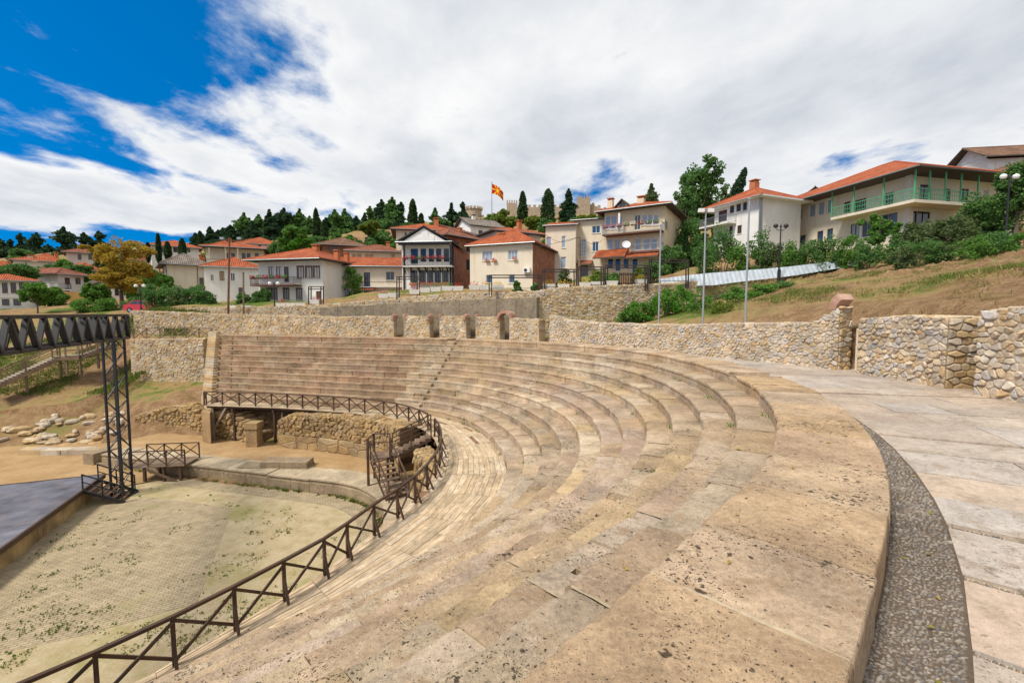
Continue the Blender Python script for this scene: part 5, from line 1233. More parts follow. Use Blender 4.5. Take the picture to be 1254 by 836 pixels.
def make_houses():
    T = 'terracotta'
    # --- far left
    h = House('village_house', 'low white house with three dark windows above the black truss', (-30, 62), (46, 66), 378, 343, 6, 'white_plaster')
    for x in (2, 12.5, 23): h.win(x, 346, x+8, 359, **WB, bars=1)
    h.win(-12, 346, -4, 359, **WB); h.win(2, 366, 12, 374, **WB); h.win(16, 366, 26, 374, **WB); h.slab('cornice', 'white_paint', -30, 362, 46, 364.5, 0, .12); h.roof('hip', 1.0, .7, 'roof_tile')
    h = House('village_house', 'cream house with red hip roof and satellite dish behind a green tree', (22, 98), (88, 104), 333, 318.5, 8, 'pale_plaster'); h.win(60, 320, 64, 326); h.win(30, 320, 34, 326); h.roof('hip', 1.6, .7); h.chimney(37, 312, 2, .9, 'pale_plaster')
    m = MB(); m.lathe((3.2, -.8, h.H-.2), [(.02, 0), (.35, .06), (.6, .2)], 14); m.build('satellite_dish', 'white_paint', h.r)
    h = House('village_house', 'white gabled house with a steep red side roof in the lower village', (46, 80), (72, 86), 360, 345, 8, 'white_plaster'); h.win(52, 348, 56, 354, **WB); h.roof('gable', 2.3, .5, 'roof_tile', ridge='y')
    h = House('village_house', 'grey two storey house with a small balcony beside the yellow wall', (75, 78), (106, 82), 364, 336, 8, 'grey_plaster'); h.win(79, 340, 86, 348, **WB); h.win(92, 340, 99, 348, **WB); h.win(80, 353, 86, 361, **WB); h.balcony(68, 88, 354, 1.1); h.roof('hip', 1.2, .8, 'roof_old')
    m = MB(); a, b = at(78, 370, 72), at(118, 370, 74); z1 = at(78, 357, 72).z; z0 = a.z-1; m.hexa([(a.x,a.y,z0), (b.x,b.y,z0), (b.x,b.y+.4,z0), (a.x,a.y+.4,z0)], [(a.x,a.y,z1), (b.x,b.y,z1), (b.x,b.y+.4,z1), (a.x,a.y+.4,z1)]); tag(m.build('garden_wall', 'ochre_plaster'), 'ochre yellow plastered garden wall below the grey house', 'wall')
    h = House('village_house', 'cream house half hidden by the yellow leaved tree', (87, 108), (128, 112), 330, 309, 9, 'pale_plaster'); h.win(95, 311, 100, 318, **WB); h.win(108, 311, 113, 318, **WB); h.roof('hip', 1.5, .9, 'roof_old')
    h = House('village_house', 'white house lying right behind the yellow leaved tree trunk', (128, 76), (178, 80), 382, 346, 8, 'white_plaster'); h.win(140, 350, 146, 362, **WB); h.win(156, 352, 162, 364, **WB); h.roof('hip', 1.4, .6)
    # --- left centre
    h = House('village_house', 'white house with orange roof and cypresses in front, upper village', (190, 104), (248, 110), 322, 300.5, 9, 'white_plaster')
    for x in (197, 202, 212, 229): h.win(x, 303, x+4.2, 309, **WD, sill=False)
    h.win(213, 301, 218, 309, **WD); h.roof('hip', 2.0, .9, 'roof_tile')
    h = House('village_house', 'cream house with grey brown hip roof and a row of narrow brown windows', (208, 66), (253, 69), 372, 324, 8, 'cream_plaster')
    for x in (189.5, 193.5, 198, 203): h.win(x, 329-.3*(x-189)/4, x+3.2, 339, 'left', frame='tan_paint', pane='glass_pale', bars=0, sill=False)
    h.win(244, 340, 250, 350, **WB); h.roof('hip', 1.9, .9, 'roof_grey'); h.chimney(247, 312.5, 2.2, .7, 'terracotta'); h.slab('downpipe', 'rust_steel', 242, 327, 243, 366, 0, .1)
    h = House('village_house', 'pale house with columned veranda under a wide orange roof', (256, 86), (326, 90), 345, 303, 9, 'cream_plaster')
    for x in (275, 283, 296, 302, 312): h.win(x, 310, x+5, 319, **WD, sill=False)
    for x in (255, 275, 290): h.slab('column', 'cream_plaster', x, 303, x+2.6, 323, 1.5, 1.75)
    h.balcony(250, 292, 323, 1.8, .9, slab='cream_plaster'); h.roof('hip', 1.6, .7, 'roof_tile', y0=-2.1)
    h = House('village_house', 'white house with dark eaves under an orange roof, high behind the veranda', (296, 112), (345, 116), 320, 298, 9, 'white_plaster'); h.win(338, 302, 342, 306, **WD); h.win(316, 300, 320, 306, **WD); h.roof('hip', 2.3, .6, 'roof_tile')
    h = House('village_house', 'small white house with blue grey eave and one brown shuttered window', (253, 62), (320, 65), 370, 327, 7, 'white_plaster'); h.win(257.5, 336, 262, 344); h.win(268.5, 332, 275, 343.5, **WB, pane='tan_paint'); h.win(282, 334, 288, 344); h.win(292, 352, 299, 362, **WB); h.roof('hip', 1.7, .5, 'roof_tile', fas='grey_steel')
    h = House('village_house', 'white two storey house with flower balcony and brown framed windows', (319, 56), (397, 54), 376, 321, 9, 'white_plaster')
    for x in (364.5, 374.5, 384): h.win(x, 326.5, x+7, 340, **WB, pane='curtain'); h.surround(x, 326.5, x+7, 340)
    for x0, x1, y1 in ((328.5, 335.5, 340), (338, 345, 340), (347.5, 354, 345.5)): h.win(x0, 326.5, x1, y1, **WB, pane='curtain' if y1 < 345 else 'glass', name='window' if y1 < 345 else 'door')
    for x in (326.5, 333, 347.5, 363.5): h.win(x, 353.5, x+6, 367, **WB, pane='glass_pale'); h.surround(x, 353.5, x+6, 367)
    h.win(387, 356.5, 393, 372, **WB, pane='brown_paint', name='door'); h.balcony(306, 359, 348, 1.5, .85, slab='brown_paint', rail='dark_iron', flowers=['leaf_mid', 'flower_red', 'leaf_green']); h.roof('hip', 1.9, .8, 'roof_tile', y0=-1.6); h.chimney(386.5, 299.5, 4, .7, T, h=2.2); h.chimney(412.5, 306, 3, .55, T); h.chimney(424.5, 309, 5, .5, T)
    h = House('village_house', 'long cream house overgrown with ivy beside the garage opening', (398.5, 58), (496, 59), 373, 326.5, 8, 'cream_plaster')
    h.win(416.5, 333, 424.5, 343, frame='grey_steel'); h.win(472.5, 332.5, 483, 343, frame='grey_steel'); h.win(445.5, 333.5, 453.5, 351, **WD, name='door'); h.win(414.5, 354, 429, 365, frame='grey_steel', bars=2); h.win(442.5, 356.5, 456, 370.5, **WD, name='door', bars=0, pane='black_paint'); h.leanto(437.5, 351, 460, 354.5, 1.0); h.roof('gable', 1.5, .5, 'roof_tile'); h.slab('balcony_floor', 'grey_plaster', 441, 351, 500, 352, 0, .8)
    rr = h.slab('rail', 'dark_iron', 441, 345.2, 500, 345.8, .72, .76)
    h = House('brick_house', 'brick house with brown roof and dark window row above the ivy house', (397, 92), (446, 95), 322, 300, 9, 'brick_wall')
    for x in (403.5, 408, 412.5): h.win(x, 300.5, x+3.6, 307, **WD, bars=0, sill=False)
    h.roof('hip', 2.2, 1.0, 'roof_brown'); h.chimney(436, 291.5, 4, .6, T)
    h = House('village_house', 'yellowish house with old red roof tucked behind the ivy house', (428, 76), (494, 78), 345, 307.5, 8, 'warm_plaster')
    for x in (431, 437.5, 447, 452.5, 479): h.win(x, 311, x+5, 317.5, frame='tan_paint', pane='tan_paint', bars=0)
    h.roof('hip', 1.6, .6, 'roof_old'); h.chimney(475, 296, 3, .6, T)
    h = House('village_house', 'cream house with orange hip roof rising behind the black and white house', (487, 78), (552, 80), 330, 281.5, 9, 'cream_plaster')
    for x in (495, 501, 512): h.win(x, 283.5, x+3.6, 290.5, bars=0)
    h.roof('hip', 1.9, .9, 'roof_tile'); h.chimney(534, 267, 3, .8, T); h.win(536, 283, 541, 290); h.win(543.5, 283, 548.5, 290)
    # --- the black and white house with flower balconies
    h = House('timber_house', 'black and white timbered house with flower balconies and gable front', (493.5, 56.5), (554, 56), 362, 299, 8.5, 'white_plaster', side='brick_wall')
    for x0, x1 in ((503, 512), (515, 522), (525, 531.5), (534, 540.5), (543.5, 550)): h.win(x0, 304.5, x1, 323 if x0 == 503 else 320.5, **WD, name='door' if x0 == 503 else 'window', tr=1); h.win(x0-.6, 331, x1-.6, 345.5, **WD, tr=1)
    for x in (494.5, 551.5): h.slab('post', 'black_paint', x-1, 299, x+1.4, 325, .95, 1.2); h.slab('post', 'black_paint', x-1, 327, x+1.2, 360, .02, .16)
    for x in (513.5, 523.5, 532.8, 542): h.slab('post', 'black_paint', x-.5, 328, x+.5, 346, .004, .08)
    h.balcony(492.5, 553.5, 325, 1.25, .95, slab='grey_plaster', rail='black_paint', flowers=['flower_red', 'flower_pink', 'leaf_green', 'flower_red'])
    for i in range(7):
        u = h.w*(i+.5)/7; z = h.loc(520, 325, 'front', 0)[1]-.2; k = MB(); k.beam((u, 0, z-.65), (u, -1.1, z-.1), .12, .14); k.beam((u, 0, z-.08), (u, -1.2, z-.08), .12, .14); k.build('bracket', 'black_paint', h.r)
    for x0, x1 in ((501, 511), (513, 521), (522.5, 531), (532.5, 540), (541.5, 550)):
        bx = h.slab('flower_box', 'terracotta', x0, 346.5, x1, 348.5, .003, .28); u0, u1, z0, z1 = h.rect(x0, 345, x1, 347, 'front', .15); k = MB(); tufts(k, ((u0+u1)/2, -.16, z1), ((u1-u0)/2, .18, .2), 60, .1); k.build('flowers', random.choice(['flower_pink', 'flower_red', 'leaf_green']), bx)
    h.roof('gable', 1.85, .35, 'roof_tile', ridge='y', fas='black_paint', y0=-1.35, x0=-.35)
    k = MB(); u0, u1, z0, z1 = h.rect(494, 295, 553, 299, 'front', 1.25); k.box(0, h.w, -1.26, -1.12, h.H-.30, h.H+.12); k.build('lintel', 'black_paint', h.r)
    k = MB(); k.poly([(.5,-1.14,h.H+.13), (h.w-.5,-1.14,h.H+.13), (h.w/2,-1.14,h.H+1.75)]); k.build('gable_board', 'white_paint', h.r)
    k = MB(); k.box(h.w*.33, h.w*.70, -1.19, -1.145, h.H+.14, h.H+.75); k.box(h.w*.46, h.w*.58, -1.19, -1.145, h.H+.75, h.H+1.3); k.build('sign_board', 'white_paint', h.r)
    h.slab('corner_post', 'black_paint', 553.2, 300, 556, 358, .01, .12)
    h = House('brick_house', 'orange brick house wedged behind the black and white house', (549, 66), (581, 70), 345, 289, 8, 'brick_wall', side='brick_wall')
    for y in (296, 318): h.win(571, y, 576, y+13, **WD); h.win(556, y, 561, y+12, **WD)
    h.roof('hip', 1.6, .9, 'roof_old'); h.chimney(563, 279, 3, .6, T)
    h = House('village_house', 'cream house with brown eaves climbing behind the brick house', (561, 84), (590, 90), 330, 284, 10, 'cream_plaster'); h.win(566, 287, 571, 298, bars=0); h.win(578, 289, 583, 299, bars=0); h.roof('gable', 1.8, .8, 'roof_old', ridge='x')
    h = House('village_house', 'white house with pale grey gabled roof below the castle', (577, 100), (615, 104), 315, 276, 9, 'white_plaster'); h.win(586, 282, 591, 290, **WB); h.win(600, 284, 605, 292, **WB); h.roof('gable', 2.4, .7, 'roof_grey', ridge='x'); h.chimney(580, 263, 4, .8, 'white_plaster', 'roof_grey')
    h = House('village_house', 'white house with red roof and brown windows behind the cream house', (607, 72), (661, 76), 340, 283.5, 9, 'white_plaster')
    for x in (622, 634.5, 642): h.win(x, 286, x+5.5, 294, **WB)
    h.win(612, 287, 616, 294, **WB); h.slab('column', 'white_paint', 631.5, 283, 633, 300, .9, 1.1); h.roof('hip', 1.5, 1.1, 'roof_tile'); h.chimney(636, 270, 3, .7, T)
    h = House('village_house', 'cream plain house with brick side wall, orange hip roof and white chimney', (576, 54.5), (652, 51.5), 358, 302.5, 9.5, 'cream_plaster', side='brick_wall')
    for x0, y0, x1, y1 in ((590.5, 307, 603, 319.5), (622, 306, 634, 318.5)): h.win(x0, y0, x1, y1, pane='glass_pale', bars=2)
    h.win(595, 336.5, 602.5, 346.5, pane='glass_blue', bars=0); h.win(623, 336, 630.5, 346.5, pane='glass_blue', bars=0); h.roof('hip', 2.3, .45, 'roof_tile'); h.chimney(614.5, 286, 3.0, .85, 'white_plaster', 'terracotta', 2.2)
    ac = h.slab('air_conditioner', 'white_paint', 640.5, 328, 648.5, 333.5, .05, .4); u0, u1, z0, z1 = h.rect(640.5, 328, 648.5, 333.5, 'front', .4); k = MB(); k.tube((u0+.3, -.405, (z0+z1)/2), (u0+.3, -.42, (z0+z1)/2), .2, .2, 14); k.build('fan', 'dark_iron', ac)
    for x, y in ((596, 319.5), (605, 319), (630, 317)):
        bx = h.slab('flower_box', 'terracotta', x-2.5, y-1, x+2.5, y+.6, .08, .3); u0, u1, z0, z1 = h.rect(x-2.5, y-1, x+2.5, y, 'front', .2); k = MB(); tufts(k, ((u0+u1)/2, -.2, z1+.08), (.28, .14, .16), 40, .1); k.build('flowers', random.choice(['leaf_mid', 'flower_red']), bx)
    # --- cream double house and three storey house
    h = House('village_house', 'tall cream house with small windows and low orange roof', (667.5, 60), (704, 59), 352, 277.5, 9, 'cream_plaster')
    h.win(668.5, 290, 675, 304, bars=0, pane='glass_pale'); h.win(688, 289, 692.5, 303.5, bars=0, pane='glass_pale'); h.win(686.5, 314.5, 693, 328, bars=0, pane='glass_pale'); h.roof('gable', 1.1, .35, 'roof_tile')
    h = House('village_house', 'cream house wing with large lattice window and violet shutters', (701.5, 61), (741, 59.5), 352, 271, 9, 'cream_plaster')
    h.win(725, 276.5, 735, 285.5, pane='glass_blue', bars=1); h.win(725.5, 296, 733, 308, pane='glass_blue', bars=1); h.win(709.5, 293, 717.5, 314, bars=2, tr=4, pane='glass_pale'); h.leanto(706, 319, 726, 323, 1.2, 'roof_old'); h.win(710, 325, 720, 340, **WB, name='door'); h.roof('gable', .8, .4, 'roof_tile')
    h = House('village_house', 'three storey tan house with two balconies, dormer and dark roof overhang', (738.5, 59), (811, 55), 352, 261, 9, 'warm_plaster')
    for i, x in enumerate((741, 748.3, 755.6)): h.win(x, 264.5, x+6.6, 281, pane='glass_pale', bars=0)
    h.win(777, 263, 784, 281.5, pane='glass', name='door'); 
    for x in (786, 793, 800): h.win(x, 263, x+6.2, 276, pane='glass_pale', bars=0)
    for x in (743, 752.5, 762): h.win(x, 292.5, x+7, 305.5, pane='glass_pale', bars=0)
    for x, y1 in ((777.5, 306.5), (788, 306), (797, 306)): h.win(x, 292, x+7.5, y1, pane='glass_pale', bars=0)
    for x, y1 in ((744, 329), (753, 332), (763, 329), (774, 334)): h.win(x, 316.5, x+7, y1, frame='white_paint', bars=0, pane='glass', name='window')
    h.win(812.5, 270, 818, 280, 'right'); h.balcony(737.5, 810, 284, 1.3, .95, slab='brown_paint', rail='grey_steel', flowers=['flower_red', 'leaf_green', 'planter_white', 'flower_pink']); h.balcony(773, 810, 307, .9, .9, slab='brown_paint', rail='grey_steel')
    h.leanto(731.5, 306.5, 770, 314, 1.7); h.leanto(770, 307.5, 809, 313.5, 1.5); h.slab('pillar', 'white_plaster', 757, 261, 759, 284, .9, 1.1)
    u, z = h.loc(767, 300, 'front', 1.3); k = MB(); k.lathe((u, -1.35, z), [(.03, 0), (.3, .05), (.52, .17)], 14); o = k.build('satellite_dish', 'white_paint', h.r); o.rotation_euler = (math.radians(65), 0, .4)
    h.roof('hip', 1.5, 1.0, 'roof_tile', fas='soffit'); h.chimney(748, 243, 3.5, .7, 'warm_plaster', 'terracotta'); h.chimney(785.5, 240.5, 3.5, .85, 'warm_plaster', 'terracotta')
    u0, z0 = h.loc(754, 258, 'front', -1.2); u1, z1 = h.loc(775, 258, 'front', -1.2); um = (u0+u1)/2; zt = h.loc(764, 243.5, 'front', -.2)[1]; zz = h.H+.25; k = MB(); k.poly([(u0,.4,zz), (u1,.4,zz), (um,.4,zt-.15)]); d_ = k.build('dormer', 'warm_plaster', h.r); k = MB()
    for a, b in ((u0-.35, um), (u1+.35, um)): k.hexa([(a,0,zz-.25), (b,0,zt-.1), (b,4,zt-.1), (a,4,zz-.25)], [(a,0,zz-.1), (b,0,zt+.06), (b,4,zt+.06), (a,4,zz-.1)])
    k.build('dormer_roof', 'soffit', d_); k = MB(); k.box(um-.35, um+.35, .33, .39, zz+.15, zz+.95); k.build('dormer_window', 'glass', d_)
    # --- right: white house on the slope (its corner points at the theatre)
    h = House('village_house', 'white two storey house with orange hip roof on the right hand slope', (871, 57), (925.5, 51), 320, 257, 6.7, 'white_plaster')
    for x0, y0, x1, y1 in ((894, 249.5, 898.8, 261), (902, 246.5, 907, 259), (910, 244.5, 914.5, 257.5)): h.win(x0, y0, x1, y1, **WB, bars=1)
    h.win(880, 257.5, 890, 271.5, **WB, name='door'); h.win(903, 276, 908, 286, **WB); h.win(893, 277, 897, 287, **WB); h.balcony(856, 891, 275, 1.4, .9, slab='white_plaster', rail='grey_steel'); h.slab('downpipe', 'grey_steel', 931, 240, 932.2, 300, 0, .1, 'right')
    h.roof('hip', 2.1, .9, 'roof_tile', fas='white_paint', x0=-1.9); h.chimney(924, 220.5, 4.5, .8, T)
    # --- long cream building with the green balcony
    h = House('long_house', 'long cream building with a roofed corner terrace and green railing', (946, 59), (1104, 43.5), 312, 259.5, 14.5, 'cream_plaster', cat='house', below=4)
    for x0, y0, x1, y1 in ((956, 261, 961.5, 274), (966, 258.5, 971.5, 272), (976, 255.5, 982, 269.5), (991, 250, 998, 265.5), (1002, 247, 1009, 263), (1013, 244, 1019.5, 260.5)): h.win(x0, y0, x1, y1, pane='glass_pale', bars=0)
    for x0, y0, x1, y1 in ((962, 293, 967, 301), (971, 291, 976.5, 301), (980, 288, 986, 300), (1001, 283, 1007.5, 298), (1013, 280, 1019.5, 295)): h.win(x0, y0, x1, y1, **WB, pane='glass_blue', bars=0)
    for x0, y0, x1, y1 in ((1034, 247, 1041, 261), (1047, 244, 1060, 260), (1084, 236, 1094, 252)): h.win(x0, y0, x1, y1, **WB, bars=1, pane='glass')
    h.win(1042, 274, 1052, 291, **WB, pane='glass_pale'); h.win(1056, 271, 1068, 290, frame='grey_steel', pane='glass_blue'); h.win(1076, 262, 1098, 284, frame='grey_steel', pane='glass_blue', bars=1)
    f = 'right'
    for x0, y0, x1, y1 in ((1127, 226, 1139, 250), (1156, 231, 1163, 250), (1176, 231, 1185, 256)): h.win(x0, y0, x1, y1, f, **WB, pane='glass', bars=1)
    h.win(1109, 258, 1122, 284, f, frame='dark_iron', pane='glass', bars=0); h.win(1123.5, 259, 1138, 284, f, frame='dark_iron', pane='glass', bars=1); h.win(1205, 232, 1210, 246, f, pane='glass_pale')
    # corner terrace: slab, posts, railing on two sides
    zs = h.loc(1104, 252, 'front', 0)[1]; uL = h.loc(1019, 268, 'front', 1.5)[0]; uR = h.loc(1196, 259, 'right', 1.5)[0]; pj = 1.7
    k = MB(); k.box(uL, h.w+pj, -pj, -.004, zs-.28, zs); k.box(h.w+.004, h.w+pj, -.004, uR, zs-.28, zs); ter = k.build('terrace_slab', 'cream_plaster', h.r)
    pts = [(uL+.05, -pj+.06)]+[(lerp(uL, h.w+pj, t), -pj+.06) for t in (.30, .66)]+[(h.w+pj-.06, -pj+.06)]+[(h.w+pj-.06, lerp(-pj, uR, t)) for t in (.22, .46, .70, .97)]
    ztop = h.H+.02
    for x, y in pts: k = MB(); k.box(x-.055, x+.055, y-.055, y+.055, zs, ztop); k.build('post', 'green_paint', ter)
    for a, b in zip(pts, pts[1:]):
        for q in (.15, .55, 1.0): k = MB(); k.beam((*a, zs+q), (*b, zs+q), .05, .05 if q < 1 else .07); k.build('rail', 'green_paint', ter)
        n = int((Vector(b)-Vector(a)).length/.22); k = MB()
        for i in range(1, n): p = Vector(a).lerp(Vector(b), i/n); k.box(p.x-.012, p.x+.012, p.y-.012, p.y+.012, zs+.15, zs+1.0)
        k.build('balusters', 'green_paint', ter)
    k = MB(); k.box(h.w-.3, h.w+.25, -.25, .3, -1, h.H); k.build('pillar', 'pale_plaster', h.r)
    h.roof('hip', 3.7, .8, 'roof_tile', y0=-2.3, x1=h.w+2.4); h.chimney(1041, 219, 5, .9, T)
    h = House('village_house', 'white house with dark eaves and two chimneys above the terrace building', (1152, 66), (1196, 60), 240, 212, 10, 'white_plaster'); h.win(1168, 213, 1176, 220, bars=1); h.win(1205, 206, 1212, 214, 'right'); h.roof('gable', 2.3, .9, 'roof_brown', ridge='y', fas='soffit'); h.chimney(1222, 190, 6, .8, 'warm_plaster', 'terracotta'); h.chimney(1243, 192, 9, 1.0, 'brick_red', 'brick_red')
    h = House('village_house', 'small dark roofed house seen between the two right hand buildings', (980, 75), (1000, 74), 270, 243, 8, 'pale_plaster'); h.win(984, 240, 989, 244); h.roof('gable', 1.5, .8, 'roof_brown', ridge='y'); h.chimney(1000, 234, 4, .7, T)
    # right part of a brown house at the frame's edge
    h = House('village_house', 'tan house with brown eaves standing behind the leafy bushes at the slope top', (1196, 58), (1262, 54), 262, 216, 10, 'warm_plaster'); h.win(1206, 221, 1212, 234); h.win(1226, 219, 1233, 233); h.roof('hip', 1.4, .9, 'roof_brown')
def more_houses():
    for lab, A, B, g, e, d, wall, rise, mat in (('white cottage with red roof left of the autumn tree top', (101, 92), (126, 95), 348, 331, 7, 'white_plaster', 1.6, 'roof_tile'), ('pale cottage with old red roof right of the autumn tree top', (158, 104), (184, 107), 336, 319, 8, 'pale_plaster', 1.8, 'roof_old'), ('white cottage with orange roof at the far left edge', (-6, 102), (20, 104), 342, 328, 8, 'white_plaster', 1.7, 'roof_tile'), ('cream cottage with red roof behind the lime green tree', (330, 104), (356, 106), 322, 307, 8, 'cream_plaster', 1.9, 'roof_tile'), ('white cottage with brown roof under the yellow green tree', (453, 106), (484, 108), 308, 293, 8, 'white_plaster', 1.9, 'roof_brown'), ('small white cottage between the far left pines and the grey house', (52, 118), (76, 121), 330, 317, 8, 'white_plaster', 1.7, 'roof_tile'), ('cream cottage with orange roof behind the grey brown roof', (262, 120), (290, 122), 316, 302, 8, 'cream_plaster', 2.0, 'roof_tile')):
        h = House('village_cottage', lab, A, B, g, e, d, wall)
        n = 3
        for i in range(n): x = lerp(A[0], B[0], (i+.5)/n); h.win(x-1.8, e+3, x+1.8, e+9, **(WB if i % 2 else WD), bars=1)
        h.roof('hip', rise, .7, mat); h.chimney(lerp(A[0], B[0], .7), e-9.5*rise/1.9, 3, .7)
make_houses(); more_houses()
make_ground()
# ------------------------------------------------------------------ trees, shrubs
def gz(x, y): return float(f_upp(x, y)[0])
def crown_clumps(m, c, rad, n, per, size, clump=.32, hollow=.45):
    for _ in range(n):
        while True:
            x, y, z = (random.uniform(-1, 1) for _ in range(3)); q = x*x+y*y+z*z
            if hollow*hollow < q <= 1: break
        k = clump*random.uniform(.6, 1.35); cc = (c[0]+x*rad[0]*.86, c[1]+y*rad[1]*.86, c[2]+z*rad[2]*.86)
        tufts(m, cc, (rad[0]*k, rad[1]*k, rad[2]*k*.75), per, size)
def tree(name, label, px, pyt, pyb, Y, hw, kind, mat, cat='tree', group=None, dens=1.0, lean=0.0):
    b = at(px, pyb, Y); t = at(px, pyt, Y); g = min(gz(b.x, b.y), b.z); r = hw*Y/FPX; H = t.z-b.z
    root = thing(name, label, cat, (b.x, b.y, g), group); m = MB(); lf = max(.12, min(.62, Y*.0042))
    top = Vector((b.x+lean, b.y, t.z))
    if kind in ('pine', 'fir'):
        tk = MB(); tk.path([(b.x, b.y, g-.5), (b.x+lean*.4, b.y, lerp(b.z, t.z, .5)), (top.x, top.y, t.z-H*.06)], [max(.14, H*.022), max(.09, H*.015), .03]); tk.build('trunk', 'bark', root)
        lv = int(11+H*.8)
        for i in range(lv):
            f = i/(lv-1); z = lerp(b.z+H*.02, t.z, f); rr = r*((1-f)**.75 if kind == 'fir' else min(1, 2.2*(1-f))**.8*(.55+.45*math.sin(3+f*9+px)))*random.uniform(.7, 1.15)+.12
            nb = random.randint(5, 8)
            for k in range(nb+2):
                a = random.uniform(0, 6.28); l = rr*random.uniform(.55, 1.2)*(1+.5*nz(math.cos(a)*1.2+px, math.sin(a)*1.2, f*3.5))
                for q in range(4):
                    e = (q+.6)/4; c = (b.x+lean*f+math.cos(a)*l*e, b.y+math.sin(a)*l*e, z-l*e*.22+random.gauss(0, .08)); tufts(m, c, (l*.24+.12, l*.24+.12, .16+l*.10), int(13*dens), lf*1.25)
    elif kind == 'cypress':
        tk = MB(); tk.tube((b.x, b.y, g-.5), (top.x, top.y, lerp(b.z, t.z, .7)), max(.12, H*.018), .04, 7); tk.build('trunk', 'bark', root)
        n = int(2600*dens); C = []
        for i in range(n):
            f = random.random()**.85; prof = (math.sin(min(1, f*2.6)*math.pi/2)**.7)*(1-f)**.42*(1+.20*nz(f*6, px*.7, 1.0)); a = random.uniform(0, 6.28); q = r*prof*random.uniform(.55, 1.08)*(1+.22*nz(math.cos(a)*1.5+px, math.sin(a)*1.5, f*9))
            p = Vector((b.x+lean*f+math.cos(a)*q, b.y+math.sin(a)*q, lerp(b.z, t.z, f)+random.gauss(0, .1))); C.append(tuple(p))
        leaves(m, np.array(C), lf*1.25)
    else:
        hc = H*(.30 if kind == 'broad' else .05); tk = MB(); mid = Vector((b.x, b.y, b.z+hc)); tk.path([(b.x, b.y, g-.5), mid], [max(.10, H*.028), max(.08, H*.02)], 8)
        c = Vector((b.x, b.y, (b.z+hc+t.z)/2)); rz = (t.z-b.z-hc)/2*1.04
        for k in range(7):
            a = random.uniform(0, 6.28); e = Vector((c.x+math.cos(a)*r*.6, c.y+math.sin(a)*r*.6, c.z+random.uniform(-.2, .6)*rz)); j = mid.lerp(e, .5)+Vector((0, 0, .1*rz)); tk.path([mid, j, e], [max(.06, H*.013), max(.05, H*.009), .02], 6)
        tk.build('trunk', 'bark', root); n = int((40 if kind == 'broad' else 40)*dens)
        if kind == 'broad':          # several uneven lobes, so that the outline breaks up and the sky shows through
            nl = 8
            for q in range(nl):
                a = 6.28*q/nl+random.uniform(-.4, .4); e = random.uniform(.35, .72); k = random.uniform(.40, .58); zz = random.uniform(-.75, .55); e *= math.sqrt(max(.1, 1-zz*zz))
                crown_clumps(m, (c.x+math.cos(a)*r*e, c.y+math.sin(a)*r*e, c.z+zz*rz), (r*k, r*k, rz*k*.9), max(4, int(n/nl*1.15)), 130, lf*1.25, .34, .2)
            crown_clumps(m, (c.x, c.y, c.z+rz*.1), (r*.66, r*.66, rz*.8), max(6, int(n*.4)), 130, lf*1.25, .32, .1)
        else: crown_clumps(m, c, (r, r, rz), n, 130, lf*1.25, .30, .15)
    m.build('crown', mat, root); return root
def bush(label, px, pyt, pyb, Y, hw, mat, group=None, name='shrub', dens=1.0):
    b = at(px, pyb, Y); t = at(px, pyt, Y); b.z = min(b.z, max(gz(b.x, b.y), b.z-2.5)); r = hw*1.12*Y/FPX; H = max(.3, t.z-b.z); root = thing(name, label, 'shrub', (b.x, b.y, b.z-.2), group)
    tk = MB()
    for k in range(5):
        a = random.uniform(0, 6.28); tk.tube((b.x, b.y, b.z-.6), (b.x+math.cos(a)*r*.5, b.y+math.sin(a)*r*.5, b.z+H*.6), .04, .015, 5)
    tk.build('stem', 'bark', root); m = MB(); crown_clumps(m, (b.x, b.y, b.z+H*.42), (r, r*.9, H*.58), int(26*dens), 110, max(.09, Y*.0042), .36, .1); m.build('foliage', mat, root); return root
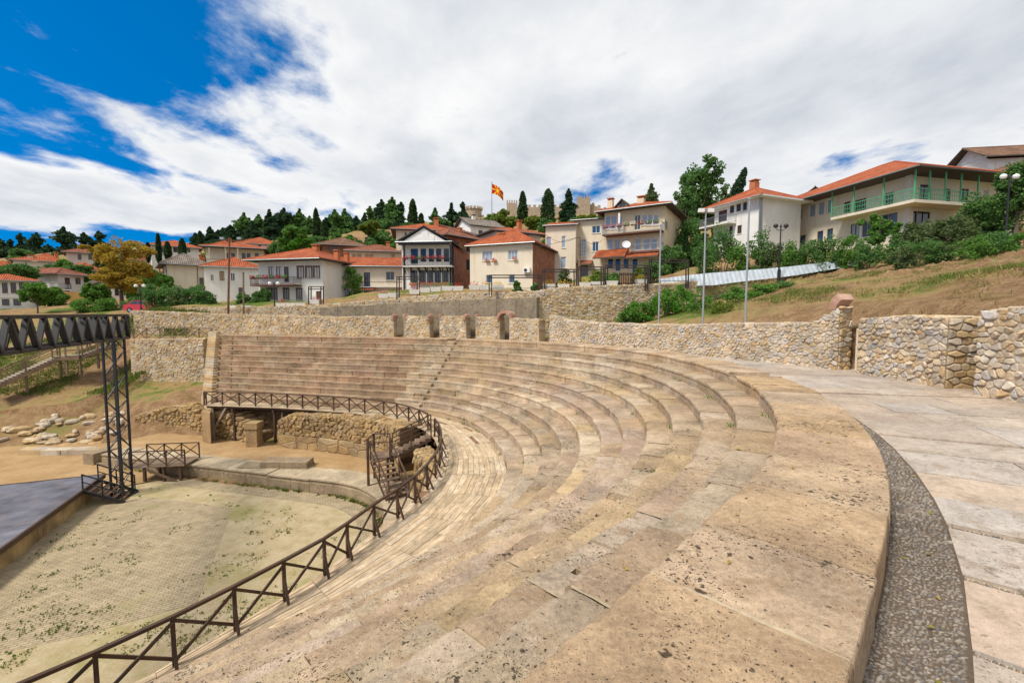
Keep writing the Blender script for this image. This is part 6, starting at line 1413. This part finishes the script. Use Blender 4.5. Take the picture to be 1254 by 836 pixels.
def make_vegetation():
    G = 'dark conifers on the skyline behind the village'
    # far left and skyline conifers
    L1 = [(-2,290,320,170,13), (14,294,318,168,10), (27,287,320,175,12), (47,286,320,172,14), (80,279,312,160,13), (104,286,312,165,9), (122,284,306,170,9)]
    L1 = [(x, t, b, Y, w*1.4) for x, t, b, Y, w in L1]+[(x, t, 322, 185, 16) for x, t in ((-12,296), (6,298), (36,295), (60,300), (92,297), (112,298), (136,300), (160,302))]
    for i, (x, t, b, Y, w) in enumerate(L1): tree('pine_tree', 'dark pine standing behind the far left houses', x, t, b, Y, w, 'pine', 'leaf_pine', group='pines behind the far left houses')
    L2 = [(258,279,302,150,9), (268,283,302,150,8), (283,277,300,148,10), (300,262,300,150,12), (318,264,300,155,12), (331,258,300,150,12), (349,256,300,152,13), (368,257,300,155,13), (380,266,300,160,10), (400,268,300,150,11), (411,258,302,148,11), (423,257,300,150,12), (437,266,300,155,11), (454,254,298,150,12), (468,246,296,145,13), (481,243,294,140,14), (492,249,292,138,11), (240,287,304,150,7), (310,272,302,140,10)]
    L2 = [(x, t, b, Y, w*random.uniform(1.1, 1.8)) for x, t, b, Y, w in L2]+[(x+random.uniform(-3, 3), t, 302, 175, 15) for x, t in ((246,288), (262,284), (276,280), (292,270), (308,268), (324,266), (340,262), (358,262), (374,264), (392,268), (405,264), (417,262), (430,264), (445,262), (460,256), (474,252), (500,262), (520,268))]
    for i, (x, t, b, Y, w) in enumerate(L2): tree('conifer_tree', 'dark conifer in the wooded ridge behind the left and middle houses', x, t, b, Y, w, random.choice(['fir', 'pine', 'fir']), random.choice(['leaf_pine', 'leaf_pine', 'leaf_mid']), group=G)
    for x, t, b, Y, w, lab in ((182,298,320,100,2.6,'small cypress left of the white upper house'), (195,287,322,98,3.2,'tall thin cypress before the white upper house'), (206,297,318,97,4.2,'squat dark cypress below the white upper house windows'), (224,293,316,97,4.6,'leaning dark cypress at the right of the white upper house'), (246,284,306,120,3.4,'lone thin cypress on the ridge beside the veranda house'), (388,256,300,130,4.8,'tallest slender cypress in the ridge above the brick house'), (398,270,300,128,5,'short full cypress beside the tallest slender one'), (506,245,285,120,6.5,'pointed cypress over the orange roof behind the timbered house'), (516,262,285,120,4.5,'stubby cypress right of the pointed one'),
                               (640,235,284,140,7.5,'dark cypress beside the flag and castle wall'), (671,232,296,110,11.5,'broad full cypress above the cream houses')):
        tree('cypress_tree', lab, x, t, b, Y, w, 'cypress', 'leaf_cypress', dens=1.2)
    tree('fir_tree', 'pointed dark fir in front of the castle tower', 696, 233, 282, 125, 15, 'fir', 'leaf_pine', dens=1.6)
    tree('conifer_tree', 'round topped conifer above the orange roofed house', 533, 256, 280, 130, 7, 'pine', 'leaf_mid'); tree('conifer_tree', 'cedar with flat branches left of the castle round tower', 553, 250, 278, 130, 9, 'pine', 'leaf_pine'); tree('conifer_tree', 'cedar with spreading branches touching the castle round tower', 567, 249, 278, 130, 11, 'pine', 'leaf_pine')
    tree('conifer_tree', 'wind bent pine behind the three storey house', 797, 227, 262, 85, 11, 'pine', 'leaf_olive', dens=1.3)
    # broadleaf trees among the houses
    for a in ((361,274,318,90,19,'broad','leaf_green','bright green round tree behind the white balcony house'), (368,291,318,84,15,'broad','leaf_bright','lime green lower tree before the round green one'), (455,267,304,105,15,'broad','leaf_lime','yellow green round tree above the brick house'), (616,257,288,120,15,'bush','leaf_lime','light green tree crown under the flag'), (602,262,286,122,9,'bush','leaf_green','green tree crown at the foot of the castle wall'), (585,266,284,120,9,'bush','leaf_olive','olive green tree below the castle round tower'), (654,263,284,130,12,'bush','leaf_lime','yellowish thicket between the two cypresses'), (718,262,282,120,14,'bush','leaf_lime','yellow green thicket below the square castle tower'), (736,262,280,120,9,'bush','leaf_olive','olive thicket beside the three storey house chimney'),
              (850,198,318,72,32,'broad','leaf_mid','huge airy tree between the tan and the white house'), (836,225,330,66,16,'broad','leaf_mid','tall leafy tree beside the dark roof overhang'), (872,232,310,74,18,'broad','leaf_olive','mid height tree behind the big airy one'), (845,270,345,60,20,'bush','leaf_mid','dense leafy thicket below the big airy tree'), (822,300,350,54,17,'bush','leaf_mid','leafy thicket at the corner of the three storey house'), (864,296,336,56,16,'bush','leaf_mid','thicket left of the white slope house balcony'),
              (1075,258,318,37,20,'broad','leaf_green','small garden tree in front of the terrace building'), (1208,232,300,40,34,'bush','leaf_mid','big leafy tree before the right end of the terrace building'), (1243,196,300,38,30,'broad','leaf_mid','tall leafy tree overhanging the right slope'), (1160,262,312,36,27,'bush','leaf_olive','loose green bush tree at the terrace corner'), (1120,272,314,35,18,'bush','leaf_olive','feathery bush under the green railing')):
        x, t, b, Y, w, k, mat, lab = a; tree('leafy_tree', lab, x, t, b, Y, w, k, mat, dens=2.2 if w > 28 else 1.2)
    tree('cypress_tree', 'leaning dark conifer right of the big airy tree', 896, 207, 250, 80, 8, 'cypress', 'leaf_pine', lean=2.2)
    tree('autumn_tree', 'large yellow and rust autumn tree before the left houses', 150, 289, 384, 62, 37, 'broad', 'leaf_yellow', dens=1.7)
    tree('leafy_tree', 'small leafy tree beside the white gable on the far left', 24, 324, 346, 74, 20, 'bush', 'leaf_mid'); tree('leafy_tree', 'green tree at the corner of the low white house', 46, 344, 376, 58, 17, 'bush', 'leaf_green')
    # shrubs along the street and the slope
    S = [(190,344,374,50,14,'leaf_mid','clipped green arch of vines over the street'), (212,347,372,50,16,'leaf_mid','bushy hedge below the grey roofed house'), (236,346,376,50,15,'leaf_mid','round dark bush right of the street hedge'), (250,350,378,50,12,'leaf_mid','dark bush before the small white house'), (222,352,380,49.5,11,'leaf_olive','reddish green bush hanging over the stone wall'), (300,358,378,51,9,'leaf_mid','leafy bush below the flower balcony'), (316,358,378,51,8,'leaf_mid','climbing plant beside the balcony post'), (106,364,384,58,15,'leaf_green','bright low bush under the ochre wall'), (130,364,384,58,12,'leaf_green','small bush left of the autumn tree trunk'), (84,330,345,84,14,'leaf_mid','green bush above the grey house roof'), (168,364,382,56,13,'leaf_mid','bush at the foot of the autumn tree'), (290,322,345,74,12,'leaf_mid','bush before the veranda columns'), (325,350,376,52,7,'leaf_mid','thin bush at the house corner'),
         (886,272,312,44,22,'leaf_mid','large round bush below the white slope house'), (908,284,316,43,17,'leaf_green','round bush right under the white house windows'), (932,280,316,42,15,'leaf_mid','loose bush at the white house corner'), (866,290,318,46,15,'leaf_mid','bush at the left end of the slope garden'), (950,292,318,41,14,'leaf_olive','low bush beside the black street lamp'), (972,292,315,39,14,'leaf_green','clipped ball hedge before the terrace building'), (992,290,314,38,15,'leaf_mid','clipped round hedge at the building foot'), (1016,288,314,37,17,'leaf_mid','wide hedge ball before the blue windows'), (1040,286,313,36,15,'leaf_green','green hedge ball left of the garden tree'), (1062,290,314,34,14,'leaf_mid','hedge mound under the garden tree'), (1096,286,312,34,18,'leaf_mid','dark hedge mound right of the garden tree'), (1126,290,322,30,20,'leaf_mid','dark spreading shrub on the slope edge'), (1105,300,326,29,12,'leaf_olive','small dark shrub on the earth bank'), (1188,286,318,29,22,'leaf_green','fresh green shrub on the upper bank'), (1222,280,314,29,22,'leaf_mid','dense shrub under the overhanging tree'), (1252,284,312,28,16,'leaf_green','bright shrub at the right end of the bank'), (1150,296,318,30,16,'leaf_olive','olive shrub between the bank shrubs'),
         (812,352,396,35,17,'leaf_bright','bright green weed bush behind the walkway wall'), (786,364,397,34.5,16,'leaf_bright','vivid green bush before the retaining wall'), (836,346,394,36,17,'leaf_bright','tall bright bush beside the tall grey poles'), (770,374,398,34,13,'leaf_green','low green bush at the left of the vivid bushes'), (858,352,392,34,14,'leaf_green','green bush between the two grey poles'), (884,364,396,29,13,'leaf_lime','yellow green weeds at the pole foot'), (905,350,372,34,18,'leaf_green','grassy shrub patch high on the bank'), (936,346,366,34,18,'leaf_green','grassy shrub patch right of the poles'), (960,344,362,34,14,'leaf_mid','low green patch below the metal sheets'),
         (672,364,388,40.4,7,'leaf_mid','dark climbing weed hanging on the wall corner'), (685,366,386,39.8,6,'leaf_mid','dark weed tuft on the retaining wall'), (733,330,352,48,11,'leaf_lime','yellow green hedge beside the three storey house'), (750,332,350,47,10,'leaf_mid','garden bush below the red canopy'), (800,318,348,48,13,'leaf_mid','bush at the corner of the red canopy'), (783,326,350,47,9,'leaf_lime','light vine on the garden frame'), (655,346,358,46,6,'leaf_mid','small bush at the brick side wall'), (634,344,358,47,6,'leaf_mid','small bush below the cream house'), (690,328,352,47,9,'leaf_olive','rusty green bush beside the cream wing')]
    for x, t, b, Y, w, mat, lab in S: bush(lab, x, t, b, Y, w, mat)
    # trees and bushes that fill the gaps between the village houses
    for x, t, b, Y, w, mat in ((62,322,350,88,13,'leaf_mid'), (78,318,345,96,10,'leaf_green'), (100,322,350,90,12,'leaf_mid'), (118,345,378,64,11,'leaf_green'), (8,348,372,70,10,'leaf_mid'), (62,350,378,66,13,'leaf_green'), (178,322,350,84,12,'leaf_mid'), (170,340,376,70,12,'leaf_green'), (240,318,345,84,11,'leaf_mid'), (262,305,325,100,10,'leaf_green'), (282,300,318,118,12,'leaf_mid'), (345,296,322,96,13,'leaf_mid'), (338,312,332,80,9,'leaf_green'), (392,288,318,105,12,'leaf_mid'), (420,286,312,110,14,'leaf_green'), (448,290,318,98,11,'leaf_mid'), (470,280,310,105,14,'leaf_mid'), (486,296,322,84,9,'leaf_green'), (590,290,318,84,10,'leaf_mid'), (600,276,300,108,12,'leaf_mid'), (668,268,290,105,10,'leaf_mid'), (664,292,330,70,7,'leaf_green'), (745,300,345,64,8,'leaf_mid'), (200,335,362,64,9,'leaf_green'), (30,306,326,120,12,'leaf_mid'), (138,316,340,98,14,'leaf_olive'), (310,300,322,108,10,'leaf_mid'), (500,272,292,112,12,'leaf_mid'), (540,268,288,118,12,'leaf_mid'), (700,268,290,112,12,'leaf_mid'), (230,300,322,112,10,'leaf_mid'), (160,308,332,110,12,'leaf_mid')):
        tree('garden_tree', 'leafy garden tree growing between the houses of the hillside village', x, t, b, Y, w*1.25, 'bush', mat, group='garden trees between the village houses')
    # ivy on the long cream house
    for lab, x0, x1, y0, y1 in (('ivy strip climbing the left edge of the long cream house', 399, 410, 328, 372), ('wide ivy climbing beside the garage of the long cream house', 423, 442, 330, 372)):
        a = at((x0+x1)/2, y1, 57.6); root = thing('ivy', lab, 'ivy', tuple(a)); m = MB()
        for i in range(34):
            t = random.random(); px = lerp(x0, x1, random.random())+2*math.sin(t*6); p = at(px, lerp(y1, y0, t), 57.6); tufts(m, p, (.55, .18, .5), 60, .24)
        m.build('leaves', 'leaf_green', root); m = MB(); m.path([at((x0+x1)/2, y1+3, 57.8), at((x0+x1)/2+1, (y0+y1)/2, 57.85), at((x0+x1)/2, y0, 57.85)], [.06, .04, .02]); m.build('stem', 'bark', root)
    # grass tufts on the right bank and in the seats' joints
    g = MB()
    for i in range(9000):
        px, py = random.uniform(690, 1254), random.uniform(300, 398); Y = random.uniform(14, 44); c = at(px, py, Y)
        s, r = sr(c.x, c.y)
        if r < 24.9: continue
        z = gz(c.x, c.y); k = nz(c.x*.25, c.y*.25, 4)+.5*nz(c.x*.8, c.y*.8)
        if k < .02 or r < 27.5: continue
        for j in range(9):
            a = random.uniform(0, 6.28); p = Vector((c.x+random.gauss(0, .15), c.y+random.gauss(0, .15), z-.1)); h = random.uniform(.07, .22); q = Vector((math.cos(a), math.sin(a), 0)); g.poly([p-q*.02, p+q*.02, p+Vector((random.gauss(0, .1), random.gauss(0, .1), h))])
    tag(g.build('grass_tufts', 'grass'), 'green grass tufts on the earth bank behind the walkway wall', kind='stuff')
    g = MB()
    for i in range(1900):
        px, py = random.uniform(860, 1254), random.uniform(300, 396); c = at(px, py, random.uniform(13, 40)); s, r = sr(c.x, c.y)
        if r < 25.2 or nz(c.x*.5, c.y*.5, 8) < -.1: continue
        z = gz(c.x, c.y)
        for j in range(7):
            a = random.uniform(0, 6.28); p = Vector((c.x+random.gauss(0, .2), c.y+random.gauss(0, .2), z-.12)); q = Vector((math.cos(a), math.sin(a), 0)); g.poly([p-q*.02, p+q*.02, p+Vector((random.gauss(0, .12), random.gauss(0, .12), random.uniform(.08, .28)))])
    tag(g.build('dry_grass', 'dry_grass'), 'dry straw coloured grass on the eroded earth bank', kind='stuff')
    g = MB()
    for i in range(90):
        s = random.uniform(-8, 38); n = random.randint(1, 11); r = rfront(min(s, 45), n-1)-.03
        if random.random() < .25: n = 12; r = rfront(min(s, 45), 11)-.05
        p0 = pos(s, r, -n*RISE)
        for j in range(14):
            a = random.uniform(0, 6.28); p = p0+Vector((random.gauss(0, .06), random.gauss(0, .06), 0)); q = Vector((math.cos(a), math.sin(a), 0)); g.poly([p-q*.012, p+q*.012, p+Vector((random.gauss(0, .05), random.gauss(0, .05), random.uniform(.05, .14)))])
    tag(g.build('seat_weeds', 'leaf_bright'), 'tiny green weeds growing in joints of the stone rows', kind='stuff')
make_vegetation()
# ------------------------------------------------------------------ castle, flag, street furniture
def make_castle():
    Y = 230
    def tower(lab, x0, x1, yt, yb, rnd=False, merl=5):
        a, b = at(x0, yb+14, Y), at(x1, yt, Y); root = thing('castle_tower', lab, 'tower', ((a.x+b.x)/2, Y, a.z)); w = b.x-a.x; mh = 1.5
        m = MB()
        if rnd: m.lathe(((a.x+b.x)/2, Y+w/2, 0), [(w/2*1.04, a.z), (w/2, b.z-mh), (w/2+.3, b.z-mh), (w/2+.3, b.z-mh+.4), (0, b.z-mh+.4)], 20)
        else: m.box(a.x, b.x, Y, Y+w, a.z, b.z-mh)
        m.build('wall', 'castle_stone', root)
        if rnd:
            for k in range(14):
                t = 2*math.pi*k/14; c = ((a.x+b.x)/2+w/2*math.cos(t), Y+w/2+w/2*math.sin(t)); m = MB(); m.box(c[0]-.6, c[0]+.6, c[1]-.6, c[1]+.6, b.z-mh+.35, b.z); m.build('merlon', 'castle_stone', root)
        else:
            for k in range(merl):
                u = lerp(a.x, b.x-w/(2*merl-1), k/(merl-1))
                for yy in (Y, Y+w-.7): m = MB(); m.box(u, u+w/(2*merl-1), yy+.003, yy+.7, b.z-mh-.1, b.z); m.build('merlon', 'castle_stone', root)
    def wall(lab, x0, yt0, x1, yt1, yb):
        a, b = at(x0, yb+14, Y+2), at(x1, yb+14, Y+2); ta, tb = at(x0, yt0, Y+2).z, at(x1, yt1, Y+2).z; root = thing('castle_wall', lab, 'wall', tuple(a)); m = MB()
        m.hexa([(a.x,Y+2,a.z), (b.x,Y+2,a.z), (b.x,Y+4,a.z), (a.x,Y+4,a.z)], [(a.x,Y+2,ta-1.2), (b.x,Y+2,tb-1.2), (b.x,Y+4,tb-1.2), (a.x,Y+4,ta-1.2)]); m.build('curtain_wall', 'castle_stone', root)
        n = max(2, int((b.x-a.x)/2.6))
        for k in range(n): u = lerp(a.x, b.x, (k+.2)/n); z = lerp(ta, tb, (k+.5)/n); m = MB(); m.box(u, u+1.4, Y+2.003, Y+2.7, z-1.5, z); m.build('merlon', 'castle_stone', root)
    tower('round battlemented castle tower beside the cedars', 569, 589, 252, 268, True); tower('square castle tower just right of the flag pole', 620.5, 633.5, 245, 262); tower('square castle tower right of the dark fir', 708, 723, 239.5, 262)
    wall('castle wall sloping up from the round tower to the flag', 588, 264, 621, 257, 272); wall('long battlemented castle wall behind the cypresses', 633, 251, 708, 250, 266); wall('castle wall dropping away right of the last square tower', 723, 247, 752, 258, 268)
    p = at(602.3, 262, 150); t = at(602.3, 224, 150); f = thing('flag_pole', 'tall pole flying a red flag with a yellow sun below the castle', 'flag', (p.x, p.y, gz(p.x, p.y)))
    m = MB(); m.tube((p.x, p.y, gz(p.x, p.y)-1), t, .16, .09, 8); m.build('pole', 'grey_steel', f); m = MB(); m.lathe((t.x, t.y, t.z), [(0, 0), (.2, .1), (.2, .25), (0, .35)], 8); m.build('finial', 'grey_steel', f)
    W_, H_ = 4.6, 3.2; m = MB(); n = 16; o = t-Vector((0, 0, .3)); P = []; uvs = []
    for i in range(n+1):
        u = i/n; row = []
        for j in range(9):
            v = j/8; x = u*W_*.80; z = -v*H_*(1-.15*u)-u*u*2.2-u*.6; y = .45*math.sin(u*7+v*1.2)*u; row.append((o.x+.1+x, o.y+y, o.z+z))
        P.append(row)
    for i in range(n):
        for j in range(8): m.poly([P[i][j], P[i+1][j], P[i+1][j+1], P[i][j+1]], [(a/n*2-1, 1-b/8*2) for a, b in ((i, j), (i+1, j), (i+1, j+1), (i, j+1))])
    k = NB('flag_cloth'); sx = k.n('ShaderNodeSeparateXYZ'); k.l(k.obj((1,1,1), out='UV'), sx.inputs[0]); u, v = sx.outputs[0], sx.outputs[1]
    ang = k.math('ARCTAN2', k.math('MULTIPLY', v, .62), u); rad = k.math('SQRT', k.math('ADD', k.math('MULTIPLY', u, u), k.math('MULTIPLY', k.math('MULTIPLY', v, v), .4)))
    rays = k.math('GREATER_THAN', k.math('COSINE', k.math('MULTIPLY', ang, 8.0)), .45); disc = k.math('LESS_THAN', rad, .24); halo = k.math('LESS_THAN', rad, .30)
    y_ = k.math('MAXIMUM', disc, k.math('MULTIPLY', rays, k.math('SUBTRACT', 1.0, halo))); k.fin(k.mix(y_, (.55,.02,.02), (.80,.50,.02)), .8, .1)
    m.build('flag_cloth_panel', 'flag_cloth', f, smooth=True)
make_castle()
def terr_at(px):      # terrace wall line, a little behind its face
    b = min(range(len(TERR)), key=lambda i: 0); xs = []
    best = None
    for i in range(len(TERR)-1):
        for t in np.linspace(0, 1, 40):
            x = lerp(TERR[i][0], TERR[i+1][0], t); y = lerp(TERR[i][1], TERR[i+1][1], t); q = IW/2+FPX*x/y
            if best is None or abs(q-px) < best[0]: best = (abs(q-px), x, y)
    return best[2]
def make_street():
    # planters on the terrace wall
    PL = [(285,379,'leaf_mid'), (303,379,'leaf_mid'), (345,376,'flower_red'), (357,376,'leaf_mid'), (369,376,'leaf_mid'), (386,372,'flower_pink'), (470,365,'flower_pink'), (482,364,'leaf_green'), (508,360,'flower_red'), (521,358,'leaf_olive'), (534,357,'leaf_green'), (548,356,'leaf_green'), (561,356,'flower_red'), (581,355,'flower_red'), (594,355,'flower_yellow'), (610,355,'flower_yellow'), (672,354,'flower_yellow'), (690,354,'flower_yellow'), (716,352,'flower_yellow'), (731,351,'leaf_green'), (749,350,'leaf_green'), (785,348,'flower_yellow')]
    what = {'flower_red': 'red flowers', 'flower_pink': 'pink flowers', 'flower_yellow': 'yellow flowers', 'leaf_mid': 'dark green plants', 'leaf_green': 'green plants', 'leaf_olive': 'olive plants'}
    for px, py, mt in PL:
        Y = terr_at(px)+.25; c = at(px, py, Y); r = thing('planter', 'white concrete planter with %s on the terrace wall' % what[mt], 'planter', tuple(c), 'planters along the terrace wall'); m = MB()
        m.hexa([c+Vector((x, y, 0)) for x, y in ((-.42,-.2), (.42,-.2), (.42,.2), (-.42,.2))], [c+Vector((x, y, .42)) for x, y in ((-.5,-.25), (.5,-.25), (.5,.25), (-.5,.25))]); m.build('box', 'planter_white', r); m = MB(); tufts(m, c+Vector((0,0,.55)), (.5, .22, .28), 90, .10); m.build('plants', mt, r)
    # brown steel frames along the terrace edge
    FR = [(378, 396, 351, 378, 'narrow brown steel frame beside the white balcony house door'), (486, 514, 339, 366, 'brown steel frame before the black and white house'), (599, 662, 337, 362, 'wide brown steel frame before the cream house'), (664, 706, 330, 360, 'brown steel frame before the tall cream house'), (708, 739, 327, 358, 'brown steel frame at the utility pole'), (741, 793, 325, 356, 'brown steel frame before the garden gate'), (795, 843, 318, 353, 'brown steel frame above the bright bushes')]
    for x0, x1, yt, yb, lab in FR:
        Y = terr_at((x0+x1)/2)+.1; r = thing('steel_frame', lab, 'frame', tuple(at(x0, yb, Y)))
        for x in (x0, x0+3, x1-3, x1): stick('post', at(x, yb, Y), at(x, yt, Y), .09, .09, 'dark_iron', r)
        for y in (yt, yt+3): stick('crossbar', at(x0, y, Y), at(x1, y, Y), .09, .09, 'dark_iron', r)
        stick('crossbar', at(x0, yb-9, Y), at(x1, yb-9, Y), .04, .04, 'dark_iron', r); stick('crossbar', at(x0, yb-5, Y), at(x1, yb-5, Y), .04, .04, 'dark_iron', r)
    # garden gate
    Y = terr_at(768)+.1; r = thing('garden_gate', 'dark slatted wooden garden gate with flowers in front of the red canopy', 'gate', tuple(at(760, 350, Y)))
    for i in range(9): stick('slat', at(759+i*2.2, 350, Y), at(759+i*2.2, 334, Y), .1, .03, 'rail_wood', r, up=(0,1,0))
    for y in (336, 347): stick('rail', at(758, y, Y+.04), at(778, y, Y+.04), .04, .1, 'rail_wood', r)
    # tall grey poles behind the walkway wall
    for x, yt, yb, Y, lab, lamp in ((860.5, 259, 398, 26.3, 'tall thin grey pole with twin floodlights behind the wall', True), (912.5, 244, 398, 24.0, 'tallest bare thin grey pole behind the wall', False), (806.5, 276, 399, 29.2, 'thin grey pole standing left of the floodlight pole', False)):
        b, t = at(x, yb, Y), at(x, yt, Y); t.x = b.x; r = thing('light_pole', lab, 'pole', (b.x, b.y, gz(b.x, b.y))); m = MB(); m.tube((b.x, b.y, min(b.z, gz(b.x, b.y))-1), t, .055, .045, 10); m.build('shaft', 'pole_paint', r); m = MB(); m.tube((t.x, t.y, t.z), (t.x, t.y, t.z+.06), .09, .07, 10); m.build('cap', 'pole_paint', r)
        if lamp:
            for s in (-1, 1): m = MB(); m.box(t.x+s*.28-.16, t.x+s*.28+.16, t.y-.12, t.y+.05, t.z-.05, t.z+.16); m.build('floodlight', 'white_paint', r)
    b, t = at(278, 386, 44), at(281, 293, 44); r = thing('rust_pole', 'rust brown steel pole with a crossarm before the left houses', 'pole', tuple(b)); m = MB(); m.tube(b-Vector((0,0,2)), t, .11, .08, 8); m.build('shaft', 'rust_steel', r); stick('crossarm', at(272, 294, 44), at(293, 295, 44), .07, .07, 'rust_steel', r)
    for x in (272, 293): c = at(x, 293, 44); m = MB(); m.box(c.x-.18, c.x+.18, c.y-.12, c.y+.12, c.z-.02, c.z+.2); m.build('lamp_head', 'grey_steel', r)
    b, t = at(298, 376, 45), at(298, 334, 45); r = thing('short_post', 'short dark wooden post right of the rust brown pole', 'post', tuple(b)); m = MB(); m.tube(b-Vector((0,0,1)), t, .09, .08, 8); m.build('shaft', 'old_wood', r); m = MB(); m.tube(t, t+Vector((0,0,.05)), .1, .08, 8); m.build('cap', 'dark_iron', r)
    b, t = at(709.5, 356, 41.5), at(709.5, 290, 41.5); r = thing('utility_pole', 'wooden utility pole with wires before the cream wing', 'pole', tuple(b)); m = MB(); m.tube(b-Vector((0,0,1)), t, .15, .11, 8); m.build('shaft', 'old_wood', r)
    for e in ((740, 292, 59), (668, 287, 60), (600, 300, 62)):
        q = at(*e); pts = [t.lerp(q, i/10)-Vector((0,0,math.sin(math.pi*i/10)*.7)) for i in range(11)]; m = MB(); m.path(pts, [.018]*11, 4); m.build('wire', 'black_paint', r)
    # ornate black street lamps
    for x, yt, yb, Y, lab in ((954, 274, 335, 37, 'ornate black street lamp beside the metal sheets'), (1231, 213, 292, 30, 'black street lamp with white globes among the right hand trees'), (336.5, 345, 380, 47, 'black street lamp before the white balcony house'), (173, 348, 382, 47.5, 'black street lamp with two white globes before the autumn tree')):
        b, t = at(x, yb, Y), at(x, yt, Y); t.x = b.x; H = t.z-b.z; r = thing('street_lamp', lab, 'lamp', tuple(b)); m = MB(); m.lathe((b.x, b.y, b.z-.8), [(.13, 0), (.13, 1.1), (.09, 1.2), (.055, 1.4), (.045, H+.5), (.08, H+.55), (.02, H+.8)], 10); m.build('post', 'black_paint', r)
        for s in (-1, 1):
            a = Vector((b.x, b.y, t.z-.5)); e = Vector((b.x+s*.42, b.y, t.z-.35)); m = MB(); m.path([a, a.lerp(e, .5)-Vector((0,0,.12)), e], [.025]*3, 6); arm = m.build('arm', 'black_paint', r); m = MB(); m.lathe(e, [(.03, 0), (.15, .06), (.19, .18), (.15, .3), (.02, .36)], 12); m.build('globe', 'white_paint' if x != 954 else 'dark_iron', arm)
    # low sheet-metal hoarding on the path up the slope
    r = thing('metal_hoarding', 'low hoarding of pale corrugated metal sheets along the slope path', 'fence', tuple(at(840, 345, 40)))
    pts = [(808, 341.5, 347, 40.6), (840, 337, 348.5, 40), (872, 334, 347.5, 39.4), (905, 331.5, 343, 38.8), (938, 329, 339.5, 38.2), (970, 326, 335.5, 37.6), (1003, 322, 330, 37.0), (1030, 318.5, 325.5, 36.5), (1048, 316.5, 321.5, 36.2)]
    for (xa, ta, ba, ya), (xb, tb, bb, yb) in zip(pts, pts[1:]):
        P = []; n = 24
        for i in range(n+1): u = i/n; o = .012*math.sin(u*n*math.pi/2); a = at(lerp(xa, xb, u), lerp(ta, tb, u), lerp(ya, yb, u)); b = at(lerp(xa, xb, u), lerp(ba, bb, u), lerp(ya, yb, u)); P.append([a+Vector((0,o,0)), Vector((a.x, a.y-.55+o, b.z-.15))])
        m = MB(); m.grid(P); m.build('sheet', 'sheet_metal', r)
    # red car parked behind the left wall
    c = at(172, 383, 50); r = thing('parked_car', 'small red car parked behind the stone wall', 'car', tuple(c)); m = MB()
    def sec(prof, y0, y1):
        k = len(m.v)
        for y in (y0, y1): m.v.extend([(c.x+x, c.y+y, c.z+z) for x, z in prof])
        n = len(prof)
        for i in range(n): j = (i+1) % n; m.f.append((k+i, k+j, k+n+j, k+n+i)); m.uv.append(None)
        m.f.append(tuple(k+i for i in range(n))); m.f.append(tuple(k+2*n-1-i for i in range(n))); m.uv += [None, None]
    sec([(-1.9,.25), (1.85,.25), (1.95,.55), (1.85,.82), (.95,.92), (.45,1.38), (-.75,1.42), (-1.45,.98), (-1.9,.85)], 0, 1.55); m.build('body', 'red_paint', r)
    for pr, nm in (([(-1.25,.98), (-.72,1.35), (-.30,1.35), (-.30,.98)], 'window'), ([(-.22,.98), (-.22,1.35), (.40,1.32), (.80,.98)], 'window')): m = MB(); m.hexa([(c.x+x, c.y-.012, c.z+z) for x, z in pr], [(c.x+x, c.y+.02, c.z+z) for x, z in pr]); m.build(nm, 'glass', r)
    for x in (-1.2, 1.2): m = MB(); m.tube((c.x+x, c.y-.03, c.z+.3), (c.x+x, c.y+.2, c.z+.3), .3, .3, 16); w = m.build('wheel', 'tyre', r); m = MB(); m.tube((c.x+x, c.y-.04, c.z+.3), (c.x+x, c.y-.031, c.z+.3), .17, .17, 12); m.build('rim', 'grey_steel', w)
    # red plastic litter and fallen leaves on the steps
    for i in range(26):
        s = random.uniform(-12, -4); r_ = random.choice([R0+BENCH+random.uniform(.05, .45), random.uniform(R0-2, R0+1.1)]); n = max(0, int((R0-r_)/TREAD)+1) if r_ < R0 else 0; z = WALK_Z+.005 if r_ > R0+BENCH else -n*RISE+.018
        p = pos(s, r_, z); m = MB(); a = random.uniform(0, 6.28); d = Vector((math.cos(a), math.sin(a), .1)); e = Vector((-d.y, d.x, .2)); L = random.uniform(.025, .045); m.poly([p-d*L, p-e*L*.5+Vector((0,0,.008)), p+d*L, p+e*L*.5+Vector((0,0,.006))]); tag(m.build('fallen_leaf', 'leaf_yellow'), 'small yellow fallen leaf lying on the stone', 'leaf', 'fallen leaves on the stone')
make_street()
